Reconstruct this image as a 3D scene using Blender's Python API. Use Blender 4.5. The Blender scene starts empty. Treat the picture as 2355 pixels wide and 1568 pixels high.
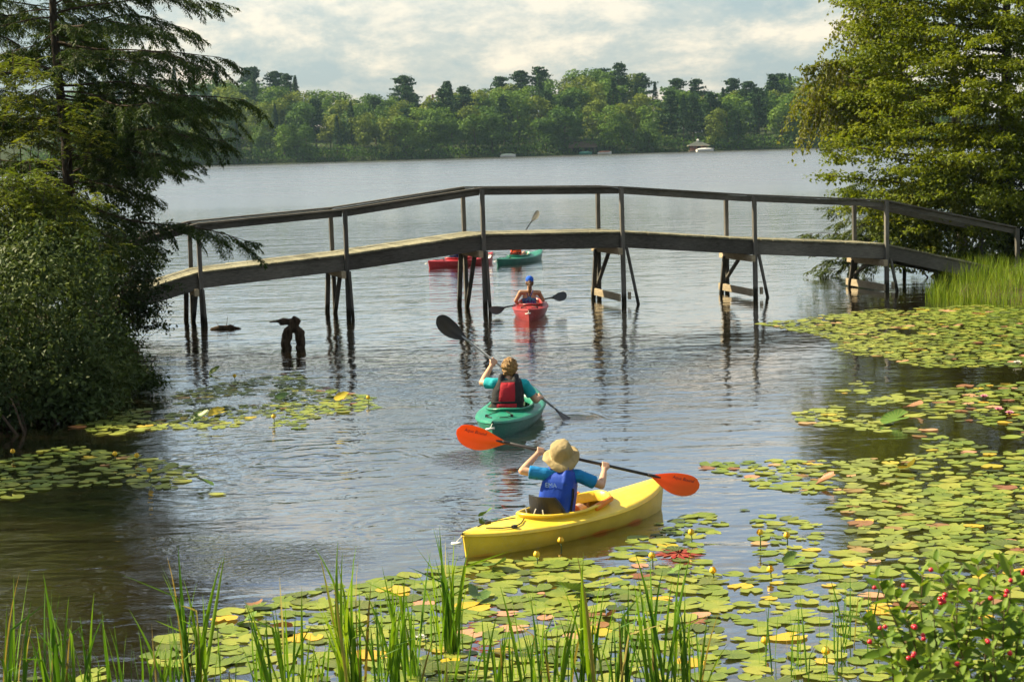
import bpy, bmesh, math, random
import numpy as np
from mathutils import Vector, Matrix, Quaternion

random.seed(7)
np.random.seed(7)
RNG = np.random.default_rng(11)
PI = math.pi
scene = bpy.context.scene
COL = scene.collection

# ------------------------------------------------------------------ camera
CAM_H = 3.6
FPX = 4500.0                     # focal length in pixels of a 2355 px wide frame
PITCH = math.atan(454.0 / FPX)
ROLL = math.radians(1.65)
FWD = Vector((0, math.cos(PITCH), -math.sin(PITCH)))
_r0 = Vector((1, 0, 0))
_u0 = Vector((0, math.sin(PITCH), math.cos(PITCH)))
RIGHT = _r0 * math.cos(ROLL) - _u0 * math.sin(ROLL)
UP = _r0 * math.sin(ROLL) + _u0 * math.cos(ROLL)
EYE = Vector((0, 0, CAM_H))
cd = bpy.data.cameras.new('camera')
cam = bpy.data.objects.new('camera', cd)
COL.objects.link(cam)
m = Matrix((RIGHT, UP, -FWD)).transposed().to_4x4()
m.translation = EYE
cam.matrix_world = m
cd.sensor_width = 36.0
cd.lens = FPX / 2355.0 * 36.0
cd.clip_start = 0.1
cd.clip_end = 5000
cd.dof.use_dof = True
cd.dof.focus_distance = 20.0
cd.dof.aperture_fstop = 8.0
scene.camera = cam

# ------------------------------------------------------------------ light
SUN_DIR = Vector((-0.86, 0.24, 0.74)).normalized()      # towards the sun
sd = bpy.data.lights.new('sun', 'SUN')
sd.energy = 5.0
sd.angle = math.radians(0.6)
sd.color = (1.0, 0.85, 0.56)
sun = bpy.data.objects.new('sun', sd)
COL.objects.link(sun)
sun.rotation_euler = SUN_DIR.to_track_quat('Z', 'Y').to_euler()
sun.location = (-30, 20, 40)

world = bpy.data.worlds.new('World')
scene.world = world
world.use_nodes = True
wt = world.node_tree
wt.nodes.clear()
def N(t, kind, **kw):
    n = t.nodes.new(kind)
    for k, v in kw.items():
        setattr(n, k, v)
    return n
wo = N(wt, 'ShaderNodeOutputWorld')
bg = N(wt, 'ShaderNodeBackground')
bg.inputs['Strength'].default_value = 0.068
sky = N(wt, 'ShaderNodeTexSky', sky_type='NISHITA', sun_disc=False)
sky.sun_elevation = math.asin(SUN_DIR.z)
sky.sun_rotation = math.atan2(SUN_DIR.x, SUN_DIR.y)
sky.air_density = 1.0
sky.dust_density = 1.3
sky.ozone_density = 1.2
tc = N(wt, 'ShaderNodeTexCoord')
mp = N(wt, 'ShaderNodeMapping')
mp.inputs['Scale'].default_value = (1.0, 1.0, 2.3)
mp.inputs['Location'].default_value = (0.55, 0.2, 0.13)
wt.links.new(tc.outputs['Generated'], mp.inputs['Vector'])
n1 = N(wt, 'ShaderNodeTexNoise')
n1.inputs['Scale'].default_value = 6.5
n1.inputs['Detail'].default_value = 9
n1.inputs['Roughness'].default_value = 0.56
n1.inputs['Distortion'].default_value = 0.15
wt.links.new(mp.outputs['Vector'], n1.inputs['Vector'])
# cloud cover
cr = N(wt, 'ShaderNodeValToRGB')
cr.color_ramp.elements[0].position = 0.38
cr.color_ramp.elements[0].color = (0.10, 0.10, 0.10, 1)
cr.color_ramp.elements[1].position = 0.60
cr.color_ramp.elements[1].color = (1, 1, 1, 1)
wt.links.new(n1.outputs['Fac'], cr.inputs['Fac'])
# tone inside the cloud: cream tops, blue grey bellies
n2 = N(wt, 'ShaderNodeTexNoise')
n2.inputs['Scale'].default_value = 11.0
n2.inputs['Detail'].default_value = 8
n2.inputs['Roughness'].default_value = 0.66
n2.inputs['Distortion'].default_value = 0.15
wt.links.new(mp.outputs['Vector'], n2.inputs['Vector'])
cr2 = N(wt, 'ShaderNodeValToRGB')
e = cr2.color_ramp.elements
e[0].position = 0.42
e[0].color = (2.35, 2.95, 3.15, 1)
e[1].position = 0.61
e[1].color = (6.9, 5.9, 4.6, 1)
k = e.new(0.50)
k.color = (3.6, 3.75, 3.5, 1)
wt.links.new(n2.outputs['Fac'], cr2.inputs['Fac'])
# a low bright bank of cloud along the horizon
sx = N(wt, 'ShaderNodeSeparateXYZ')
wt.links.new(tc.outputs['Generated'], sx.inputs['Vector'])
skm = N(wt, 'ShaderNodeMixRGB', blend_type='MULTIPLY')
skm.inputs['Fac'].default_value = 1.0
skm.inputs['Color2'].default_value = (0.95, 0.97, 0.97, 1)
wt.links.new(sky.outputs['Color'], skm.inputs['Color1'])
mx = N(wt, 'ShaderNodeMixRGB')
# clouds overlap towards the horizon and open up higher in the sky
lay = N(wt, 'ShaderNodeMapRange'); lay.interpolation_type = 'SMOOTHSTEP'
lay.inputs['From Min'].default_value = 0.05; lay.inputs['From Max'].default_value = 0.17
lay.inputs['To Min'].default_value = 0.75; lay.inputs['To Max'].default_value = 0.0
wt.links.new(sx.outputs['Z'], lay.inputs['Value'])
cov = N(wt, 'ShaderNodeMath', operation='MAXIMUM')
wt.links.new(lay.outputs[0], cov.inputs[0])
wt.links.new(cr.outputs['Color'], cov.inputs[1])
wt.links.new(cov.outputs[0], mx.inputs['Fac'])
wt.links.new(skm.outputs['Color'], mx.inputs['Color1'])
wt.links.new(cr2.outputs['Color'], mx.inputs['Color2'])
wt.links.new(mx.outputs['Color'], bg.inputs['Color'])
wt.links.new(bg.outputs['Background'], wo.inputs['Surface'])

scene.view_settings.view_transform = 'Standard'
scene.view_settings.look = 'None'
scene.view_settings.gamma = 1.0
scene.view_settings.exposure = 1.36
scene.view_settings.use_curve_mapping = False
scene.render.engine = 'CYCLES'
cy = scene.cycles
cy.use_denoising = True
cy.use_adaptive_sampling = True
cy.adaptive_threshold = 0.02
cy.max_bounces = 5
cy.diffuse_bounces = 2
cy.glossy_bounces = 4
cy.transmission_bounces = 4
cy.transparent_max_bounces = 8
cy.volume_bounces = 0
cy.sample_clamp_indirect = 6.0
cy.sample_clamp_direct = 0.0
cy.caustics_reflective = False
cy.caustics_refractive = False

# ------------------------------------------------------------------ picture -> place
def ray(px, py):
    return (FWD + RIGHT * ((px - 1177.5) / FPX) + UP * ((784.0 - py) / FPX))
def W(px, py, z=0.0):
    """the point of the level plane z seen at (px, py)"""
    d = ray(px, py)
    t = (z - CAM_H) / d.z
    return EYE + d * t
def A(px, py, D):
    """the point at distance D (world y) seen at (px, py)"""
    d = ray(px, py)
    return EYE + d * (D / d.y)
def proj(p):
    v = Vector(p) - EYE
    zf = v.dot(FWD)
    return (1177.5 + FPX * v.dot(RIGHT) / zf, 784.0 - FPX * v.dot(UP) / zf, zf)

# ------------------------------------------------------------------ object helpers
def tag(o, label=None, cat=None, group=None, kind=None):
    if label: o['label'] = label
    if cat: o['category'] = cat
    if group: o['group'] = group
    if kind: o['kind'] = kind
    return o
def empty(name, loc=(0, 0, 0), rotz=0.0):
    o = bpy.data.objects.new(name, None)
    o.empty_display_size = 0.1
    o.location = loc
    o.rotation_euler = (0, 0, rotz)
    COL.objects.link(o)
    return o
def link(name, me, mats=None, parent=None, world_coords=False, smooth=False):
    o = bpy.data.objects.new(name, me)
    COL.objects.link(o)
    if mats is not None:
        if not isinstance(mats, (list, tuple)):
            mats = [mats]
        if len(me.materials) == 0:
            for mm in mats:
                me.materials.append(mm)
    if smooth:
        me.polygons.foreach_set('use_smooth', [True] * len(me.polygons))
    if parent is not None:
        o.parent = parent
        if world_coords:
            o.matrix_parent_inverse = parent.matrix_basis.inverted()
    return o
def mesh_py(name, v, f):
    me = bpy.data.meshes.new(name)
    me.from_pydata([tuple(x) for x in v], [], f)
    me.update()
    return me
def mesh_np(name, V, F):
    """V (n,3), F (m,k) arrays, all faces with k corners"""
    V = np.asarray(V, dtype=np.float32)
    F = np.asarray(F, dtype=np.int32)
    me = bpy.data.meshes.new(name)
    me.vertices.add(len(V))
    me.vertices.foreach_set('co', V.ravel())
    k = F.shape[1]
    me.loops.add(F.size)
    me.loops.foreach_set('vertex_index', F.ravel())
    me.polygons.add(len(F))
    me.polygons.foreach_set('loop_start', np.arange(0, F.size, k, dtype=np.int32))
    me.polygons.foreach_set('loop_total', np.full(len(F), k, dtype=np.int32))
    me.update(calc_edges=True)
    return me
class MB:
    """collects shapes of one part"""
    def __init__(s):
        s.v = []; s.f = []
    def add(s, v, f):
        n = len(s.v)
        s.v += [Vector(x) for x in v]
        s.f += [tuple(i + n for i in q) for q in f]
    def box(s, c, size, M=None, jit=0.0):
        hx, hy, hz = size[0] / 2, size[1] / 2, size[2] / 2
        vs = [Vector((x * hx, y * hy, z * hz)) for x in (-1, 1) for y in (-1, 1) for z in (-1, 1)]
        if M is not None:
            vs = [M @ q for q in vs]
        c = Vector(c)
        vs = [c + q + Vector((random.uniform(-jit, jit), random.uniform(-jit, jit), random.uniform(-jit, jit))) for q in vs]
        s.add(vs, [(0, 1, 3, 2), (4, 6, 7, 5), (0, 4, 5, 1), (2, 3, 7, 6), (0, 2, 6, 4), (1, 5, 7, 3)])
    def beam(s, a, b, w, h, up=Vector((0, 0, 1)), bev=0.006):
        """bar from a to b, w wide (sideways) and h high, with chamfered long edges"""
        a = Vector(a); b = Vector(b)
        d = (b - a).normalized()
        sd_ = d.cross(up)
        if sd_.length < 1e-4:
            sd_ = d.cross(Vector((1, 0, 0)))
        sd_.normalize()
        u = sd_.cross(d).normalized()
        x, y = w / 2, h / 2
        q = min(bev, x * 0.4, y * 0.4)
        sec = [(-x + q, -y), (x - q, -y), (x, -y + q), (x, y - q), (x - q, y), (-x + q, y), (-x, y - q), (-x, -y + q)]
        vs = [p + sd_ * i + u * j for p in (a, b) for i, j in sec]
        fs = [(i, (i + 1) % 8, 8 + (i + 1) % 8, 8 + i) for i in range(8)]
        fs += [tuple(range(7, -1, -1)), tuple(range(8, 16))]
        s.add(vs, fs)
    def tube(s, pts, radii, n=8, caps=True):
        pts = [Vector(p) for p in pts]
        if not isinstance(radii, (list, tuple)):
            radii = [radii] * len(pts)
        vs = []; fs = []
        ref = None
        for i, p in enumerate(pts):
            if i == 0: d = pts[1] - pts[0]
            elif i == len(pts) - 1: d = pts[-1] - pts[-2]
            else: d = pts[i + 1] - pts[i - 1]
            d.normalize()
            if ref is None:
                ref = d.orthogonal().normalized()
            else:
                ref = (ref - d * ref.dot(d))
                if ref.length < 1e-5: ref = d.orthogonal()
                ref.normalize()
            b = d.cross(ref)
            for k in range(n):
                a = 2 * PI * k / n
                vs.append(p + (ref * math.cos(a) + b * math.sin(a)) * radii[i])
        for i in range(len(pts) - 1):
            for k in range(n):
                k2 = (k + 1) % n
                fs.append((i * n + k, i * n + k2, (i + 1) * n + k2, (i + 1) * n + k))
        if caps:
            fs.append(tuple(range(n - 1, -1, -1)))
            fs.append(tuple((len(pts) - 1) * n + k for k in range(n)))
        s.add(vs, fs)
    def capsule(s, a, b, ra, rb, n=12):
        a = Vector(a); b = Vector(b)
        d = (b - a)
        if d.length < 1e-6:
            d = Vector((0, 0, 1e-4)); b = a + d
        d.normalize()
        pts = []; rr = []
        for q in (-80, -50, -20):
            q = math.radians(q)
            pts.append(a + d * (ra * math.sin(q))); rr.append(ra * math.cos(q))
        pts.append(a); rr.append(ra)
        pts.append(b); rr.append(rb)
        for q in (20, 50, 80):
            q = math.radians(q)
            pts.append(b + d * (rb * math.sin(q))); rr.append(rb * math.cos(q))
        s.tube(pts, rr, n)
    def ball(s, c, r, M=None, nu=16, nv=10):
        if not isinstance(r, (list, tuple)): r = (r, r, r)
        c = Vector(c)
        vs = []; fs = []
        for j in range(1, nv):
            th = PI * j / nv
            for i in range(nu):
                ph = 2 * PI * i / nu
                vs.append(Vector((r[0] * math.sin(th) * math.cos(ph), r[1] * math.sin(th) * math.sin(ph), r[2] * math.cos(th))))
        vs.append(Vector((0, 0, r[2]))); vs.append(Vector((0, 0, -r[2])))
        for j in range(nv - 2):
            for i in range(nu):
                i2 = (i + 1) % nu
                fs.append((j * nu + i, (j + 1) * nu + i, (j + 1) * nu + i2, j * nu + i2))
        T = len(vs) - 2
        for i in range(nu):
            i2 = (i + 1) % nu
            fs.append((T, i, i2))
            fs.append((T + 1, (nv - 2) * nu + i2, (nv - 2) * nu + i))
        if M is not None: vs = [M @ q for q in vs]
        s.add([c + q for q in vs], fs)
    def grid(s, rows, close_u=False):
        n = len(rows[0])
        vs = [p for r in rows for p in r]
        fs = []
        for i in range(len(rows) - 1):
            for k in range(n if close_u else n - 1):
                k2 = (k + 1) % n
                fs.append((i * n + k, i * n + k2, (i + 1) * n + k2, (i + 1) * n + k))
        s.add(vs, fs)
    def mesh(s, name='m'):
        return mesh_py(name, s.v, s.f)
    def build(s, name, mat, parent=None, wc=False, smooth=False):
        return link(name, s.mesh(name), mat, parent, wc, smooth)
def remeshed(mb, voxel, smooth_it=3, disp=None, name='r'):
    """one continuous surface from overlapping closed shapes"""
    me = mb.mesh(name)
    o = bpy.data.objects.new('tmp', me)
    COL.objects.link(o)
    md = o.modifiers.new('r', 'REMESH')
    md.mode = 'VOXEL'
    md.voxel_size = voxel
    md.use_smooth_shade = True
    if smooth_it:
        sm = o.modifiers.new('s', 'SMOOTH')
        sm.iterations = smooth_it
        sm.factor = 0.5
    dg = bpy.context.evaluated_depsgraph_get()
    dg.update()
    out = bpy.data.meshes.new_from_object(o.evaluated_get(dg))
    bpy.data.objects.remove(o)
    if disp:
        for v in out.vertices:
            v.co = disp(v.co.copy(), v.normal.copy())
        out.update()
    out.polygons.foreach_set('use_smooth', [True] * len(out.polygons))
    return out
def setloc(o, p):
    """move the origin of a mesh object (and of nothing else) to p"""
    p = Vector(p)
    o.data.transform(Matrix.Translation(-p))
    o.location = p
    return o

# ------------------------------------------------------------------ materials
def newmat(name):
    mm = bpy.data.materials.new(name)
    mm.use_nodes = True
    t = mm.node_tree
    t.nodes.clear()
    out = N(t, 'ShaderNodeOutputMaterial')
    return mm, t, out
def ramp(t, fac, stops):
    r = N(t, 'ShaderNodeValToRGB')
    els = r.color_ramp.elements
    els[0].position = stops[0][0]; els[0].color = (*stops[0][1], 1)
    els[1].position = stops[-1][0]; els[1].color = (*stops[-1][1], 1)
    for p, c in stops[1:-1]:
        q = els.new(p); q.color = (*c, 1)
    t.links.new(fac, r.inputs['Fac'])
    return r.outputs['Color']
def noise(t, scale, detail=4, rough=0.5, vec=None, dist=0.0, mapscale=None):
    n = N(t, 'ShaderNodeTexNoise')
    n.inputs['Scale'].default_value = scale
    n.inputs['Detail'].default_value = detail
    n.inputs['Roughness'].default_value = rough
    n.inputs['Distortion'].default_value = dist
    if vec is None:
        c = N(t, 'ShaderNodeTexCoord')
        vec = c.outputs['Object']
    if mapscale is not None:
        mpn = N(t, 'ShaderNodeMapping')
        mpn.inputs['Scale'].default_value = mapscale
        t.links.new(vec, mpn.inputs['Vector'])
        vec = mpn.outputs['Vector']
    t.links.new(vec, n.inputs['Vector'])
    return n.outputs['Fac']
def bump(t, h, dist, strength=1.0, normal=None):
    b = N(t, 'ShaderNodeBump')
    b.inputs['Distance'].default_value = dist
    b.inputs['Strength'].default_value = strength
    t.links.new(h, b.inputs['Height'])
    if normal is not None: t.links.new(normal, b.inputs['Normal'])
    return b.outputs['Normal']
def math_(t, op, a, b=None, clamp=False):
    n = N(t, 'ShaderNodeMath', operation=op)
    n.use_clamp = clamp
    for i, v in enumerate((a, b)):
        if v is None: continue
        if isinstance(v, (int, float)): n.inputs[i].default_value = v
        else: t.links.new(v, n.inputs[i])
    return n.outputs[0]
def mixc(t, fac, a, b, mode='MIX'):
    n = N(t, 'ShaderNodeMixRGB', blend_type=mode)
    for s_, v in (('Fac', fac), ('Color1', a), ('Color2', b)):
        if isinstance(v, (int, float)): n.inputs[s_].default_value = v
        elif isinstance(v, tuple): n.inputs[s_].default_value = (*v, 1)
        else: t.links.new(v, n.inputs[s_])
    return n.outputs['Color']
def principled(t, out, color, rough=0.5, spec=0.5, normal=None, **kw):
    p = N(t, 'ShaderNodeBsdfPrincipled')
    if isinstance(color, tuple): p.inputs['Base Color'].default_value = (*color, 1)
    else: t.links.new(color, p.inputs['Base Color'])
    if isinstance(rough, (int, float)): p.inputs['Roughness'].default_value = rough
    else: t.links.new(rough, p.inputs['Roughness'])
    p.inputs['Specular IOR Level'].default_value = spec
    if normal is not None: t.links.new(normal, p.inputs['Normal'])
    for k, v in kw.items():
        p.inputs[k].default_value = v
    if out is not None: t.links.new(p.outputs[0], out.inputs['Surface'])
    return p
def leafmat(name, stops, transl=0.35, rough=0.5, spec=0.3, tint=(1.25, 1.2, 0.55), patch=None, objvar=0.0):
    """foliage: colour by leaf, light passing through"""
    mm, t, out = newmat(name)
    g = N(t, 'ShaderNodeNewGeometry')
    fac = g.outputs['Random Per Island']
    if patch:
        nz = noise(t, patch, 3, 0.5, vec=g.outputs['Position'])
        fac = math_(t, 'ADD', math_(t, 'MULTIPLY', fac, 0.5), math_(t, 'SUBTRACT', math_(t, 'MULTIPLY', nz, 1.5), 0.5), True)
    if objvar:
        oi = N(t, 'ShaderNodeObjectInfo')
        fac = math_(t, 'ADD', math_(t, 'MULTIPLY', fac, 1 - objvar), math_(t, 'MULTIPLY', oi.outputs['Random'], objvar), True)
    c = ramp(t, fac, stops)
    p = principled(t, None, c, max(rough, 0.55), spec * 0.45)
    tr = N(t, 'ShaderNodeBsdfTranslucent')
    t.links.new(mixc(t, 1.0, c, tint, 'MULTIPLY'), tr.inputs['Color'])
    ms = N(t, 'ShaderNodeMixShader')
    ms.inputs['Fac'].default_value = transl
    t.links.new(p.outputs[0], ms.inputs[1])
    t.links.new(tr.outputs[0], ms.inputs[2])
    t.links.new(ms.outputs[0], out.inputs['Surface'])
    return mm
def plain(name, color, rough=0.5, spec=0.5, var=0.12, scale=14.0, bumpd=0.0, bscale=60.0, **kw):
    mm, t, out = newmat(name)
    n_ = noise(t, scale, 5, 0.6)
    dark = tuple(c * (1 - var) for c in color)
    lite = tuple(min(1, c * (1 + var)) for c in color)
    c = ramp(t, n_, [(0.3, dark), (0.7, lite)])
    nm = None
    if bumpd:
        nm = bump(t, noise(t, bscale, 3, 0.6), bumpd)
    principled(t, out, c, rough, spec, nm, **kw)
    return mm
def woodmat(name, a, b, c3, along=(1.2, 14, 14), stain=1.0):
    mm, t, out = newmat(name)
    tcn = N(t, 'ShaderNodeTexCoord')
    g = noise(t, 3.0, 7, 0.62, vec=tcn.outputs['Object'], mapscale=along, dist=0.4)
    big = noise(t, 0.9, 3, 0.5, vec=tcn.outputs['Object'])
    ob = N(t, 'ShaderNodeObjectInfo')
    f = math_(t, 'ADD', math_(t, 'MULTIPLY', g, 0.75), math_(t, 'MULTIPLY', math_(t, 'SUBTRACT', ob.outputs['Random'], 0.5), 0.24), True)
    f = math_(t, 'ADD', f, math_(t, 'MULTIPLY', math_(t, 'SUBTRACT', big, 0.5), 0.6), True)
    col = ramp(t, f, [(0.15, a), (0.40, b), (0.68, c3)])
    gp = N(t, 'ShaderNodeNewGeometry'); spz = N(t, 'ShaderNodeSeparateXYZ'); t.links.new(gp.outputs['Position'], spz.inputs['Vector'])
    wet = math_(t, 'MULTIPLY', math_(t, 'SUBTRACT', math_(t, 'ADD', 0.16, math_(t, 'MULTIPLY', noise(t, 6.0, 3, 0.6, vec=gp.outputs['Position']), 0.22)), spz.outputs['Z']), 9.0, True)
    wet = math_(t, 'MULTIPLY', wet, stain)
    col = mixc(t, wet, col, (0.022, 0.020, 0.012))
    principled(t, out, col, 0.82, 0.25, bump(t, g, 0.006))
    return mm
def barkmat(name, a, b, scale=6):
    mm, t, out = newmat(name)
    g = noise(t, scale, 6, 0.65, mapscale=(4, 4, 0.8))
    principled(t, out, ramp(t, g, [(0.3, a), (0.7, b)]), 0.9, 0.2, bump(t, g, 0.02))
    return mm

# ================================================================== the setting
# ---- water
def watermat():
    mm, t, out = newmat('lake_water')
    g = N(t, 'ShaderNodeNewGeometry')
    pos = g.outputs['Position']
    sp = N(t, 'ShaderNodeSeparateXYZ')
    t.links.new(pos, sp.inputs['Vector'])
    # open lake is choppier than the cove; wind drifts over it in patches
    gust = noise(t, 0.055, 2, 0.5, vec=pos, mapscale=(0.5, 1.0, 1.0))
    far = N(t, 'ShaderNodeMapRange'); far.interpolation_type = 'SMOOTHSTEP'
    far.inputs['From Min'].default_value = 22; far.inputs['From Max'].default_value = 90
    far.inputs['To Min'].default_value = 0.30; far.inputs['To Max'].default_value = 0.80
    t.links.new(sp.outputs['Y'], far.inputs['Value'])
    calm = N(t, 'ShaderNodeMapRange'); calm.interpolation_type = 'SMOOTHSTEP'
    calm.inputs['From Min'].default_value = 1.2; calm.inputs['From Max'].default_value = 4.2
    calm.inputs['To Min'].default_value = 1.0; calm.inputs['To Max'].default_value = 0.45
    t.links.new(sp.outputs['X'], calm.inputs['Value'])
    amp = math_(t, 'MULTIPLY', far.outputs[0], math_(t, 'ADD', 0.55, math_(t, 'MULTIPLY', gust, 0.9)))
    amp = math_(t, 'MULTIPLY', amp, calm.outputs[0])
    # far off the wavelets are finer than a pixel: their slopes become roughness
    lod = N(t, 'ShaderNodeMapRange'); lod.interpolation_type = 'SMOOTHSTEP'
    lod.inputs['From Min'].default_value = 48; lod.inputs['From Max'].default_value = 190
    t.links.new(sp.outputs['Y'], lod.inputs['Value'])
    amp = math_(t, 'MULTIPLY', amp, math_(t, 'SUBTRACT', 1.0, math_(t, 'MULTIPLY', lod.outputs[0], 0.72)))
    streak = noise(t, 0.03, 4, 0.6, vec=pos, mapscale=(0.25, 1.6, 1.0))
    rgh = math_(t, 'ADD', 0.04, math_(t, 'MULTIPLY', lod.outputs[0], math_(t, 'ADD', 0.08, math_(t, 'MULTIPLY', streak, 0.30))))
    w1 = noise(t, 2.6, 2, 0.45, vec=pos, mapscale=(0.55, 1.0, 1.0), dist=0.3)
    w2 = noise(t, 7.5, 3, 0.5, vec=pos, mapscale=(0.6, 1.0, 1.0))
    w3 = noise(t, 0.7, 1, 0.4, vec=pos, mapscale=(0.5, 1.0, 1.0))
    h = math_(t, 'ADD', math_(t, 'MULTIPLY', w1, 0.062), math_(t, 'MULTIPLY', w2, 0.016))
    h = math_(t, 'ADD', h, math_(t, 'MULTIPLY', w3, 0.10))
    h = math_(t, 'MULTIPLY', h, amp)
    # rings spreading from the paddles and hulls
    for (cx, cy_, kf, a_, rad) in RINGS:
        d = N(t, 'ShaderNodeVectorMath', operation='DISTANCE')
        t.links.new(pos, d.inputs[0])
        d.inputs[1].default_value = (cx, cy_, 0)
        r_ = d.outputs['Value']
        wob = math_(t, 'MULTIPLY', noise(t, 1.3, 2, 0.5, vec=pos), 1.6)
        s_ = math_(t, 'SINE', math_(t, 'MULTIPLY', math_(t, 'ADD', r_, wob), kf))
        fall = N(t, 'ShaderNodeMapRange'); fall.interpolation_type = 'SMOOTHSTEP'
        fall.inputs['From Min'].default_value = 0.2; fall.inputs['From Max'].default_value = rad
        fall.inputs['To Min'].default_value = a_; fall.inputs['To Max'].default_value = 0.0
        t.links.new(r_, fall.inputs['Value'])
        h = math_(t, 'ADD', h, math_(t, 'MULTIPLY', s_, fall.outputs[0]))
    # churned water behind the paddle strokes
    for (cx, cy_, rad, a_) in CHURN:
        d = N(t, 'ShaderNodeVectorMath', operation='DISTANCE')
        t.links.new(pos, d.inputs[0])
        d.inputs[1].default_value = (cx, cy_, 0)
        fall = N(t, 'ShaderNodeMapRange'); fall.interpolation_type = 'SMOOTHSTEP'
        fall.inputs['From Min'].default_value = 0.0; fall.inputs['From Max'].default_value = rad
        fall.inputs['To Min'].default_value = a_; fall.inputs['To Max'].default_value = 0.0
        t.links.new(d.outputs['Value'], fall.inputs['Value'])
        h = math_(t, 'ADD', h, math_(t, 'MULTIPLY', noise(t, 9.0, 3, 0.6, vec=pos, dist=0.8), fall.outputs[0]))
    b = bump(t, h, 1.0)
    p_ = principled(t, out, ramp(t, noise(t, 0.35, 4, 0.6, vec=pos), [(0.3, (0.012, 0.0095, 0.0045)), (0.7, (0.020, 0.015, 0.006))]), rgh, 0.5, b, IOR=1.5, **{'Coat Weight': 1.0, 'Coat IOR': 2.8})
    t.links.new(rgh, p_.inputs['Coat Roughness'])
    t.links.new(b, p_.inputs['Coat Normal'])
    return mm
_a = W(900, 1130); _b = W(1180, 1050); _c = W(640, 1300); _d = W(1310, 962)
RINGS = [(W(720, 1060).x, W(720, 1060).y, 17.0, 0.0030, 4.2), (W(930, 990).x, W(930, 990).y, 40.0, 0.0016, 0.9),
         (_d.x, _d.y, 30.0, 0.003, 1.1), (W(1040, 1190).x, W(1040, 1190).y, 20.0, 0.0026, 2.2)]
CHURN = [(W(1130, 1055).x, W(1130, 1055).y, 0.9, 0.09), (W(640, 1290).x, W(640, 1290).y, 1.2, 0.05), (W(440, 1255).x, W(440, 1255).y, 0.9, 0.02),
         (W(1330, 962).x, W(1330, 962).y, 0.4, 0.09), (W(1500, 1315).x, W(1500, 1315).y, 0.5, 0.015)]
mb = MB()
xs = [-500, -60, -20, 20, 60, 500]; ys = [-40, 0, 20, 60, 150, 560]
mb.grid([[Vector((x, y, 0)) for x in xs] for y in ys])
tag(mb.build('water', watermat()), kind='structure')

# ---- banks
def terrain(name, x0, x1, y0, y1, nx, ny, fn, mat):
    X = np.linspace(x0, x1, nx); Y = np.linspace(y0, y1, ny)
    V = np.array([(x, y, fn(x, y)) for y in Y for x in X])
    i = np.arange(nx - 1)[None, :] + nx * np.arange(ny - 1)[:, None]
    F = np.stack([i, i + 1, i + nx + 1, i + nx], -1).reshape(-1, 4)
    o = link(name, mesh_np(name, V, F), mat, smooth=True)
    return tag(o, kind='structure')
def h1(x, y):
    return math.sin(x * 1.7 + 0.6 * math.sin(y * 1.1)) * math.cos(y * 1.3 + x * 0.4)
def soil(name, a, b, c):
    mm, t, out = newmat(name)
    g = N(t, 'ShaderNodeNewGeometry')
    n_ = noise(t, 1.7, 6, 0.65, vec=g.outputs['Position'])
    principled(t, out, ramp(t, n_, [(0.3, a), (0.5, b), (0.7, c)]), 0.95, 0.15, bump(t, noise(t, 9, 5, 0.7, vec=g.outputs['Position']), 0.05))
    return mm
M_SOIL = soil('bank_soil', (0.028, 0.020, 0.010), (0.05, 0.045, 0.016), (0.04, 0.065, 0.015))
M_FLOOR = soil('forest_floor', (0.018, 0.024, 0.010), (0.028, 0.040, 0.014), (0.035, 0.055, 0.016))
def sstep(a, b, v):
    q = max(0.0, min(1.0, (v - a) / (b - a)))
    return q * q * (3 - 2 * q)
# edges of land: left shoreline x as a function of y, right shoreline likewise
LS = [(-40, -40), (20, -16), (24, -9.0), (26.2, -6.6), (28, -5.6), (31, -5.8), (35, -6.6), (38.5, -7.4), (41, -8.2), (44, -10), (60, -20), (140, -90), (560, -420)]
RS = [(-40, 40), (24, 17), (34, 14), (38.5, 11.2), (40.5, 10.2), (43, 9.7), (45.5, 9.9), (48, 10.2), (51, 11), (58, 17), (140, 80), (560, 420)]
def lerp(tab, y):
    for (a, va), (b, vb) in zip(tab, tab[1:]):
        if y <= b:
            q = (y - a) / (b - a)
            return va + (vb - va) * max(0, min(1, q))
    return tab[-1][1]
def hl(x, y):
    d = lerp(LS, y) - x
    return -0.5 + 0.62 * sstep(-0.5, 0.35, d) + 0.55 * sstep(0, 3.5, d) + 1.6 * sstep(3, 25, d) + 0.06 * h1(x * 2, y * 2)
def hr(x, y):
    d = x - lerp(RS, y)
    return -0.5 + 0.60 * sstep(-0.5, 0.35, d) + 0.35 * sstep(0, 2.5, d) + 1.6 * sstep(3, 25, d) + 0.05 * h1(x * 2, y * 2)
terrain('bank_left', -45, -4.2, 16, 62, 110, 120, hl, M_SOIL)
terrain('bank_right', 7.5, 45, 20, 66, 100, 120, hr, M_SOIL)
def hn(x, y):
    return -0.45 + 2.4 * (1 - sstep(-1.0, 11.2, y + 0.25 * h1(x, 0))) + 0.04 * h1(x * 2, y * 2)
terrain('bank_near', -30, 30, -35, 12.4, 90, 90, hn, M_SOIL)

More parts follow.
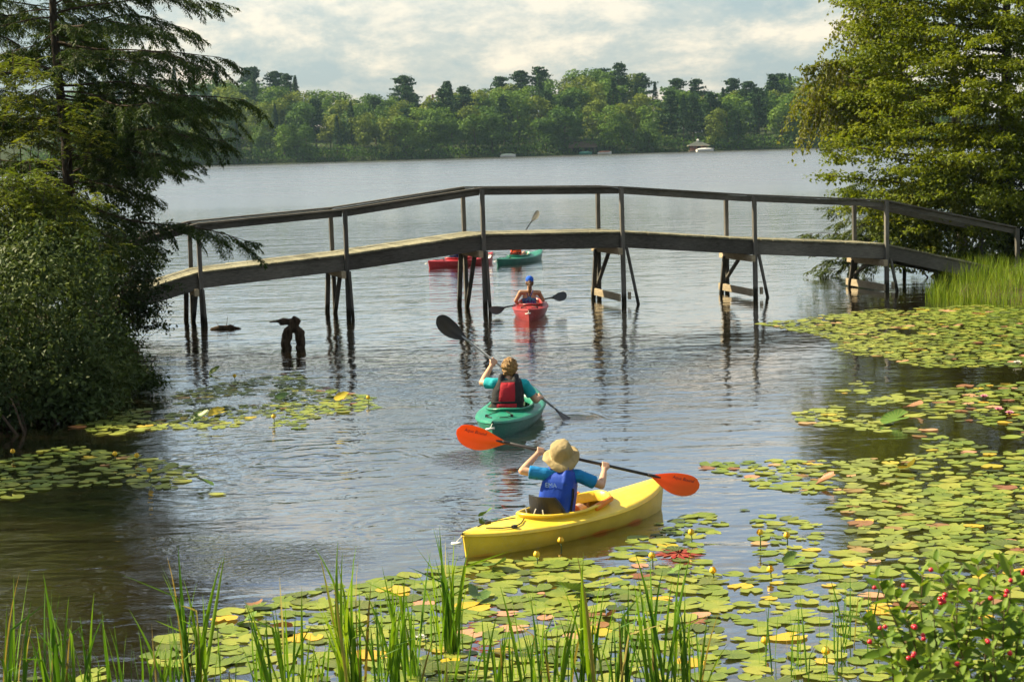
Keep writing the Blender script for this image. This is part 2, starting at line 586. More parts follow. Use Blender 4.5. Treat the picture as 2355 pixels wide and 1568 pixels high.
# ---- far shore: hill with a wooded skyline
SHORE_Y = 520.0
SKY = [(-200, 205), (300, 192), (420, 182), (500, 188), (560, 186), (640, 192), (720, 208), (800, 222), (860, 226), (900, 216), (960, 222), (985, 250),
       (1020, 226), (1080, 214), (1150, 208), (1210, 196), (1260, 183), (1330, 172), (1400, 170), (1450, 182), (1500, 206), (1560, 210), (1610, 226),
       (1640, 232), (1690, 214), (1740, 212), (1790, 196), (1850, 192), (1950, 200), (2100, 195), (2500, 190)]
def skyz(x, D):
    px = 1177.5 + FPX * x / D
    tab = SKY
    py = lerp(tab, px)
    return A(px, py, D).z
BACK = 84.0
def shore(x): return SHORE_Y + 1.0 * math.sin(x * 0.05) + 0.7 * math.sin(x * 0.17 + 1)
def hf(x, y):
    d = y - shore(x)
    if d < 0: return max(-1.0, d * 0.3)
    top = max(3.0, skyz(x, SHORE_Y + BACK) - 10.5)
    if d < BACK:
        q = d / BACK
        return 0.5 * min(1, d) + (top - 0.5) * (q ** 0.7)
    return top * (1 - 0.5 * sstep(BACK, BACK + 250, d))
terrain('far_shore_hill', -480, 480, 512, 900, 190, 90, hf, M_FLOOR)

# ---- air
hz = MB()
hz.box((0, 425, 34), (1010, 980, 74))
mm, t, out = newmat('summer_haze')
pv = N(t, 'ShaderNodeVolumePrincipled')
pv.inputs['Color'].default_value = (0.50, 0.76, 1.0, 1)
pv.inputs['Density'].default_value = 0.00009
pv.inputs['Anisotropy'].default_value = 0.2
t.links.new(pv.outputs[0], out.inputs['Volume'])
HAZE = tag(hz.build('haze', mm), kind='stuff')
HAZE['label'] = 'thin blue summer haze over the lake'

# ================================================================== foliage tools
def unit(v):
    return v / np.maximum(np.linalg.norm(v, axis=-1, keepdims=True), 1e-9)
def leaf_mesh(name, C, T, NN, L, Wd, fold=0.25, base=True):
    """one four-cornered folded leaf per centre: T along the leaf, NN its face normal"""
    C = np.asarray(C, float); T = unit(np.asarray(T, float)); NN = np.asarray(NN, float)
    NN = unit(NN - T * np.sum(NN * T, -1, keepdims=True))
    B = np.cross(T, NN)
    L = np.asarray(L, float)[:, None] if np.ndim(L) else np.full((len(C), 1), L)
    Wd = np.asarray(Wd, float)[:, None] if np.ndim(Wd) else np.full((len(C), 1), Wd)
    b = C if base else C - T * L * 0.5
    tip = b + T * L - NN * L * 0.10
    mid = b + T * L * 0.48
    l = mid + B * Wd * 0.5 + NN * Wd * fold
    r = mid - B * Wd * 0.5 + NN * Wd * fold
    V = np.stack([b, r, tip, l], 1).reshape(-1, 3)
    F = np.arange(len(V)).reshape(-1, 4)
    return mesh_np(name, V, F)
def rand_unit(n):
    return unit(RNG.normal(size=(n, 3)))
def shell_leaves(lobes, n, depth=0.35, up=0.35, jitter=0.9, below=True):
    """leaf centres, directions and normals in the outer part of a set of ellipsoid lobes (c, r)"""
    wts = np.array([(r[0] * r[1] + r[1] * r[2] + r[0] * r[2]) for c, r in lobes]); wts = wts / wts.sum()
    Cs = []; Ns = []
    for (c, r), w in zip(lobes, wts):
        k = int(n * w * 1.3) + 1
        u = rand_unit(k)
        if not below: u[:, 2] = np.abs(u[:, 2])
        rho = 1 - depth * RNG.random(k) ** 1.6
        # clumpy: leaves gather on bumps of the lobe
        bmp = 1 + 0.13 * np.sin(u[:, 0] * 7 + u[:, 2] * 5 + c[0]) * np.cos(u[:, 1] * 6 - u[:, 2] * 4 + c[1]) + 0.06 * np.sin(u[:, 0] * 17 + u[:, 1] * 13) * np.sin(u[:, 2] * 15)
        p = np.array(c) + u * np.array(r) * (rho * bmp)[:, None]
        Cs.append(p); Ns.append(unit(u / np.array(r)))
    Cs = np.concatenate(Cs); Ns = np.concatenate(Ns)
    sel = RNG.permutation(len(Cs))[:n]
    Cs = Cs[sel]; Ns = Ns[sel]
    NN = unit(Ns + np.array([0, 0, up]) + RNG.normal(size=Ns.shape) * jitter * 0.5)
    T = unit(np.cross(NN, rand_unit(len(NN))) + Ns * 0.3)
    return Cs, T, NN

# ================================================================== far trees
def ramp4(cs): return [(i / (len(cs) - 1), c) for i, c in enumerate(cs)]
M_FARB = [leafmat('far_broadleaf_%d' % i, ramp4(cs), 0.25, 0.6, 0.2, patch=0.25, objvar=0.35) for i, cs in enumerate([
    [(0.045, 0.100, 0.014), (0.090, 0.170, 0.022), (0.165, 0.245, 0.034)],
    [(0.065, 0.100, 0.016), (0.125, 0.175, 0.026), (0.21, 0.25, 0.040)],
    [(0.032, 0.078, 0.016), (0.06, 0.125, 0.024), (0.11, 0.185, 0.032)]])]
M_FARC = leafmat('far_conifer', ramp4([(0.014, 0.040, 0.016), (0.026, 0.064, 0.022), (0.046, 0.096, 0.028)]), 0.12, 0.6, 0.2, objvar=0.35)
M_FARBARK = barkmat('far_bark', (0.05, 0.04, 0.03), (0.11, 0.09, 0.07), 2)
def proto_broad(i):
    h = 1.0
    lobes = []
    nl = random.randint(7, 11)
    for k in range(nl):
        a = random.uniform(0, 2 * PI); zz = random.uniform(0.14, 0.86)
        wd = 0.30 * math.sin(PI * min(1, (zz * 0.85 + 0.12))) ** 0.7
        lobes.append(((math.cos(a) * wd * random.uniform(0.4, 1), math.sin(a) * wd * random.uniform(0.4, 1), zz),
                      (random.uniform(0.10, 0.19), random.uniform(0.10, 0.19), random.uniform(0.08, 0.15))))
    lobes.append(((0, 0, 0.5), (0.22, 0.22, 0.32)))
    C, T, NN = shell_leaves(lobes, 2000, 0.5, 0.25, 1.1)
    s_ = RNG.uniform(0.026, 0.055, len(C))
    me = leaf_mesh('far_broad_crown', C, T, NN, s_, s_ * 0.85, 0.15, base=False)
    tb = MB()
    tb.tube([(0, 0, -0.05), (0.01, 0, 0.2), (0.0, 0.01, 0.62)], [0.022, 0.017, 0.006], 6)
    for k in range(4):
        a = k * 1.7
        tb.tube([(0, 0, 0.22 + 0.07 * k), (math.cos(a) * 0.12, math.sin(a) * 0.12, 0.4 + 0.08 * k)], [0.009, 0.003], 5)
    return me, tb.mesh('far_trunk')
def proto_pine(i):
    """white pine: bare lower trunk, ragged level plates of needles"""
    C = []; T = []; NN = []
    tb = MB()
    tb.tube([(0, 0, -0.05), (0.005, 0, 0.4), (0, 0.004, 0.98)], [0.020, 0.014, 0.003], 6)
    z = 0.22 if i % 2 else 0.34
    while z < 0.99:
        q = (z - 0.3) / 0.7
        L = (0.27 * (1 - q) ** 0.5 + 0.035) * random.uniform(0.7, 1.15)
        for k in range(random.randint(6, 8)):
            a = random.uniform(0, 2 * PI); l = L * random.uniform(0.5, 1.1)
            tip = Vector((math.cos(a) * l, math.sin(a) * l, z + l * random.uniform(0.05, 0.3)))
            tb.tube([(0, 0, z), tip], [0.005, 0.0015], 4)
            m_ = 26
            f = RNG.uniform(0.25, 1.05, m_)
            p = np.array([0, 0, z]) + np.outer(f, np.array(tip) - np.array([0, 0, z]))
            p += RNG.normal(size=(m_, 3)) * np.array([0.022, 0.022, 0.010])
            C.append(p); NN.append(unit(np.array([0, 0, 1.0]) + RNG.normal(size=(m_, 3)) * 0.5))
            T.append(unit(RNG.normal(size=(m_, 3)) + np.array(tip) * 2))
        z += random.uniform(0.035, 0.065)
    C = np.concatenate(C); T = np.concatenate(T); NN = np.concatenate(NN)
    s_ = RNG.uniform(0.034, 0.058, len(C))
    return leaf_mesh('far_pine_crown', C, T, NN, s_, s_ * 0.7, 0.1, base=False), tb.mesh('far_trunk')
def proto_spruce(i):
    n = 1300
    q = RNG.random(n) ** 0.75
    z = 0.06 + 0.94 * q
    tier = 0.75 + 0.25 * np.abs(np.sin(z * (30 + i * 4)))
    R_ = (0.20 - i * 0.02) * (1 - q) ** 0.85 * tier * RNG.uniform(0.6, 1.08, n) + 0.006
    a = RNG.uniform(0, 2 * PI, n)
    R_ *= 1 + 0.18 * np.sin(a * 3 + z * 9)
    C = np.stack([R_ * np.cos(a), R_ * np.sin(a), z - R_ * 0.25], -1)
    out_ = np.stack([np.cos(a), np.sin(a), np.full(n, -0.35)], -1)
    T = unit(out_ + RNG.normal(size=(n, 3)) * 0.35)
    NN = unit(np.array([0, 0, 1.0]) + RNG.normal(size=(n, 3)) * 0.4)
    s_ = RNG.uniform(0.03, 0.055, n)
    tb = MB()
    tb.tube([(0, 0, -0.05), (0, 0, 0.9)], [0.016, 0.003], 6)
    return leaf_mesh('far_spruce_crown', C, T, NN, s_, s_ * 0.55, 0.1, base=False), tb.mesh('far_trunk')
FARP = {'broad': [proto_broad(i) for i in range(8)], 'pine': [proto_pine(i) for i in range(5)], 'spruce': [proto_spruce(i) for i in range(4)]}
_fc = {}
def far_tree(kind, x, y, h, wide, label, group, mat=None, z=None):
    crown, trunk = random.choice(FARP[kind])
    mat = mat or (M_FARC if kind != 'broad' else random.choice(M_FARB))
    key = (crown.name, mat.name)
    if key not in _fc:
        c = crown.copy(); c.materials.clear(); c.materials.append(mat); _fc[key] = c
    if len(trunk.materials) == 0: trunk.materials.append(M_FARBARK)
    nm = {'broad': 'broadleaf_tree', 'pine': 'pine_tree', 'spruce': 'spruce_tree'}[kind]
    r = empty(nm, (x, y, hf(x, y) - 0.1 if z is None else z), random.uniform(0, 6.28))
    r.scale = (h * wide, h * wide, h)
    link('crown', _fc[key], None, r)
    link('trunk', trunk, None, r)
    LAST[0] = r
    return tag(r, label, 'tree', group)
LAST = [None]; FARL = {}
def ordn(n):
    return '%d%s' % (n, 'th' if 10 <= n % 100 <= 20 else {1: 'st', 2: 'nd', 3: 'rd'}.get(n % 10, 'th'))
def fx(px, D): return (px - 1177.5) / FPX * D
ROWS = [(3.5, 6.2, 8.5, 13), (12, 6.6, 11, 15), (24, 6.8, 11, 15), (38, 7.0, 11.5, 15), (56, 7.2, 12.5, 15.5), (76, 4.8, 12, 14.5)]
GAPS = [(1617, 26), (1352, 34), (942, 12), (1195, 12)]
for ri, (dy, sp, hmin, hmax) in enumerate(ROWS):
    D0 = SHORE_Y + dy
    x = -128 + random.uniform(0, 4)
    while x < 128:
        px = 1177.5 + FPX * x / D0
        xj = x + random.uniform(-1.5, 1.5); yj = D0 + random.uniform(-3, 4)
        x += sp * random.uniform(0.75, 1.3)
        if ri == 0 and any(abs(px - g) < w for g, w in GAPS): continue
        if ri == 5 and (970 < px < 1000 or 1605 < px < 1640): continue
        edge = -95 < xj < 95
        if not edge and random.random() < 0.35: continue
        h = random.uniform(hmin, hmax)
        r = random.random()
        if ri >= 4:
            kind = 'pine' if r < (0.50 if 1180 < px < 1460 else 0.12) else ('spruce' if r < 0.26 else 'broad')
        elif ri == 0: kind = 'broad' if r < 0.8 else 'spruce'
        else: kind = 'broad' if r < 0.72 else ('spruce' if r < 0.86 else 'pine')
        if kind != 'broad': h *= 1.08
        place = ('at the water edge of the far shore', 'a row back on the far wooded shore', 'low on the far wooded hill', 'midway up the far wooded hill',
                 'high on the far wooded hill', 'on the skyline of the far wooded hill')[ri]
        what = {'broad': 'round leafy green tree', 'pine': 'dark ragged pine', 'spruce': 'narrow dark conifer'}[kind]
        far_tree(kind, xj, yj, h, random.uniform(0.95, 1.45) if kind == 'broad' else random.uniform(0.9, 1.25), what + ' ' + place, what + 's ' + place)
        FARL.setdefault((what, place), []).append(bpy.data.objects[-1] if False else LAST[0])
for (what, place), lst in FARL.items():
    lst.sort(key=lambda o: o.location.x / o.location.y)
    for i, o in enumerate(lst):
        o['label'] = '%s from left, %s' % (ordn(i + 1) + ' ' + what, place)
for (px, top, h, kind, lab) in [(575, 158, 17, 'pine', 'tall dark pine standing highest left of centre on the far skyline'),
                          (632, 166, 15, 'pine', 'dark pine just right of the tallest pine on the left skyline'),
                          (925, 176, 18, 'pine', 'lone dark pine above round trees left of the skyline dip'),
                          (1150, 178, 16, 'pine', 'bushy pine left of the highest wooded rise on the skyline'),
                          (1390, 157, 17, 'pine', 'pine on the very top of the highest wooded rise'),
                          (1555, 182, 14, 'pine', 'flat topped pine right of the highest wooded rise'),
                          (1602, 184, 15, 'pine', 'pine just left of the small white house gable'),
                          (1682, 182, 15, 'pine', 'pine right of the small white house gable'),
                          (1795, 172, 17, 'pine', 'tall pine at the skyline beside the overhanging birch twigs')]:
    D = SHORE_Y + 88
    p = A(px, top, D)
    far_tree(kind, p.x, D, h, 1.25, lab, None, z=p.z - h)
p = W(942, 363); far_tree('broad', p.x, SHORE_Y + 1.2, 4.6, 1.5, 'small bright yellow-green tree at the water edge left of centre', None,
    leafmat('bright_tree', ramp4([(0.12, 0.20, 0.03), (0.2, 0.28, 0.05), (0.28, 0.34, 0.07)]), 0.3, 0.6, 0.2))
# undergrowth that closes the foot of the wood
n = 15000
X = RNG.uniform(-130, 130, n); Yd = RNG.random(n) ** 1.5 * 9.0 - 0.2 + np.array([shore(x) - SHORE_Y for x in X])
Z = np.array([hf(x, SHORE_Y + d) for x, d in zip(X, Yd)]) + 0.25 + RNG.random(n) ** 1.5 * 2.8
C = np.stack([X, SHORE_Y + Yd, Z], -1)
s_ = RNG.uniform(0.4, 0.8, n)
o = link('far_undergrowth', leaf_mesh('far_undergrowth', C, rand_unit(n), unit(rand_unit(n) + np.array([0, -0.4, 0.6])), s_, s_ * 0.8, 0.15, base=False), M_FARB[2])
tag(o, 'low green undergrowth along the foot of the far wood', 'undergrowth', kind='stuff')
# shoreline stones and roots in shade

# ================================================================== near trees and shrubs
M_BARK = barkmat('dark_bark', (0.020, 0.016, 0.012), (0.065, 0.052, 0.040))
M_TWIG = plain('twig_bark', (0.050, 0.036, 0.024), 0.85, 0.2)
M_HEM = leafmat('hemlock_needles', ramp4([(0.016, 0.036, 0.008), (0.032, 0.062, 0.012), (0.075, 0.110, 0.018)]), 0.30, 0.5, 0.3, patch=0.9)
M_HEMY = leafmat('young_hemlock_needles', ramp4([(0.03, 0.055, 0.015), (0.06, 0.09, 0.02), (0.10, 0.13, 0.03)]), 0.3, 0.5, 0.3, patch=0.9)

def hemlock(name, label, trunk_pts, trunk_r, branches, mat, needle=(0.072, 0.022), sec_gap=0.085, dens=1.15):
    """branches: (start, tip) world points. Each bears a flat ragged fan of side branches hung with needle sprays."""
    root = empty(name, trunk_pts[0])
    tb = MB()
    tb.tube(trunk_pts, trunk_r, 10)
    tb.build('trunk', M_BARK, root, True, True)
    bb = MB()
    SP = []; SD = []; SL = []       # sprays: start, direction, length
    Z = Vector((0, 0, 1))
    def curve(a, d, ln, droop, n, wob):
        """bending line of n segments"""
        pts = [a.copy()]; dd = d.normalized()
        for i in range(n):
            q = (i + 1) / n
            dd = (dd + Vector((random.gauss(0, wob), random.gauss(0, wob), random.gauss(0, wob) - droop * q / n * 2.2))).normalized()
            pts.append(pts[-1] + dd * (ln / n))
        return pts
    for (a, b) in branches:
        a = Vector(a); b = Vector(b)
        ln = (b - a).length
        if ln < 0.15: continue
        nseg = 9
        side = (b - a).cross(Z)
        if side.length < 1e-3: side = Vector((1, 0, 0))
        side.normalize()
        w1, w2 = random.uniform(-0.06, 0.06) * ln, random.uniform(-0.05, 0.05) * ln
        lift = random.uniform(-0.04, 0.09) * ln
        pts = []
        for i in range(nseg + 1):
            q = i / nseg
            p = a.lerp(b, q) + Z * (lift * math.sin(PI * q) + 0.02 * ln * math.sin(7 * q + w1 * 20)) + side * (w1 * math.sin(PI * q) + w2 * math.sin(2 * PI * q))
            pts.append(p)
        r0 = 0.005 + 0.0060 * ln
        bb.tube(pts, [r0 * (1 - 0.85 * i / nseg) + 0.0015 for i in range(nseg + 1)], 5)
        ns = max(5, int(ln / sec_gap))
        for j in range(ns + 3):
            q = 0.14 + 0.86 * min(1.0, (j + random.random()) / ns)
            i = min(nseg - 1, int(q * nseg)); f = q * nseg - i
            p = pts[i].lerp(pts[i + 1], f)
            d = (pts[i + 1] - pts[i]).normalized()
            s_ = side if j % 2 else -side
            full = math.sin(PI * min(1, 0.22 + 0.78 * (1 - q) ** 0.8))
            sl = (0.16 + 0.34 * ln ** 0.6 * full) * random.choice((0.4, 0.7, 0.9, 1.0, 1.25))
            ang = random.uniform(0.35, 1.05)
            dd = d * math.cos(ang) + s_ * math.sin(ang) + Z * random.uniform(-0.30, 0.12)
            cp_ = curve(p, dd, sl, random.uniform(0.10, 0.75), 4, 0.10)
            bb.tube(cp_, [0.0045, 0.0035, 0.003, 0.002, 0.001], 3, False)
            nsp = max(3, int(sl / 0.038 * dens))
            for k in range(nsp):
                u = 0.08 + 0.92 * (k + random.random()) / nsp
                ii = min(3, int(u * 4)); ff = u * 4 - ii
                pp = cp_[ii].lerp(cp_[ii + 1], ff); dv = (cp_[ii + 1] - cp_[ii]).normalized()
                lat = dv.cross(Z); lat = lat.normalized() if lat.length > 1e-3 else side
                sg = 1 if k % 2 else -1
                a2 = random.uniform(0.3, 1.0) if u < 0.95 else 0.1
                SP.append(pp); SD.append(dv * math.cos(a2) + lat * (sg * math.sin(a2)) + Z * random.uniform(-0.55, 0.05))
                SL.append((0.06 + 0.13 * (1 - u) ** 0.5) * random.uniform(0.6, 1.3))
    SP = np.array([tuple(v) for v in SP]); SD = unit(np.array([tuple(v) for v in SD])); SL = np.array(SL)
    k = 7
    u = np.tile((np.arange(k) + 0.4) / k, (len(SP), 1))
    P = SP[:, None, :] + SD[:, None, :] * (u * SL[:, None])[..., None]
    P[..., 2] -= 0.35 * SL[:, None] * u ** 2
    lat = unit(np.cross(SD, np.array([0, 0, 1.0])))
    sg = np.where(np.arange(k) % 2 == 0, 1.0, -1.0)
    T = SD[:, None, :] * 0.85 + lat[:, None, :] * sg[None, :, None] * 0.75 + RNG.normal(size=P.shape) * 0.25 - np.array([0, 0, 0.22])
    P = P.reshape(-1, 3); T = unit(T.reshape(-1, 3))
    NN = unit(np.array([0, 0, 1.0]) + RNG.normal(size=P.shape) * 0.4)
    L = (needle[0] * (1.1 - 0.5 * u) * RNG.uniform(0.7, 1.3, u.shape)).reshape(-1)
    bb.build('branch', M_TWIG, root, True, True)
    link('needles', leaf_mesh('needles', P, T, NN, L, L * (needle[1] / needle[0]), 0.05), mat, root, True)
    tag(root, label, 'tree')
    return root

# ---- the big hemlock on the left
HD = 33.0
def tp(y, D=HD):
    tab = [(-260, 112), (0, 120), (130, 128), (330, 152), (600, 166), (820, 172)]
    return A(lerp(tab, y), y, D)
trunk = [tp(y) for y in (815, 600, 450, 330, 200, 60, -100, -260)]
trunk[0].z = min(trunk[0].z, 0.2)
br = []
for (sy, tx, ty, dd) in [(20, 430, -60, -.4), (40, 526, 6, 0.2), (70, 470, 60, 0.9), (100, 500, 150, -1.0), (95, 557, 126, 0.0), (150, 430, 185, .6), (190, 480, 215, -1.2),
                         (215, 520, 270, 1.2), (255, 612, 236, -0.3), (270, 470, 320, -1.4), (300, 560, 320, 0.4), (330, 420, 385, 1.2), (360, 452, 380, -0.8),
                         (400, 350, 445, 0.5), (455, 622, 552, -0.2), (500, 300, 560, -1.2), (300, 380, 300, -1.6), (210, 380, 240, -1.8), (340, 400, 350, -1.9), (60, 330, 60, -1.5), (130, 350, 140, -1.7)]:
    br.append((tp(sy), A(150 + (tx - 150) * 0.87, ty, HD + dd)))
random.seed(21)
for k in range(70):
    y = random.uniform(-260, 620)
    a = random.uniform(0, 2 * PI)
    ln = random.uniform(1.2, 2.9) * (0.6 + 0.4 * sstep(-300, 300, y))
    if math.cos(a) > 0.2 and (random.random() < 0.5 or y > 330): ln *= 0.5
    s_ = tp(y)
    br.append((s_, s_ + Vector((math.cos(a) * ln, math.sin(a) * ln, random.uniform(-0.22, 0.18) * ln))))
hemlock('hemlock_tree', 'dark hemlock with drooping branches reaching over the left end of the bridge', trunk,
        [0.11, 0.10, 0.09, 0.085, 0.075, 0.065, 0.05, 0.03], br, M_HEM)
# a second one behind it closes the left edge
random.seed(22)
t2 = [A(-60, y, 37.5) for y in (770, 400, 100, -250)]
t2[0].z = 0.5
b2 = []
for k in range(56):
    y = random.uniform(-230, 640); a = random.uniform(0, 2 * PI); ln = random.uniform(1.2, 2.8)
    s_ = A(-60, y, 37.5)
    b2.append((s_, s_ + Vector((math.cos(a) * ln, math.sin(a) * ln, random.uniform(-0.3, 0.1) * ln))))
hemlock('hemlock_tree', 'hemlock at the left picture edge, behind the larger hemlock', t2, [0.12, 0.1, 0.07, 0.03], b2, M_HEM)

# ---- leafy trees from limbs, twigs and leaves
class Leafy:
    def __init__(s):
        s.w = MB(); s.C = []; s.T = []; s.N = []; s.L = []
    def limb(s, a, b, r, sag=0.0, nseg=7, wob=0.06):
        a = Vector(a); b = Vector(b); ln = (b - a).length
        o1 = Vector((random.uniform(-1, 1), random.uniform(-1, 1), random.uniform(-.5, .5))) * wob * ln
        pts = []
        for i in range(nseg + 1):
            q = i / nseg
            pts.append(a.lerp(b, q) + o1 * math.sin(PI * q) + Vector((0, 0, -sag * ln * q * q + sag * ln * 0.0)))
        s.w.tube(pts, [r * (1 - 0.8 * i / nseg) + 0.002 for i in range(nseg + 1)], 6)
        return pts
    def at(s, pts, q):
        n = len(pts) - 1
        i = min(n - 1, int(q * n)); f = q * n - i
        return pts[i].lerp(pts[i + 1], f), (pts[i + 1] - pts[i]).normalized()
    def twig(s, p, d, ln, leaves, size, droop, flat=0.7, wood=True):
        d = Vector(d).normalized()
        u = (np.arange(leaves) + RNG.random(leaves)) / leaves
        P = np.array(p) + np.outer(u * ln, np.array(d))
        P[:, 2] -= droop * ln * u ** 2
        if wood:
            s.w.tube([p, Vector(P[leaves // 2]), Vector(P[-1])], [0.006, 0.004, 0.002], 4, False)
        P += RNG.normal(size=P.shape) * size * 0.45
        T = unit(np.array(d) * 0.5 + RNG.normal(size=P.shape) * 0.7 + np.array([0, 0, -0.35 - droop * 0.5]))
        NN = unit(np.array([0, 0, 1.0]) * flat * 1.4 + RNG.normal(size=P.shape) * 0.55)
        s.C.append(P); s.T.append(T); s.N.append(NN)
        s.L.append(RNG.uniform(0.7, 1.25, leaves) * size)
    def finish(s, name, label, base, mat, ratio=0.6, cat='tree', wood='trunk', crown='crown', bark=None):
        root = empty(name, base)
        s.w.build(wood, bark or M_BARK, root, True, True)
        C = np.concatenate(s.C); L = np.concatenate(s.L)
        link(crown, leaf_mesh(crown, C, np.concatenate(s.T), np.concatenate(s.N), L, L * ratio, 0.18), mat, root, True)
        return tag(root, label, cat)

# ---- right bank: layered beech-like tree, its limbs level and sunlit on top
random.seed(31)
M_BEECH = leafmat('sunny_leaves', ramp4([(0.065, 0.105, 0.010), (0.130, 0.175, 0.014), (0.215, 0.245, 0.022)]), 0.45, 0.42, 0.4, patch=0.7)
RD = 48.5
lf = Leafy()
bx = A(2300, 600, RD); base = Vector((bx.x + 0.4, RD + 0.6, 0.2))
tr = lf.limb(base, A(2320, -300, RD + 0.8), 0.20, 0, 10, 0.01)
def rtrunk(y):
    q = (600 - y) / 900.0
    return lf.at(tr, max(0.02, min(0.98, q)))[0]
specs = []
for (sy, tx, ty, dd) in [(430, 1905, 395, -.5), (450, 1930, 470, .2), (400, 1960, 330, -1.2), (330, 1930, 300, .8), (300, 1985, 250, -1.6), (250, 1950, 170, .6), (210, 2010, 180, -1.4), (160, 1990, 90, .3),
                         (110, 2040, 70, -1.2), (60, 2010, 10, .5), (20, 2080, -20, -1), (-40, 2020, -90, 0.3), (470, 2000, 440, -1.8), (500, 2040, 500, -1.0), (380, 2050, 380, -2.4), (290, 2060, 300, -2.6),
                         (220, 2090, 230, -2.6), (150, 2120, 140, -2.4), (90, 2150, 60, -2.4), (430, 2120, 440, -2.8), (340, 2170, 350, -3.0), (250, 2200, 250, -3.0), (510, 2100, 520, -1.6), (180, 2230, 180, -3.0), (80, 2240, 90, -2.8),
                         (450, 2260, 450, -3.0), (380, 2290, 390, -3.1), (300, 2310, 310, -3.1), (520, 2230, 520, -2.0), (220, 2330, 220, -3.0), (130, 2340, 140, -2.9), (40, 2330, 50, -2.7), (0, 2200, -10, -2.2), (-60, 2130, -70, -1.5)]:
    specs.append((rtrunk(sy), A(tx, ty, RD + dd)))
for k in range(52):
    y = random.uniform(-260, 540); a = random.uniform(0, 2 * PI); ln = random.uniform(1.4, 3.2)
    p0 = rtrunk(y)
    specs.append((p0, p0 + Vector((math.cos(a) * ln, math.sin(a) * ln, random.uniform(-0.1, 0.35) * ln))))
for (a, b) in specs:
    pts = lf.limb(a, b, 0.05, 0.02, 7, 0.05)
    ln = (Vector(b) - Vector(a)).length
    nt = int(ln * 9)
    for j in range(nt):
        q = 0.12 + 0.88 * (j + random.random()) / nt
        p, d = lf.at(pts, q)
        side = d.cross(Vector((0, 0, 1))).normalized() * (1 if j % 2 else -1)
        tl = (0.22 + 0.5 * (1 - q)) * random.uniform(0.6, 1.25)
        lf.twig(p, d * 0.8 + side * random.uniform(0.4, 1.1) + Vector((0, 0, random.uniform(-0.12, 0.16))), tl, 14, 0.100, 0.15, 0.9, wood=(j % 3 == 0))
lobs = []
EDGE = [(-120, 2010), (0, 1950), (90, 1965), (180, 1955), (250, 1950), (300, 1925), (360, 1905), (400, 1910), (440, 1925), (480, 1950), (530, 2030)]
yy = -130.0
while yy < 535:
    xx = lerp(EDGE, yy) + random.uniform(0, 40)
    while xx < 2460:
        inner = sstep(0, 330, xx - lerp(EDGE, yy))
        for lay in range(2):
            c = A(xx + random.uniform(-26, 26), yy + random.uniform(-24, 24), RD - 0.2 - 2.6 * inner * random.random() + 1.4 * lay)
            r_ = random.uniform(0.34, 0.66)
            lobs.append((tuple(c), (r_, r_ * random.uniform(.8, 1.3), random.uniform(0.13, 0.25))))
        xx += random.uniform(46, 84)
    yy += random.uniform(30, 44)
C_, T_, N_ = shell_leaves(lobs, 42000, 0.95, 0.9, 1.1)
lf.C.append(C_); lf.T.append(T_); lf.N.append(N_); lf.L.append(RNG.uniform(0.070, 0.125, len(C_)))
lf.finish('broadleaf_tree', 'large leafy tree with level sunlit branches on the right bank behind the bridge', base, M_BEECH, 0.62)

# ---- birch behind it with long hanging twigs on its left side
random.seed(33)
M_BIRCH = leafmat('birch_leaves', ramp4([(0.075, 0.100, 0.010), (0.135, 0.160, 0.014), (0.21, 0.215, 0.020)]), 0.4, 0.45, 0.4, patch=0.8)
M_BBARK = barkmat('birch_bark', (0.12, 0.10, 0.08), (0.38, 0.35, 0.30), 3)
lb = Leafy()
BD = 50.5
base = Vector((A(2215, 600, BD).x, BD, 0.2))
tr = lb.limb(base, A(2160, -420, BD), 0.16, 0, 10, 0.02)
def btrunk(y): return lb.at(tr, max(0.02, min(0.98, (600 - y) / 1020.0)))[0]
for (sy, tx, ty, dd, hang) in [(120, 1850, 165, -.6, 1.0), (150, 1870, 225, -.2, 1.15), (90, 1925, 60, .2, 0.9), (40, 1960, -10, -.3, .9), (140, 1900, 150, .6, 1.0), (190, 1905, 250, -.9, 0.95),
                         (200, 1830, 250, 0.1, .85), (60, 1985, 60, -.8, .9), (0, 1945, -80, .4, 1.0), (-60, 2010, -120, 0, 1), (220, 1960, 230, .6, .8), (170, 1880, 190, 1.0, .9), (20, 2040, 20, .8, .9), (80, 2060, 90, 1, .8), (260, 1980, 280, .8, .7), (-20, 1990, -30, 1.0, .9)]:
    pts = lb.limb(btrunk(sy), A(tx, ty, BD + dd), 0.035, -0.02, 7, 0.06)
    ln = (pts[-1] - pts[0]).length
    nt = int(ln * 17)
    for j in range(nt):
        q = 0.3 + 0.70 * (j + random.random()) / nt
        p, d = lb.at(pts, q)
        lnh = hang * random.uniform(0.35, 1.15) * (0.45 + 0.75 * q)
        lb.twig(p, d * random.uniform(0.1, 0.5) + Vector((random.uniform(-.3, .3), random.uniform(-.35, .35), -0.75)), lnh, int(17 * lnh) + 8, 0.098, 0.25, 0.3, wood=True)
        lb.twig(p, d + Vector((random.uniform(-.6, .6), random.uniform(-.6, .6), random.uniform(-.1, .5))), random.uniform(.15, .35), 8, 0.080, 0.2, 0.5, wood=False)
lb.finish('birch_tree', 'birch with hanging leafy twigs over the far lake at upper right', base, M_BIRCH, 0.66, bark=M_BBARK)

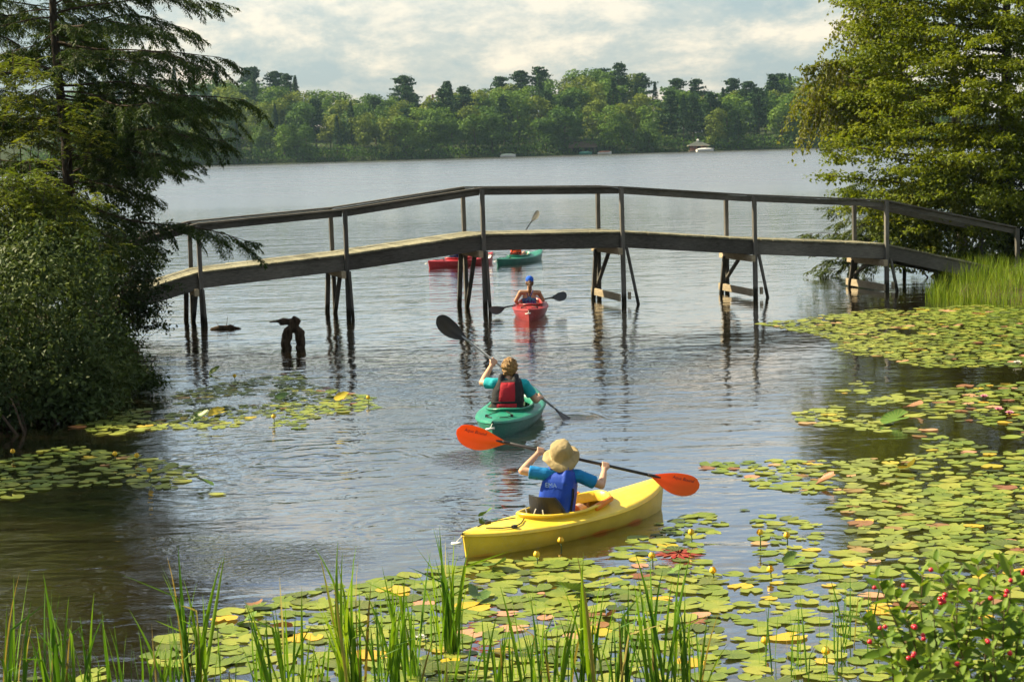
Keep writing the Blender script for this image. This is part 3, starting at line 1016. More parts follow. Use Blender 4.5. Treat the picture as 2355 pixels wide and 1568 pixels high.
# ---- young hemlock low at the right bank, behind the bridge
random.seed(35)
YD = 50.0
b0 = Vector((A(2080, 610, YD).x, YD, 0.0))
tq = [b0, A(2075, 500, YD), A(2070, 380, YD)]
b3 = []
for (sy, tx, ty, dd) in [(470, 1925, 478, -.3), (490, 1940, 510, .4), (520, 1925, 545, -.2), (540, 1870, 540, -.5), (560, 1955, 585, .2), (575, 1920, 600, -.4), (590, 1905, 618, -.6), (440, 1960, 450, .3),
                         (545, 1890, 552, .1), (505, 1965, 530, -.9), (580, 1975, 612, -.9), (460, 1990, 470, -.8)]:
    b3.append((A(2075, sy, YD), A(tx, ty, YD + dd)))
for k in range(26):
    y = random.uniform(390, 590); a = random.uniform(0, 2 * PI); ln = random.uniform(0.6, 1.6)
    s_ = A(2075, y, YD)
    b3.append((s_, s_ + Vector((math.cos(a) * ln, math.sin(a) * ln, random.uniform(-0.3, 0.1) * ln))))
hemlock('hemlock_sapling', 'young hemlock dipping its pale green sprays behind the right bridge posts', tq, [0.05, 0.04, 0.02], b3, M_HEMY, (0.09, 0.028), 0.13, 0.9)

# ---- shrubs
def shrub(name, label, lobes, n, size, mat, base, ratio=0.5, depth=0.4, up=0.4, stems=9, group=None, cat='shrub'):
    root = empty(name, base)
    sub = []
    for (c, r) in lobes:
        for k in range(13):
            v_ = rand_unit(1)[0]; v_[2] = abs(v_[2]) * 0.9 - 0.25
            sub.append((tuple(np.array(c) + v_ * np.array(r) * RNG.uniform(0.72, 1.0)), tuple(np.array([0.27, 0.27, 0.19]) * RNG.uniform(0.7, 1.5) * min(1, max(r) / 0.6))))
        for k in range(7):      # stray shoots
            v_ = rand_unit(1)[0]; v_[2] = abs(v_[2])
            sub.append((tuple(np.array(c) + v_ * np.array(r) * RNG.uniform(1.02, 1.22)), (0.09, 0.09, 0.15)))
    C, T, NN = shell_leaves(lobes, n // 2, depth, up, 1.2)
    C2, T2, N2 = shell_leaves(sub, n // 2 + n // 5, 0.7, up + 0.2, 1.2)
    C, T, NN = np.concatenate([C, C2]), np.concatenate([T, T2]), np.concatenate([NN, N2])
    keep = C[:, 2] > 0.02
    C, T, NN = C[keep], T[keep], NN[keep]
    s_ = RNG.uniform(0.5, 1.55, len(C)) * size
    sb = MB()
    for k in range(stems):
        c, r = random.choice(lobes)
        e_ = Vector(c) + Vector((random.uniform(-1, 1) * r[0], random.uniform(-1, 1) * r[1], random.uniform(-.2, .9) * r[2]))
        b_ = Vector(base) + Vector((random.uniform(-.4, .4), random.uniform(-.4, .4), -0.1))
        mid = b_.lerp(e_, 0.5) + Vector((0, 0, 0.2))
        sb.tube([b_, mid, e_], [0.022, 0.014, 0.004], 5)
        for q in range(3):
            f_ = e_ + Vector((random.uniform(-1, 1), random.uniform(-1, 1), random.uniform(-.3, 1))) * 0.4
            sb.tube([mid.lerp(e_, 0.3 + 0.3 * q), f_], [0.008, 0.002], 4)
    sb.build('stem', M_TWIG, root, True, True)
    link('foliage', leaf_mesh('foliage', C, T, NN, s_, s_ * ratio, 0.2), mat, root, True)
    return tag(root, label, cat, group)
def lobes_px(spec):
    out_ = []
    for (px, py, D, rx, ry, rz) in spec:
        c = A(px, py, D)
        out_.append(((c.x, c.y, c.z), (rx, ry, rz)))
    return out_
random.seed(41)
M_BUSH = leafmat('grey_green_bush', ramp4([(0.028, 0.052, 0.016), (0.052, 0.084, 0.026), (0.11, 0.145, 0.042)]), 0.25, 0.55, 0.3, patch=1.2)
M_BUSH2 = leafmat('dark_bush', ramp4([(0.022, 0.044, 0.012), (0.044, 0.074, 0.018), (0.09, 0.125, 0.026)]), 0.25, 0.55, 0.3, patch=1.2)
M_ALDER = leafmat('alder_leaves', ramp4([(0.014, 0.028, 0.008), (0.026, 0.048, 0.012), (0.048, 0.074, 0.016)]), 0.28, 0.45, 0.4, patch=1.0)
M_SUMAC = leafmat('yellow_green_compound_leaves', ramp4([(0.060, 0.10, 0.012), (0.115, 0.16, 0.018), (0.20, 0.22, 0.028)]), 0.38, 0.45, 0.4, patch=0.9)
b = W(110, 985)
shrub('shrub', 'largest rounded grey-green shrub at the left water edge, in front', lobes_px([
    (60, 700, 27.6, 1.15, 1.2, 1.05), (160, 800, 27.3, 0.85, 0.95, 0.80), (60, 880, 26.8, 0.95, 0.8, 0.62), (190, 890, 27.0, 0.62, 0.7, 0.48), (-60, 800, 27.0, 1.0, 1, 1.0), (110, 640, 28.4, 0.9, 1, 0.85), (150, 930, 26.8, 0.7, .6, .30), (240, 880, 27.4, 0.42, .5, .30)]),
    26000, 0.070, M_BUSH, (b.x - 0.4, b.y + 0.9, 0.1), 0.5, 0.45)
b = W(20, 1000)
shrub('shrub', 'small bright green shrub at the left picture edge, low over the water', lobes_px([(0, 960, 25.9, 0.35, 0.4, 0.32), (-40, 920, 26.0, .5, .5, .4)]), 1700, 0.07, M_ALDER, (b.x, b.y + 0.3, 0.05), 0.5, 0.6)
b = W(320, 905)
shrub('shrub', 'low dark shrub trailing over the water right of the largest shrub', lobes_px([
    (265, 830, 30.0, 0.42, 0.7, 0.36), (300, 870, 29.3, 0.34, 0.5, 0.17), (215, 790, 31, 0.6, 0.8, 0.6), (335, 880, 29.3, 0.22, 0.3, 0.08)]), 6000, 0.058, M_BUSH2, (b.x - 0.9, b.y + 1.0, 0.1), 0.5, 0.5)
b = W(60, 700)
shrub('shrub', 'tall grey-green shrub under the hemlock at far left', lobes_px([(40, 560, 30.0, 1.2, 1.2, 1.1), (-90, 600, 30, 1.2, 1.2, 1.2), (150, 620, 30.4, 0.8, 0.9, 0.9), (90, 500, 30.8, 0.7, 0.8, 0.5)]), 13000, 0.070, M_BUSH, (b.x, 31.0, 0.3), 0.5, 0.45)
# sapling with yellow-green compound leaves in the sun
def compound(name, label, base, heads, size=0.34):
    lt = Leafy()
    root_b = Vector(base)
    for (px, py, D, n_) in heads:
        h_ = A(px, py, D)
        st = lt.limb(root_b, h_, 0.018, -0.05, 6, 0.05)
        for k in range(n_):
            a = random.uniform(0, 2 * PI)
            d = Vector((math.cos(a), math.sin(a), random.uniform(-0.05, 0.4))).normalized()
            p0 = h_ + Vector((random.uniform(-.35, .35), random.uniform(-.35, .35), random.uniform(-.28, .22)))
            ln = size * random.uniform(0.7, 1.2)
            m_ = 15
            u = (np.arange(m_) // 2 + 1) / 8.0
            P = np.array(p0) + np.outer(u * ln, np.array(d)); P[:, 2] -= 0.5 * ln * u ** 2
            lat = np.array(d.cross(Vector((0, 0, 1))).normalized())
            sg = np.where(np.arange(m_) % 2 == 0, 1, -1.0)
            T = unit(np.outer(sg, lat) + np.array(d) * 0.55 + np.array([0, 0, -0.25]) + RNG.normal(size=P.shape) * 0.12)
            lt.C.append(P); lt.T.append(T); lt.N.append(unit(np.array([0, 0, 1.0]) + RNG.normal(size=P.shape) * 0.25))
            lt.L.append(np.full(m_, 0.30 * ln))
            lt.w.tube([p0, Vector(P[m_ // 2]), Vector(P[-1])], [0.004, 0.003, 0.002], 4, False)
    return lt.finish(name, label, base, M_SUMAC, 0.30, wood='stem', crown='leaves', cat='sapling', bark=M_TWIG)
random.seed(43)
compound('sapling', 'yellow-green sapling with feathery leaves between hemlock and rounded shrub', (A(90, 700, 29.8).x, 29.8, 0.4),
         [(30, 430, 29.3, 34), (110, 430, 29.2, 34), (175, 460, 29.5, 34), (70, 400, 29.6, 26), (180, 540, 29.4, 34), (0, 470, 29.2, 26), (220, 600, 29.6, 30), (130, 500, 29, 26), (-40, 420, 29.2, 20), (210, 680, 29.8, 18)])
compound('sapling', 'upper yellow-green sapling lit by sun beside the hemlock trunk', (A(20, 720, 31.2).x, 31.2, 0.5),
         [(30, 155, 31.0, 30), (90, 165, 31.0, 20), (95, 280, 30.8, 26), (140, 300, 30.8, 22), (190, 320, 31, 20), (20, 240, 31, 34), (30, 330, 31, 30), (-30, 200, 31, 24), (-40, 300, 31, 24), (150, 255, 31.2, 18), (220, 330, 31.2, 10)])
# alder: open, small dark leaves against the bright lake, behind
random.seed(45)
al = Leafy()
ab = A(250, 770, 37.5); ab.z = 0.1
for (tx, ty, dd, r_) in [(330, 470, 0, .03), (350, 520, -.5, .03), (330, 590, .4, .025), (375, 570, -.2, .025), (330, 640, .3, .02), (370, 690, -.4, .02), (350, 710, .2, .02), (380, 650, -.8, .02), (290, 520, -.6, .03), (260, 600, -.8, .03),
                         (240, 470, -.2, .03), (300, 740, -.6, .015), (310, 590, -1, .02), (260, 700, -.9, .02), (370, 740, -.5, .012), (340, 430, 0.4, .02), (280, 430, 0.2, .02), (350, 610, 0.3, .02)]:
    pts = al.limb(ab + Vector((random.uniform(-.3, .3), random.uniform(-.3, .3), 0)), A(tx, ty, 37.5 + dd), r_, 0.03, 7, 0.10)
    ln = (pts[-1] - pts[0]).length
    for j in range(int(14 + ln * 20)):
        q = random.uniform(0.35, 1.0)
        p, d = al.at(pts, q)
        a = random.uniform(0, 2 * PI)
        al.twig(p, d * 0.7 + Vector((math.cos(a), math.sin(a), random.uniform(-.3, .5))), random.uniform(.2, .55), 9, 0.072, 0.2, 0.6, wood=(j % 2 == 0))
al.finish('alder', 'open small-leaved alder hiding the left end of the bridge', ab, M_ALDER, 0.62, cat='shrub', wood='stem', crown='foliage', bark=M_TWIG)
# right bank shrubs
random.seed(47)
M_RB = leafmat('right_bank_leaves', ramp4([(0.035, 0.065, 0.010), (0.08, 0.115, 0.014), (0.18, 0.19, 0.02)]), 0.3, 0.45, 0.4, patch=0.9)
M_RB2 = leafmat('right_dark_leaves', ramp4([(0.014, 0.028, 0.008), (0.028, 0.046, 0.010), (0.06, 0.075, 0.015)]), 0.25, 0.45, 0.4, patch=0.9)
shrub('shrub', 'sunlit leafy shrub on the right bank behind the sloping rail', lobes_px([(2150, 470, 47.4, 0.9, 0.8, 0.7), (2080, 560, 48.2, 0.8, 0.7, 0.55), (2230, 540, 47.6, 1.0, 0.8, 0.7), (2120, 600, 47.6, 0.9, .6, .3), (2190, 420, 48, .8, .7, .5)]),
      11000, 0.085, M_RB, (A(2170, 600, 48).x, 48.2, 0.1), 0.55, 0.5)
shrub('shrub', 'dark dense shrub at the right picture edge beside the bridge end', lobes_px([(2330, 470, 48.6, 1.1, 1.0, 1.1), (2400, 560, 48.0, 1.2, 1, 0.9), (2280, 600, 48.6, .8, .8, .5), (2360, 330, 50, 1.2, 1, 1.2), (2440, 400, 49, 1.3, 1, 1.4)]),
      12000, 0.085, M_RB2, (A(2340, 600, 48.6).x, 48.8, 0.2), 0.55, 0.5)
for (x, y, n_, lab) in [(13.6, 45.5, 1.0, 'leafy shrub on the right bank beyond the end of the bridge'), (15.2, 41.5, 1.2, 'leafy shrub farther along the right bank, nearer the viewer'), (16.5, 48.0, 1.5, 'tall leafy shrub on the right bank behind the bridge path')]:
    shrub('shrub', lab, [((x, y, 0.9 * n_), (1.0 * n_, 0.9 * n_, 0.9 * n_)), ((x + 0.8 * n_, y + 0.5, 0.7 * n_), (0.8 * n_, 0.8 * n_, 0.7 * n_)), ((x - 0.6 * n_, y - 0.4, 0.6 * n_), (0.7 * n_, 0.7 * n_, 0.6 * n_))], 5000, 0.11, M_RB, (x, y, hr(x, y)), 0.55, 0.5)
# ---- the wood goes on along the left bank and shades the cove
random.seed(49)
for (x, y, h, rr, lab) in [(-11.6, 25.2, 8.0, 1.9, 'broad leafy tree on the left bank shading the lily drift'), (-14.5, 23.0, 9.0, 2.2, 'broad leafy tree farther along the left bank')]:
    ls_ = Leafy(); bs = Vector((x, y, hl(x, y) - 0.1))
    tk = ls_.limb(bs, bs + Vector((0.2, 0, h * 0.8)), 0.16, 0, 8, 0.02)
    lb_ = []
    for k in range(46):
        a = random.uniform(0, 2 * PI); q = random.uniform(0.25, 1.0)
        ra = rr * math.sin(PI * (0.15 + 0.8 * q)) ** 0.6 * random.uniform(0.3, 1)
        c = bs + Vector((math.cos(a) * ra, math.sin(a) * ra, h * q))
        ls_.limb(ls_.at(tk, min(0.95, q * 0.85))[0], c, 0.03, 0, 4)
        lb_.append((tuple(c), (random.uniform(.4, .75), random.uniform(.4, .75), random.uniform(.25, .4))))
    C_, T_, N_ = shell_leaves(lb_, 9000, 0.9, 0.5, 1.0)
    ls_.C.append(C_); ls_.T.append(T_); ls_.N.append(N_); ls_.L.append(RNG.uniform(0.10, 0.18, len(C_)))
    ls_.finish('broadleaf_tree', lab, bs, M_RB, 0.6)

# ================================================================== footbridge
M_WOODX = woodmat('weathered_plank', (0.050, 0.046, 0.040), (0.100, 0.094, 0.082), (0.19, 0.178, 0.155), (1.0, 9, 16))
M_WOODZ = woodmat('weathered_post', (0.052, 0.049, 0.044), (0.105, 0.100, 0.090), (0.20, 0.188, 0.17), (14, 14, 1.0))
M_WOODY = woodmat('weathered_deck', (0.11, 0.105, 0.072), (0.21, 0.20, 0.135), (0.32, 0.305, 0.215), (9, 1.2, 9))
M_WOODP = woodmat('pale_board', (0.20, 0.16, 0.11), (0.34, 0.28, 0.19), (0.50, 0.42, 0.30), (2, 2, 12), 0.15)
near_px = [(466, 750), (797, 735), (1115, 716), (1428, 703), (1737, 688), (2038, 668)]
npts = [W(x, y) for x, y in near_px]
P0 = npts[0].copy(); P1 = npts[-1].copy()
BU = (P1 - P0); BU.z = 0; BU.normalize()
BV = Vector((-BU.y, BU.x, 0))            # across the bridge, away from the viewer
if BV.y < 0: BV = -BV
def on_line(px, py):
    """point of the near side plane of the bridge seen at (px, py)"""
    d = ray(px, py)
    nrm = BV
    t_ = (P0 - EYE).dot(nrm) / d.dot(nrm)
    return EYE + d * t_
BW = 1.5
ST = []   # stations: along-bridge distance, deck top z, rail top z
rail_px = [(210, 578), (457, 513), (793, 480), (1107, 431), (1428, 428), (1730, 447), (2033, 459), (2330, 521)]
deck_px = [(210, 702), (459, 624), (795, 584), (1109, 538), (1428, 532), (1732, 549), (2035, 560), (2335, 624)]
for (r, d) in zip(rail_px, deck_px):
    pr = on_line(*r); pd = on_line(*d)
    ST.append(((pd - P0).dot(BU), pd.z, pr.z))
def bp(s_, v, z):
    q = P0 + BU * s_ + BV * v
    return Vector((q.x, q.y, z))
bridge = empty('footbridge', bp(ST[3][0], BW / 2, 0))
tag(bridge, 'weathered grey wooden footbridge with railings arching over the channel', 'bridge')
def bpart(name, mat, fn):
    b_ = MB(); fn(b_)
    return b_.build(name, mat, bridge, True)
random.seed(51)
SW, SH = 0.07, 0.31
for i in range(len(ST) - 1):
    a = ST[i]; b_ = ST[i + 1]
    for v in (0.0, BW):
        off = -0.005 if v == 0 else 0.005
        j = random.uniform(-0.006, 0.006)
        bpart('stringer', M_WOODX, lambda q: q.beam(bp(a[0] + 0.004, v + off, a[1] - 0.045 - SH / 2 + j), bp(b_[0] - 0.004, v + off, b_[1] - 0.045 - SH / 2 + j), SW, SH))
    # deck planks, one by one
    L_ = b_[0] - a[0]
    n_ = int(L_ / 0.146)
    slope = (b_[1] - a[1]) / L_
    for k in range(n_):
        s0 = a[0] + L_ * (k + 0.5) / n_
        z0 = a[1] - 0.020 + slope * (s0 - a[0]) + random.uniform(-0.003, 0.003)
        ov = random.uniform(0.03, 0.06)
        Mx = Matrix((BU * 1.0 + Vector((0, 0, slope)), BV, Vector((-BU.x * slope, -BU.y * slope, 1)))).transposed()
        bpart('plank', M_WOODY, lambda q: q.box(bp(s0, BW / 2 + random.uniform(-0.01, 0.01), z0), (L_ / n_ - 0.008, BW + 0.07 + ov * 2, 0.038), Mx, 0.0015))
    # rails: cap board lying flat, edge board under it
    for v, sgn in ((-0.03, -1), (BW + 0.03, 1)):
        bpart('rail_cap', M_WOODX, lambda q: q.beam(bp(a[0] - 0.01, v, a[2] - 0.02), bp(b_[0] - 0.014, v, b_[2] - 0.02), 0.145, 0.038))
        bpart('rail_board', M_WOODX, lambda q: q.beam(bp(a[0] + 0.03, v - sgn * 0.02, a[2] - 0.045 - 0.062), bp(b_[0] - 0.05, v - sgn * 0.02, b_[2] - 0.045 - 0.062), 0.040, 0.12))
for i, st in enumerate(ST):
    s0, zd, zr = st
    bot = -0.9 if 0 < i < 7 else zd - 1.1
    for v in (-0.095, BW + 0.095):
        lean = random.uniform(-0.02, 0.02)
        bpart('post', M_WOODZ, lambda q: q.beam(bp(s0 + lean * 2.0, v, bot), bp(s0 - lean * 0.4, v, zr - 0.043), 0.088, 0.09, BV))
    if i in (0, 7): continue
    # cap timber under the stringers
    bpart('cap_beam', M_WOODP, lambda q: q.beam(bp(s0 - 0.10, -0.25, zd - 0.045 - SH - 0.075), bp(s0 - 0.10, BW + 0.22, zd - 0.045 - SH - 0.075), 0.09, 0.145))
    # battered legs on both sides, a raking strut along the bridge on the right
    bpart('brace', M_WOODZ, lambda q: q.beam(bp(s0 - 0.15, BW - 0.15, zd - 0.45), bp(s0 - 0.17, BW + 0.22, -0.6), 0.06, 0.10, BU))
    if i >= 4:
        top = zd - 0.34
        bpart('brace', M_WOODZ, lambda q: q.beam(bp(s0 + 0.075, -0.13, top), bp(s0 + 0.075 + 0.27 * (top + 0.3) / 1.5, -0.20, -0.3), 0.05, 0.085, BV))
        bpart('brace', M_WOODZ, lambda q: q.beam(bp(s0 - 0.02, BW * 0.55, zd - 0.50), bp(s0 - 0.10, BW + 0.05, 0.25), 0.05, 0.085, BU))
        zc = (0.17, 0.13, 0.09)[i - 4] if i >= 4 else 0.2
        bpart('cross_board', M_WOODP, lambda q: q.beam(bp(s0 - 0.145, -0.26, zc), bp(s0 - 0.145, BW + 0.24, zc + 0.02), 0.045, 0.16))
        bpart('cross_board', M_WOODP, lambda q: q.beam(bp(s0 + 0.07, -0.19, zc + 0.03), bp(s0 + 0.13, -0.19, zc + 0.03), 0.06, 0.16))
    else:
        bpart('brace', M_WOODZ, lambda q: q.beam(bp(s0 + 0.03, -0.17, zd - 0.36), bp(s0 + 0.09, -0.24, -0.6), 0.055, 0.11, BV))
        bpart('brace', M_WOODZ, lambda q: q.beam(bp(s0 - 0.03, 0.6, zd - 0.5), bp(s0 - 0.05, BW + 0.1, -0.4), 0.05, 0.09, BU))

# ================================================================== far shore buildings and boats
M_WHITE = plain('white_paint', (0.75, 0.74, 0.70), 0.5)
M_SHING = plain('brown_shingle', (0.15, 0.105, 0.085), 0.9, 0.2)
M_GREYSH = plain('grey_shingle', (0.22, 0.21, 0.19), 0.9, 0.2)
M_REDWD = plain('reddish_boards', (0.32, 0.15, 0.10), 0.8, 0.2)
M_DARKIN = plain('dark_interior', (0.015, 0.015, 0.018), 0.9, 0.1)
M_CREAM = plain('cream_trim', (0.62, 0.55, 0.42), 0.6)
M_GLASS = plain('window_glass', (0.03, 0.04, 0.05), 0.08, 0.6)
M_DOCK = plain('dock_boards', (0.30, 0.25, 0.19), 0.85, 0.2)
def boathouse():
    c = W(1618, 346); c.y = SHORE_Y - 1.0; c.x = fx(1617, c.y)
    r = empty('boathouse', (c.x, c.y, 0))
    def pt(name, mat, fn):
        b_ = MB(); fn(b_); return b_.build(name, mat, r)
    pt('deck', M_DOCK, lambda b: b.box((0, 0, 0.25), (6.4, 4.4, 0.22)))
    for sx_ in (-2.6, -0.9, 0.9, 2.6):
        for sy_ in (-1.7, 1.7):
            pt('pillar', M_REDWD, lambda b: b.beam((sx_, sy_, 0.36), (sx_, sy_, 2.0), 0.22, 0.22, Vector((0, 1, 0))))
    pt('wall', M_REDWD, lambda b: b.box((-0.1, 1.3, 1.15), (5.0, 0.2, 1.6)))
    pt('wall', M_REDWD, lambda b: b.box((-1.9, -0.9, 0.8), (1.4, 1.2, 0.9)))
    d_ = pt('door', M_DARKIN, lambda b: b.box((0.3, 1.17, 1.05), (1.0, 0.05, 1.4)))
    w_ = pt('window', M_CREAM, lambda b: b.box((-1.0, 1.17, 1.3), (0.8, 0.05, 0.7)))
    b2_ = MB(); b2_.box((-1.0, 1.13, 1.3), (0.6, 0.04, 0.5)); b2_.build('pane', M_GLASS, w_)
    rb = MB()
    e_ = [(-3.5, -2.5, 2.0), (3.5, -2.5, 2.0), (3.5, 2.5, 2.0), (-3.5, 2.5, 2.0), (-0.6, 0, 3.35), (0.6, 0, 3.35)]
    rb.add(e_, [(0, 1, 5, 4), (1, 2, 5), (2, 3, 4, 5), (3, 0, 4), (3, 2, 1, 0)])
    rf = rb.build('roof', plain('dark_slate_roof', (0.075, 0.085, 0.080), 0.9, 0.2), r)
    r.scale = (0.82, 0.82, 0.82)
    b3_ = MB(); b3_.box((0, 0, 1.94), (7.15, 5.1, 0.14)); b3_.build('fascia', M_CREAM, rf)
    b4_ = MB(); b4_.box((-0.2, 0, 3.5), (0.7, 0.6, 0.5)); b4_.add([(-.65, -.4, 3.76), (.25, -.4, 3.76), (.25, .4, 3.76), (-.65, .4, 3.76), (-.2, 0, 4.1)], [(0, 1, 4), (1, 2, 4), (2, 3, 4), (3, 0, 4), (3, 2, 1, 0)])
    b4_.build('cupola', M_WHITE, rf)
    tag(r, 'open boathouse with grey hipped roof and reddish pillars on the far shore', 'boathouse')
boathouse()
def lodge():
    y = SHORE_Y + 3.0; x = fx(1352, y)
    r = empty('boathouse', (x, y, 0.2))
    def pt(name, mat, fn):
        b_ = MB(); fn(b_); return b_.build(name, mat, r)
    pt('wall', M_SHING, lambda b: b.box((0, 0, 1.0), (6.4, 4, 2.0)))
    for k in (-1.6, 1.6):
        pt('door', M_DARKIN, lambda b: b.box((k, -2.02, 0.8), (2.4, 0.06, 1.5)))
    rb = MB()
    rb.add([(-3.8, -2.6, 1.9), (3.8, -2.6, 1.9), (3.5, 0, 3.3), (-3.5, 0, 3.3), (-3.8, 2.6, 1.9), (3.8, 2.6, 1.9), (-3.8, -2.6, 1.75), (3.8, -2.6, 1.75), (-3.8, 2.6, 1.75), (3.8, 2.6, 1.75)],
           [(0, 1, 2, 3), (3, 2, 5, 4), (6, 7, 1, 0), (4, 5, 9, 8), (0, 3, 4, 8, 6), (1, 7, 9, 5, 2), (6, 8, 9, 7)])
    rb.build('roof', M_SHING, r)
    tag(r, 'low brown boathouse with shingled gable roof on the far shore', 'boathouse')
lodge()
def hill_house(px, py, size, lab, D):
    p = A(px, py, D)
    r = empty('house', (p.x, D, p.z - 5.5))
    def pt(name, mat, fn, par=None):
        b_ = MB(); fn(b_); return b_.build(name, mat, par or r)
    w, dp, hgt = size
    pt('wall', M_WHITE, lambda b: (b.box((0, 0, hgt / 2), (w, dp, hgt)), b.add([(-w / 2, -dp / 2, hgt), (w / 2, -dp / 2, hgt), (0, -dp / 2, hgt + w * .4), (-w / 2, dp / 2, hgt), (w / 2, dp / 2, hgt), (0, dp / 2, hgt + w * .4)], [(0, 1, 2), (5, 4, 3)])))
    rb = MB()
    k = w / 2 + 0.4; z = hgt - 0.2; zt = hgt + w * .4 + 0.15
    for s_ in (-1, 1):
        rb.add([(s_ * k, -dp / 2 - .3, z), (0, -dp / 2 - .3, zt), (0, dp / 2 + .3, zt), (s_ * k, dp / 2 + .3, z), (s_ * k, -dp / 2 - .3, z + .15), (0, -dp / 2 - .3, zt + .15), (0, dp / 2 + .3, zt + .15), (s_ * k, dp / 2 + .3, z + .15)],
               [(0, 1, 2, 3), (7, 6, 5, 4), (0, 4, 5, 1), (2, 6, 7, 3), (0, 3, 7, 4)])
    rf = rb.build('roof', M_REDWD if px > 1300 else M_GREYSH, r)
    b_ = MB(); b_.box((w * .2, 0.5, zt + 0.2), (0.6, 0.6, 1.6)); b_.build('chimney', M_REDWD, rf)
    for xx in (-w * .2, w * .2):
        f_ = pt('window', M_CREAM, lambda b: b.box((xx, -dp / 2 - .03, hgt * .6), (1.0, .08, 1.3)))
        pt('pane', M_GLASS, lambda b: b.box((xx, -dp / 2 - .08, hgt * .6), (.8, .04, 1.1)), f_)
    tag(r, lab, 'house')
hill_house(988, 234, (5, 6, 4.5), 'pale house showing through the dip in the wooded skyline', SHORE_Y + 80)
hill_house(1612, 236, (5, 6, 4.5), 'white gabled house high among the trees above the open boathouse', SHORE_Y + 78)
M_BOATW = plain('boat_white', (0.8, 0.8, 0.78), 0.35)
M_BOATG = plain('boat_green', (0.05, 0.2, 0.17), 0.4)
def motorboat(px, length, lab, mat, cover, dy=-2.5, rz=0.1):
    y = SHORE_Y + dy; x = fx(px, y)
    r = empty('motorboat', (x, y, 0), rz)
    b_ = MB(); rows = []
    for i in range(11):
        t_ = -1 + 2 * i / 10; w = 0.85 * (1 - max(0, t_) ** 2.5) + 0.02; z = 0.55 + 0.25 * max(0, t_) ** 2
        rows.append([Vector((t_ * length / 2, w * math.cos(a), (z + .2) * (1 - math.sin(a)) - .2)) for a in [PI * j / 8 for j in range(9)]])
    b_.grid(rows)
    b_.add(rows[0], [tuple(range(9))])
    b_.build('hull', mat, r, smooth=True)
    c_ = MB(); rows = []
    for i in range(9):
        t_ = -0.95 + 1.7 * i / 8; w = 0.82 * (1 - max(0, t_) ** 2.5) + 0.01
        rows.append([Vector((t_ * length / 2, w * math.cos(a), 0.58 + 0.35 * math.sin(a) * (1 - t_ * t_) ** .5)) for a in [PI * j / 8 for j in range(9)]])
    c_.grid(rows); c_.build('cover', cover, r, smooth=True)
    w_ = MB(); w_.box((0.3, 0, 0.95), (0.06, 1.1, 0.35)); w_.build('windscreen', M_GLASS, r)
    tag(r, lab, 'boat', 'boats moored along the far shore')
motorboat(1632, 4.6, 'white motorboat moored in front of the open boathouse', M_BOATW, M_BOATW, -4.6, 0.15)
motorboat(1181, 4.0, 'pale covered boat at the far shore right of centre', M_BOATW, plain('pale_green_cover', (0.5, 0.58, 0.45), 0.7), -2.2, -0.2)
motorboat(1402, 3.6, 'small white boat right of the low brown boathouse', M_BOATW, M_REDWD, -2.4, 0.1)
motorboat(1358, 3.4, 'dark green boat in front of the low brown boathouse', M_BOATG, M_BOATG, -2.5, -0.1)

# ================================================================== driftwood
M_DRIFT = barkmat('wet_driftwood', (0.016, 0.011, 0.007), (0.075, 0.050, 0.030), 5)
from mathutils import noise as mnoise
def drift(co, no):
    v = mnoise.noise(co * 9.0) * 0.020 + mnoise.noise(co * 26.0) * 0.008
    return co + no * v
SDp = W(672, 800).y
b_ = MB()
def q_(x, y, d=0): return A(x, y, SDp + d)
for (a, c, ra, rc) in [((664, 818), (657, 790), .085, .095), ((657, 790), (662, 764), .095, .098), ((662, 764), (674, 750), .085, .080), ((686, 818), (693, 790), .078, .088), ((693, 790), (688, 764), .088, .092), ((688, 764), (676, 750), .078, .080),
                       ((676, 752), (682, 738), .085, .070), ((682, 738), (676, 729), .070, .028), ((678, 741), (652, 737), .065, .050), ((652, 737), (618, 741), .046, .010), ((664, 741), (642, 747), .045, .012), ((694, 775), (698, 760), .03, .01)]:
    b_.capsule(q_(*a), q_(*c), ra, rc, 10)
st = link('driftwood_stump', remeshed(b_, 0.016, 2, drift), M_DRIFT)
setloc(st, W(672, 806)); tag(st, 'dark arched driftwood stump with a beak-like snag rising from the water', 'stump')
b_ = MB()
LD = W(515, 757).y
for (a, c, ra, rc) in [((487, 759), (505, 755), .05, .07), ((505, 755), (530, 754), .07, .07), ((530, 754), (555, 756), .06, .02)]:
    b_.capsule(A(*a, LD), A(*c, LD), ra, rc, 10)
lg = link('sunken_log', remeshed(b_, 0.016, 2, drift), M_DRIFT)
tw = MB()
for (x0, x1, y1) in [(505, 497, 738), (520, 524, 726), (535, 540, 742)]:
    tw.tube([A(x0, 755, LD), A(x1, y1, LD)], [0.008, 0.002], 5)
setloc(lg, A(515, 757, LD))
o = tw.build('twig', M_TWIG, lg, True)
tag(lg, 'low dark log lying in the water right of the left bridge posts', 'log')

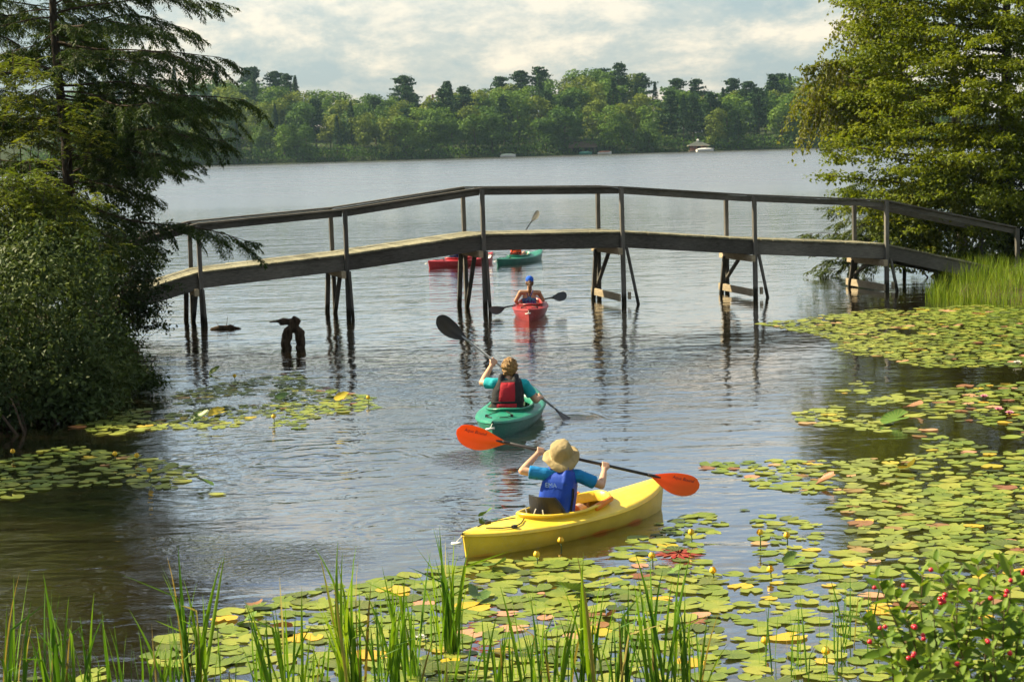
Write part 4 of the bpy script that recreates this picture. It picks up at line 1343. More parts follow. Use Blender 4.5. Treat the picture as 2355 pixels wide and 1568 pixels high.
# ================================================================== kayaks
def plastic(name, c, c2=None, low=None, rough=0.34):
    """rotomoulded polyethylene: slightly mottled, scuffed"""
    mm, t, out = newmat(name)
    n_ = noise(t, 3.0, 5, 0.6)
    col = ramp(t, n_, [(0.3, tuple(v * 0.86 for v in c)), (0.7, c2 or tuple(min(1, v * 1.1) for v in c))])
    scr = noise(t, 30.0, 4, 0.7, mapscale=(0.25, 2, 2))
    col = mixc(t, math_(t, 'MULTIPLY', math_(t, 'SUBTRACT', scr, 0.56, True), 1.5, True), col, (0.75, 0.72, 0.62))
    if low:
        tcn = N(t, 'ShaderNodeTexCoord'); sp = N(t, 'ShaderNodeSeparateXYZ')
        t.links.new(tcn.outputs['Object'], sp.inputs['Vector'])
        below = N(t, 'ShaderNodeMapRange')
        below.inputs['From Min'].default_value = 0.015; below.inputs['From Max'].default_value = 0.10
        below.inputs['To Min'].default_value = 0.02; below.inputs['To Max'].default_value = -0.45
        t.links.new(sp.outputs['Z'], below.inputs['Value'])
        f = math_(t, 'MULTIPLY', math_(t, 'ADD', math_(t, 'SUBTRACT', noise(t, 2.0, 2, 0.4, mapscale=(1.0, 1, .3)), 0.55), below.outputs[0]), 9.0, True)
        col = mixc(t, f, col, low)
    rg = math_(t, 'ADD', rough - 0.08, math_(t, 'MULTIPLY', n_, 0.2))
    principled(t, out, col, rg, 0.5, bump(t, noise(t, 5.0, 2, 0.5), 0.006))
    return mm
M_BLK = plain('black_plastic', (0.018, 0.018, 0.020), 0.45, 0.4)
M_BLKF = plain('black_webbing', (0.020, 0.020, 0.024), 0.8, 0.2)
M_CORD = plain('black_cord', (0.02, 0.02, 0.02), 0.7, 0.3)
M_HANDLE = plain('white_toggle', (0.75, 0.74, 0.70), 0.5)
M_ORANGE = plain('orange_pad', (0.75, 0.22, 0.02), 0.5)
def kayak(label, stern, bow, mat, mat_deck, rim_mat, B=0.70, cock=(-0.42, 0.34), seat_x=-0.36, freeb=0.155, bowrise=0.14, sternrise=0.045, orange=False, lines=True, back=0.20):
    stern = Vector((stern.x, stern.y, 0)); bow = Vector((bow.x, bow.y, 0))
    d = bow - stern; L = d.length; ang = math.atan2(d.y, d.x)
    r = empty('kayak', (stern + bow) * 0.5, ang)
    tag(r, label, 'kayak')
    def wf(t): return max(0.010, B / 2 * (1 - abs(t) ** 2.3) ** 0.80)
    def zg(t): return freeb + (bowrise * t ** 2.6 if t > 0 else sternrise * abs(t) ** 3)
    def zk(t): return -0.10 + 0.05 * abs(t) ** 6
    def xf(t, z):  # ends rake a little
        return t * L / 2 - (0.06 * (1 if t > 0 else -1) * abs(t) ** 8) * (1 - max(0, min(1, (z + 0.1) / 0.35)))
    def crown(t): return 0.012 + 0.060 * wf(t) / (B / 2) * (1.0 if t > 0 else 0.7)
    ts = sorted(set([round(-1 + 2 * i / 60, 4) for i in range(61)] + [-0.995, 0.995, -0.98, 0.98]))
    b_ = MB(); rows = []
    for t in ts:
        row = []
        w = wf(t)
        for side, rng in ((1, range(0, 9)), (-1, range(7, -1, -1))):
            for u in rng:
                a = u / 8 * PI / 2
                y = w * max(0.0, math.cos(a)) ** 0.55 * (1.0 - 0.05 * math.sin(a))
                z = zg(t) + (zk(t) - zg(t)) * math.sin(a) ** 1.25
                row.append(Vector((xf(t, z), side * y, z)))
        rows.append(row)
    b_.grid(rows)
    n = len(rows[0])
    b_.f.append(tuple(range(n))); b_.f.append(tuple(len(b_.v) - n + k for k in range(n - 1, -1, -1)))
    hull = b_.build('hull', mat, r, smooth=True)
    # deck with its cockpit opening
    c0, c1 = cock
    tc_ = (c0 + c1) / 2; th = (c1 - c0) / 2
    cw = 0.238 * B / 0.70
    def cf(t):
        s_ = abs((t - tc_) / th)
        return 0.0 if s_ >= 1 else cw * (1 - s_ ** 2.4) ** (1 / 2.2)
    tds = sorted(set(ts + [c0 + 1e-4, c1 - 1e-4] + [tc_ + th * s_ for s_ in (-.998, -.99, -.97, -.93, -.86, .86, .93, .97, .99, .998)]))
    def zdeck(t, y):
        w = wf(t)
        return zg(t) + 0.012 + crown(t) * (1 - min(1, abs(y) / w) ** 1.6)
    b_ = MB()
    for side in (1, -1):
        rows = []
        for t in tds:
            w = wf(t); c = min(cf(t), w * 0.97)
            row = [Vector((xf(t, zg(t)), side * (w + 0.006), zg(t) - 0.012))]
            for v in range(7):
                y = w + 0.004 + (c - w - 0.004) * v / 6
                row.append(Vector((xf(t, zg(t)), side * y, zdeck(t, min(y, w)))))
            rows.append(row if side == 1 else row[::-1])
        b_.grid(rows)
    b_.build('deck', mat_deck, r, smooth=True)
    for side in (1, -1):
        b_ = MB(); b_.tube([Vector((xf(t, zg(t)), side * (wf(t) + 0.006), zg(t) - 0.008)) for t in ts], 0.0065, 6)
        b_.build('seam', rim_mat, r, smooth=True)
    # coaming: wall and rolled lip
    loop = []
    m_ = 44
    for k in range(m_):
        a = 2 * PI * k / m_
        ca, sa = math.cos(a), math.sin(a)
        tt = tc_ + th * (abs(ca) ** 0.83) * (1 if ca >= 0 else -1)
        y = cw * (abs(sa) ** 0.90) * (1 if sa >= 0 else -1)
        loop.append(Vector((tt * L / 2, y, zdeck(tt, y))))
    b_ = MB()
    cen = Vector((tc_ * L / 2, 0, 0))
    rows = []
    sec = [(0.012, -0.02), (0.006, 0.02), (0.024, 0.032), (0.034, 0.026), (0.030, 0.042), (0.008, 0.050), (-0.012, 0.040), (-0.014, -0.05)]
    for p in loop:
        o_ = (p - cen); o_.z = 0; o_.normalize()
        lift = 0.016 * max(0, (p.x / (L / 2) - tc_) / th)
        rows.append([p + o_ * i + Vector((0, 0, j + lift)) for i, j in sec])
    rows.append(rows[0])
    b_.grid(rows)
    b_.build('cockpit_rim', rim_mat, r, smooth=True)
    # seat
    b_ = MB(); rows = []
    for i in range(7):
        z = 0.08 + back * i / 6
        wv = 0.22 * (1 - 0.30 * (i / 6) ** 3)
        for_ = []
        for j in range(13):
            y = -wv + 2 * wv * j / 12
            for_.append(Vector((seat_x - 0.05 * i / 6 + 0.10 * (y / 0.20) ** 2, y, z)))
        rows.append(for_)
    back = [[p + Vector((-0.025, 0, 0)) for p in row] for row in rows]
    b_.grid(rows); b_.grid([q[::-1] for q in back])
    b_.grid([rows[-1], back[-1]]); b_.grid([back[0], rows[0]])
    b_.grid([[q[0] for q in back], [q[0] for q in rows]]); b_.grid([[q[-1] for q in rows], [q[-1] for q in back]])
    sb = b_.build('seat_back', M_BLK, r, smooth=False)
    b_ = MB()
    for k in (-0.09, 0.03, 0.11):
        b_.tube([(seat_x - 0.062, k, 0.16), (seat_x - 0.07, k + 0.02, 0.22), (seat_x - 0.075, k + random.uniform(-.04, .04), 0.28)], 0.006, 5)
    b_.build('cord', M_HANDLE if orange else M_CORD, sb)
    b_ = MB(); b_.box((seat_x + 0.24, 0, 0.02), (0.42, 0.38, 0.05)); b_.build('seat', M_BLK, r)
    if orange:
        for s_ in (1, -1):
            b_ = MB(); b_.capsule((0.12, s_ * 0.235, 0.23), (0.38, s_ * 0.20, 0.27), 0.035, 0.028, 10); b_.build('thigh_brace', M_ORANGE, r, smooth=True)
    if lines:
        x0, x1 = -0.82 * L / 2, (c0 - 0.05) * L / 2
        for s_ in (1, -1):
            b_ = MB()
            pts = [Vector((x0 + (x1 - x0) * q, s_ * (0.05 + 0.11 * math.sin(PI * q)), 0)) for q in (0, .25, .5, .75, 1)]
            for p in pts: p.z = zdeck(p.x / (L / 2), abs(p.y)) + 0.012
            b_.tube(pts, 0.006, 6); b_.build('deck_line', M_CORD, r, smooth=True)
            pc = pts[2]
            b_ = MB(); b_.box(pc + Vector((0, 0, 0.0)), (0.05, 0.03, 0.03)); b_.build('line_fitting', M_BLK, r)
    for t_, nm in ((-0.96, 'carry_handle'), (0.96, 'carry_handle')):
        sg = 1 if t_ > 0 else -1
        b_ = MB(); z = zg(sg) + 0.0
        b_.tube([(sg * L / 2 - sg * 0.02, 0, z), (sg * L / 2 + sg * 0.04, 0.01, z - 0.035), (sg * L / 2 + sg * 0.05, 0.03, z - 0.06)], 0.004, 5)
        b_.tube([(sg * L / 2 + sg * 0.05, -0.035, z - 0.055), (sg * L / 2 + sg * 0.05, 0.075, z - 0.07)], 0.013, 8)
        b_.build(nm, M_HANDLE if sg < 0 else M_BLK, r, smooth=True)
    r['L'] = L
    return r
def kpt(k, x, y, z):
    """kayak coordinates -> world"""
    return k.matrix_basis @ Vector((x, y, z))
M_YEL = plastic('yellow_polyethylene', (0.80, 0.56, 0.035), (0.86, 0.64, 0.06), low=(0.85, 0.27, 0.02))
M_YELR = plastic('yellow_rim', (0.84, 0.58, 0.04))
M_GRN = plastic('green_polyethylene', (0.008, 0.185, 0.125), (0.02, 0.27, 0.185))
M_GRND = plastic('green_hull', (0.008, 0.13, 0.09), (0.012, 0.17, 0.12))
M_RED = plastic('red_polyethylene', (0.27, 0.016, 0.022), (0.36, 0.035, 0.04))
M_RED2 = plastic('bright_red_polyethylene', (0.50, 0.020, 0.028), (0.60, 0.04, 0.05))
KY = kayak('yellow kayak with an orange blotched hull, nearest the reeds', W(1064, 1284), W(1526, 1166), M_YEL, M_YEL, M_YELR, 0.72, orange=True, freeb=0.160, bowrise=0.135, back=0.31)
s_ = A(1152, 1010, 23.9)
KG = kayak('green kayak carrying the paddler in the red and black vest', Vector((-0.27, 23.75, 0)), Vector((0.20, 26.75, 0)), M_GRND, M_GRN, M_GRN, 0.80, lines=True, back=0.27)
s_ = W(1217, 739)
KR = kayak('dark red kayak of the paddler in the blue cap, before the bridge', s_, s_ + Vector((0.10, 3.05, 0)), M_RED, M_RED, M_RED, 0.74, freeb=0.18)
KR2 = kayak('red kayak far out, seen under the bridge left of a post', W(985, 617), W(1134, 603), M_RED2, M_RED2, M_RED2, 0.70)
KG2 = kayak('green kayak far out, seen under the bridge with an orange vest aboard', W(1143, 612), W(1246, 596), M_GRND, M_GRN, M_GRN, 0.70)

# ================================================================== paddles
def paddle(label, a, b, mat, mat_shaft, face_a, face_b, blade=(0.47, 0.19), text=None, drip=True):
    """a, b blade tips; face_*: direction each blade's face looks towards"""
    a = Vector(a); b = Vector(b)
    ax = (b - a).normalized()
    r = empty('paddle', (a + b) * 0.5)
    tag(r, label, 'paddle')
    bl, bw = blade
    sh = MB(); sh.tube([a + ax * (bl - 0.04), b - ax * (bl - 0.04)], 0.0150, 10); sh.build('shaft', mat_shaft, r, True, True)
    for tip, dirn, face in ((a, -ax, Vector(face_a)), (b, ax, Vector(face_b))):
        nrm = (face - dirn * face.dot(dirn)).normalized()
        lat = dirn.cross(nrm).normalized()
        if lat.z < 0: lat = -lat
        neck = tip - dirn * bl
        up_ = []; dn = []
        for i in range(17):
            q = i / 16
            wq = bw * (0.09 + 0.91 * math.sin(PI * min(1, 0.5 * min(1, q / 0.62))) ** 1.15) * 0.5
            if q > 0.62: wq *= math.sqrt(max(0.0, 1 - ((q - 0.62) / 0.385) ** 2.6))
            wq = max(wq, 0.004)
            skew = 0.022 * math.sin(PI * q)
            row = []; row2 = []
            for j in range(9):
                v = -1 + 2 * j / 8
                p = neck + dirn * (bl * q) + lat * (v * wq - skew)
                cup = -0.022 * math.sin(PI * q) + 0.016 * v * v * (wq / bw)
                ridge = 0.010 * math.exp(-(v * 5 * wq / bw * 2) ** 2) * (1 - q * 0.85)
                row.append(p + nrm * (cup + ridge + 0.003)); row2.append(p + nrm * (cup - 0.003 - ridge))
            up_.append(row); dn.append(row2)
        bb = MB(); bb.grid(up_); bb.grid([q[::-1] for q in dn])
        bb.grid([[q[0] for q in dn], [q[0] for q in up_]]); bb.grid([[q[-1] for q in up_], [q[-1] for q in dn]]); bb.grid([up_[-1], dn[-1]]); bb.grid([dn[0], up_[0]])
        bo = bb.build('blade', mat, r, True, True)
        cb = MB(); cb.tube([neck - dirn * 0.03, neck + dirn * 0.03, neck + dirn * 0.10], [0.017, 0.016, 0.006], 8); cb.build('blade_socket', mat_shaft, r, True, True)
        if text:
            cu = bpy.data.curves.new('t', 'FONT'); cu.body = text; cu.size = 0.042; cu.shear = 0.25; cu.extrude = 0.0008
            to = bpy.data.objects.new('t', cu); COL.objects.link(to)
            dg = bpy.context.evaluated_depsgraph_get(); dg.update()
            tm = bpy.data.meshes.new_from_object(to.evaluated_get(dg)); bpy.data.objects.remove(to)
            read = dirn if dirn.dot(RIGHT) > 0 else -dirn
            upv = nrm.cross(read)
            Mx = Matrix((read, upv, nrm)).transposed().to_4x4()
            start = neck + dirn * (bl * (0.44 if read == dirn else 0.86)) + lat * 0.022
            Mx.translation = start + nrm * 0.001
            tm.transform(Mx)
            link('lettering', tm, M_BLK, bo, False)
            bo.children[-1].parent = bo
            bo.children[-1].matrix_parent_inverse = Matrix.Translation(-Vector(r.location)) @ Matrix.Identity(4)
            bo.children[-1].matrix_parent_inverse = (r.matrix_basis @ r.matrix_basis.inverted() @ bo.matrix_basis).inverted()
    return r, ax
def fibreglass(name, c):
    mm, t, out = newmat(name)
    p_ = principled(t, None, c, 0.32, 0.5)
    tr = N(t, 'ShaderNodeBsdfTranslucent'); tr.inputs['Color'].default_value = (*c, 1)
    ms = N(t, 'ShaderNodeMixShader'); ms.inputs['Fac'].default_value = 0.5
    t.links.new(p_.outputs[0], ms.inputs[1]); t.links.new(tr.outputs[0], ms.inputs[2]); t.links.new(ms.outputs[0], out.inputs['Surface'])
    return mm
M_ORB = fibreglass('orange_blade', (0.95, 0.20, 0.006))
M_CARB = plain('black_shaft', (0.018, 0.016, 0.018), 0.35, 0.5)
M_BLADE = plain('black_blade', (0.020, 0.021, 0.026), 0.35, 0.5, 0.2, 8)
M_ALU = plain('aluminium_shaft', (0.30, 0.32, 0.34), 0.35, 0.6)
M_TAN = plain('tan_blade', (0.27, 0.25, 0.19), 0.5)

# ================================================================== people
def skinmat(name, c):
    mm, t, out = newmat(name)
    n_ = noise(t, 16, 4, 0.6)
    principled(t, out, ramp(t, n_, [(0.3, tuple(v * 0.9 for v in c)), (0.7, tuple(v * 1.08 for v in c))]), 0.5, 0.4, bump(t, noise(t, 120, 2, 0.5), 0.0012),
               **{'Subsurface Weight': 0.12, 'Subsurface Radius': (0.02, 0.008, 0.004)})
    return mm
def cloth(name, c, fold=0.014, scale=13, rough=0.8):
    mm, t, out = newmat(name)
    n_ = noise(t, scale, 4, 0.55, dist=0.6)
    w_ = noise(t, 220, 2, 0.5)
    nm = bump(t, w_, 0.001, 1.0, bump(t, n_, fold))
    principled(t, out, ramp(t, n_, [(0.3, tuple(v * 0.86 for v in c)), (0.7, tuple(min(1, v * 1.1) for v in c))]), rough, 0.25, nm)
    return mm
M_SKIN = skinmat('fair_skin', (0.56, 0.33, 0.22))
M_SKINT = skinmat('tanned_skin', (0.42, 0.23, 0.135))
M_EYE = plain('eye', (0.04, 0.03, 0.03), 0.2)

def frame(fwd, up=Vector((0, 0, 1))):
    f = Vector(fwd).normalized(); r_ = f.cross(up).normalized(); u = r_.cross(f).normalized()
    return r_, f, u
def hand_on(mb, wrist, grip, ax, k=1.0, toward=None):
    """palm and five fingers closed round a bar at grip; ax along the bar"""
    ax = Vector(ax).normalized()
    fw = (grip - wrist); fw = (fw - ax * fw.dot(ax))
    if fw.length < 1e-4: fw = Vector((0, 1, 0))
    fw.normalize()
    up = ax.cross(fw).normalized()
    if up.z < 0: up = -up
    R = 0.015 + 0.009 * k
    knuck = grip + up * (R * 0.95) - fw * 0.006
    palm = grip - fw * (R + 0.008 * k)
    for s_ in (-0.028, -0.009, 0.010, 0.028):
        mb.capsule(wrist.lerp(palm, 0.25) + ax * s_ * 0.6 * k, palm + ax * s_ * k + up * 0.008, 0.019 * k, 0.017 * k, 8)
    for i, s_ in enumerate((-0.033, -0.011, 0.011, 0.032)):
        ln = (0.92, 1.0, 0.97, 0.85)[i]
        prev = palm + ax * s_ * k + up * 0.014
        angs = (70, 20, -40, -85)
        for j, an in enumerate(angs):
            an = math.radians(an)
            q = grip + ax * s_ * k + (up * math.sin(an) + fw * math.cos(an)) * (R * (1.05 if ln > 0.9 else 0.98))
            mb.capsule(prev, q, (0.0105 - 0.0008 * j) * k, (0.0100 - 0.0008 * j) * k, 8)
            prev = q
    s_ = -0.045 if toward is None or ax.dot(toward) < 0 else 0.045
    t0 = palm + ax * s_ * 0.55 * k - up * 0.006
    t1 = grip + ax * s_ * k - up * R * 0.8 - fw * 0.008
    t2 = grip + ax * s_ * 0.75 * k - up * R * 0.95 + fw * 0.022 * k
    mb.capsule(t0, t1, 0.013 * k, 0.011 * k, 8); mb.capsule(t1, t2, 0.011 * k, 0.009 * k, 8)
def person(label, J, k, skin, fwd, headfwd, grips=None, voxel=0.0075):
    """J: joints in world space. One continuous body surface."""
    b_ = MB()
    r_, f, u = frame(fwd)
    pel, chest, neck, head = J['pelvis'], J['chest'], J['neck'], J['head']
    M3 = Matrix((r_, f, u)).transposed()
    b_.ball(pel, (0.155 * k, 0.115 * k, 0.11 * k), M3)
    b_.ball(pel.lerp(chest, 0.5), (0.135 * k, 0.095 * k, 0.15 * k), M3)
    b_.ball(chest, (0.150 * k, 0.105 * k, 0.15 * k), M3)
    b_.capsule(J['shL'], J['shR'], 0.058 * k, 0.058 * k)
    b_.capsule(chest, neck, 0.085 * k, 0.05 * k)
    b_.capsule(neck, head, 0.052 * k, 0.052 * k)
    hr_, hf_, hu = frame(headfwd)
    H3 = Matrix((hr_, hf_, hu)).transposed()
    hk = J.get('hk', 1.0)
    b_.ball(head + hu * 0.015 * hk, (0.074 * hk, 0.092 * hk, 0.098 * hk), H3)
    b_.ball(head - hu * 0.055 * hk + hf_ * 0.028 * hk, (0.056 * hk, 0.058 * hk, 0.060 * hk), H3)       # jaw
    b_.capsule(head + hf_ * 0.088 * hk - hu * 0.002, head + hf_ * 0.106 * hk - hu * 0.030 * hk, 0.010 * hk, 0.014 * hk, 8)   # nose
    b_.ball(head + hf_ * 0.083 * hk - hu * 0.060 * hk, (0.024 * hk, 0.010 * hk, 0.009 * hk), H3, 10, 6)   # lips
    for s_ in (1, -1):
        b_.ball(head + hr_ * 0.077 * hk * s_ - hu * 0.008, (0.010 * hk, 0.019 * hk, 0.030 * hk), H3, 10, 6)   # ears
        sh, el, wr = (J['shR'], J['elR'], J['wrR']) if s_ > 0 else (J['shL'], J['elL'], J['wrL'])
        b_.capsule(sh, el, 0.053 * k, 0.040 * k); b_.capsule(el, el.lerp(wr, 0.35), 0.040 * k, 0.041 * k); b_.capsule(el.lerp(wr, 0.35), wr, 0.041 * k, 0.026 * k)
        hip = pel + r_ * 0.085 * k * s_
        kn = hip + f * 0.40 * k + r_ * 0.05 * s_ * k + Vector((0, 0, J.get('knee', 0.10)))
        ft = kn + f * 0.37 * k - Vector((0, 0, J.get('knee', 0.10) + 0.02)) - r_ * 0.05 * s_ * k
        b_.capsule(hip, kn, 0.082 * k, 0.055 * k); b_.capsule(kn, kn.lerp(ft, 0.35), 0.055 * k, 0.056 * k); b_.capsule(kn.lerp(ft, 0.35), ft, 0.056 * k, 0.034 * k)
        b_.capsule(ft, ft + f * 0.05 * k + u * 0.13 * k, 0.038 * k, 0.026 * k)
        if grips:
            g, ax = grips[0 if s_ < 0 else 1]
            hand_on(b_, wr, g, ax, k * 0.98 + 0.02)
    me = remeshed(b_, voxel, 2)
    o = link('person', me, skin)
    setloc(o, pel)
    tag(o, label, 'person')
    for s_ in (1, -1):
        e_ = MB(); e_.ball(head + hf_ * 0.086 * hk + hr_ * 0.032 * hk * s_ + hu * 0.012 * hk, 0.011 * hk, None, 10, 8)
        e_.build('eye', M_EYE, o, True, True)
    o['hk'] = hk
    return o, (r_, f, u), (hr_, hf_, hu)
def piece(name, mb, mat, body, voxel=0.008, sm=3, disp=None):
    o = link(name, remeshed(mb, voxel, sm, disp), mat, body, True)
    return o
def shirt(body, J, k, fr, mat, sleeve=0.55, grow=0.012):
    r_, f, u = fr
    M3 = Matrix((r_, f, u)).transposed()
    b_ = MB(); g = grow
    b_.ball(J['pelvis'] + u * 0.02, (0.155 * k + g, 0.115 * k + g, 0.10 * k), M3)
    b_.ball(J['pelvis'].lerp(J['chest'], 0.5), (0.138 * k + g, 0.098 * k + g, 0.16 * k), M3)
    b_.ball(J['chest'], (0.150 * k + g, 0.106 * k + g, 0.15 * k + g), M3)
    b_.capsule(J['shL'], J['shR'], 0.058 * k + g, 0.058 * k + g)
    b_.capsule(J['chest'], J['neck'].lerp(J['chest'], 0.25), 0.085 * k + g, 0.05 * k + g)
    for sh, el in ((J['shL'], J['elL']), (J['shR'], J['elR'])):
        e_ = sh.lerp(el, sleeve)
        b_.capsule(sh, sh.lerp(el, sleeve * 0.5), 0.055 * k + g, 0.056 * k + g)
        d = (e_ - sh).normalized()
        b_.tube([sh.lerp(el, sleeve * 0.4), e_, e_ + d * 0.004], [0.056 * k + g, 0.055 * k + g * 1.3, 0.050 * k + g], 14)
    return piece('shirt', b_, mat, body, 0.008, 2)
def vest_rows(J, k, fr, wide=1.0):
    """rings of a padded life vest from waist to shoulders: list of (centre, half width, half depth)"""
    r_, f, u = fr
    pel, ch, nk = J['pelvis'], J['chest'], J['neck']
    ax = (nk - pel)
    prof = [(0.08, 0.165, 0.135), (0.10, 0.180, 0.152), (0.30, 0.182, 0.158), (0.50, 0.182, 0.162), (0.66, 0.176, 0.160), (0.80, 0.166, 0.150), (0.90, 0.155, 0.132), (0.955, 0.140, 0.105), (0.97, 0.10, 0.07)]
    return [(pel + ax * q, a * k * wide, d * k) for q, a, d in prof]
def ring(c, a, d, fr, n=40, e=0.62, off=0.0):
    r_, f, u = fr
    out_ = []
    for i in range(n):
        an = 2 * PI * i / n
        ca, sa = math.cos(an), math.sin(an)
        out_.append(c + r_ * ((a + off) * abs(ca) ** e * (1 if ca >= 0 else -1)) + f * ((d + off) * abs(sa) ** e * (1 if sa >= 0 else -1)))
    return out_
def vest(body, J, k, fr, mat, wide=1.0, panels=None, belts=(), belt_mat=None):
    r_, f, u = fr
    rows = vest_rows(J, k, fr, wide)
    b_ = MB()
    rr = [ring(*q, fr) for q in rows]
    b_.grid(rr, close_u=True)
    n = 40
    b_.f.append(tuple(range(n - 1, -1, -1))); b_.f.append(tuple(len(b_.v) - n + i for i in range(n)))
    # shoulder straps
    for s_ in (1, -1):
        top = J['neck'] + r_ * 0.085 * k * s_ + u * 0.015
        pts = [J['chest'] + r_ * 0.085 * k * s_ - f * 0.12 * k + u * 0.06 * k, top - f * 0.06 * k, top + f * 0.03 * k, J['chest'] + r_ * 0.085 * k * s_ + f * 0.12 * k + u * 0.05 * k]
        for p, q in zip(pts, pts[1:]): b_.capsule(p, q, 0.036 * k, 0.036 * k, 10)
    vo = piece('life_vest', b_, mat, body, 0.009, 3)
    for (x0, x1, q0, q1, m_, nm) in (panels or []):
        pb = MB(); grid_ = []
        for iq in range(9):
            q = q0 + (q1 - q0) * iq / 8
            for (a, b2) in zip(rows, rows[1:]):
                pass
            c = J['pelvis'] + (J['neck'] - J['pelvis']) * q
            qs = [0.08, 0.10, 0.30, 0.50, 0.66, 0.80, 0.90, 0.955, 0.97]
            ii = max(i for i in range(8) if qs[i] <= q + 1e-6)
            w_ = (q - qs[ii]) / (qs[ii + 1] - qs[ii])
            aa = rows[ii][1] * (1 - w_) + rows[ii + 1][1] * w_; dd = rows[ii][2] * (1 - w_) + rows[ii + 1][2] * w_
            row = []
            for ix in range(9):
                x = (x0 + (x1 - x0) * ix / 8)
                xx = min(0.999, abs(x))
                ca = xx ** (1 / 0.62); sa = math.sqrt(max(0, 1 - min(1, ca) ** 2))
                bulge = 0.010 + 0.010 * (1 - (2 * ix / 8 - 1) ** 4) * (1 - (2 * iq / 8 - 1) ** 6)
                row.append(c + r_ * (aa * x) - f * (dd * sa ** 0.62 + bulge - 0.003))
            grid_.append(row)
        inner = [[p + f * 0.03 for p in row] for row in grid_]
        pb.grid(grid_); pb.grid([q[::-1] for q in inner])
        pb.grid([[q[0] for q in inner], [q[0] for q in grid_]]); pb.grid([[q[-1] for q in grid_], [q[-1] for q in inner]]); pb.grid([grid_[-1], inner[-1]]); pb.grid([inner[0], grid_[0]])
        link(nm, pb.mesh(nm), m_, vo, False, smooth=False)
        ch_ = vo.children[-1]
        ch_.matrix_parent_inverse = (body.matrix_basis @ body.matrix_basis.inverted()).inverted()
    for q in belts:
        c = J['pelvis'] + (J['neck'] - J['pelvis']) * q
        rw = [[p + u * z for p in ring(c, 0.182 * k * wide, 0.160 * k, fr, off=o_)] for z, o_ in ((-0.014, -0.002), (-0.012, 0.007), (0.012, 0.007), (0.014, -0.002))]
        bb = MB(); bb.grid(rw, close_u=True)
        link('belt', bb.mesh('belt'), belt_mat or M_BLKF, vo, False, smooth=True)
        vo.children[-1].matrix_parent_inverse = Matrix.Identity(4)
    return vo

# ---------------------------------------------------------------- child in the yellow kayak
KD = kpt(KY, -0.20, 0, 0)
fw = (kpt(KY, 1, 0, 0) - kpt(KY, 0, 0, 0)).normalized()
tf = (fw + Vector((-0.25, 0.35, 0))).normalized()       # shoulders turned a little towards the bow's left
D0 = KD.y
pA, pB = A(1050, 992, D0 + 0.20), A(1608, 1118, D0 + 0.46)
pad1, ax1 = paddle('paddle with two orange blades and black shaft held by the child', pA, pB, M_ORB, M_CARB, (-0.1, -1, 0.25), (-0.1, -1, 0.45), (0.48, 0.215), text='Aqua Bound')
def on_shaft(pa, pb, px):
    """point of the shaft whose picture x is px"""
    lo, hi = 0.0, 1.0
    for _ in range(40):
        m_ = (lo + hi) / 2
        if proj(pa.lerp(pb, m_))[0] < px: lo = m_
        else: hi = m_
    return pa.lerp(pb, lo)
gL, gR = on_shaft(pA, pB, 1243), on_shaft(pA, pB, 1392)
J = {'pelvis': KD + Vector((0, 0, 0.13)), 'hk': 0.98, 'knee': 0.06}
J['chest'] = A(1290, 1118, D0 + 0.02); J['neck'] = A(1291, 1078, D0 + 0.03); J['head'] = A(1291, 1050, D0 + 0.06)
J['shL'] = A(1253, 1090, D0); J['shR'] = A(1331, 1094, D0 + 0.04)
J['elL'] = A(1201, 1083, D0 + 0.02); J['elR'] = A(1383, 1116, D0 + 0.10)
J['wrL'] = gL + (J['elL'] - gL).normalized() * 0.062; J['wrR'] = gR + (J['elR'] - gR).normalized() * 0.062
kid, fr, hfr = person('child in sun hat and blue life vest paddling the yellow kayak', J, 0.88, M_SKIN, tf, Vector((0.15, 1, -0.05)), [(gL, ax1), (gR, ax1)], 0.0065)
shirt(kid, J, 0.88, fr, cloth('bright_blue_shirt', (0.012, 0.20, 0.50)), 0.68)
M_ROYAL = cloth('royal_blue_vest', (0.012, 0.060, 0.42), 0.012, 9, 0.6)
vo = vest(kid, J, 0.90, fr, M_ROYAL, 1.02, belts=(0.13,))
# strap down the right side, and the faded hand lettering on the back
bb = MB()
rws = vest_rows(J, 0.90, fr, 1.02)
bb.tube([rws[1][0] + fr[0] * (rws[1][1] * 0.98) - fr[1] * 0.07, rws[3][0] + fr[0] * (rws[3][1] * 1.02) - fr[1] * 0.07, rws[4][0] + fr[0] * rws[4][1] - fr[1] * 0.07], 0.012, 6)
link('side_strap', bb.mesh('s'), M_BLKF, vo)
def lettering(txt, size, origin, right, up, mat, parent):
    cu = bpy.data.curves.new('t', 'FONT'); cu.body = txt; cu.size = size; cu.extrude = 0.0006
    to = bpy.data.objects.new('t', cu); COL.objects.link(to)
    dg = bpy.context.evaluated_depsgraph_get(); dg.update()
    tm = bpy.data.meshes.new_from_object(to.evaluated_get(dg)); bpy.data.objects.remove(to)
    right = right.normalized(); up = (up - right * up.dot(right)).normalized()
    Mx = Matrix((right, up, right.cross(up))).transposed().to_4x4(); Mx.translation = origin
    tm.transform(Mx)
    return link('lettering', tm, mat, parent)
cback = J['pelvis'] + (J['neck'] - J['pelvis']) * 0.70
lettering('EMA', 0.058, cback - fr[1] * (0.160 * 0.90 + 0.004) - fr[0] * 0.085, fr[0], fr[2], plain('faded_print', (0.22, 0.36, 0.62), 0.7, 0.3, 0.3, 60), vo)
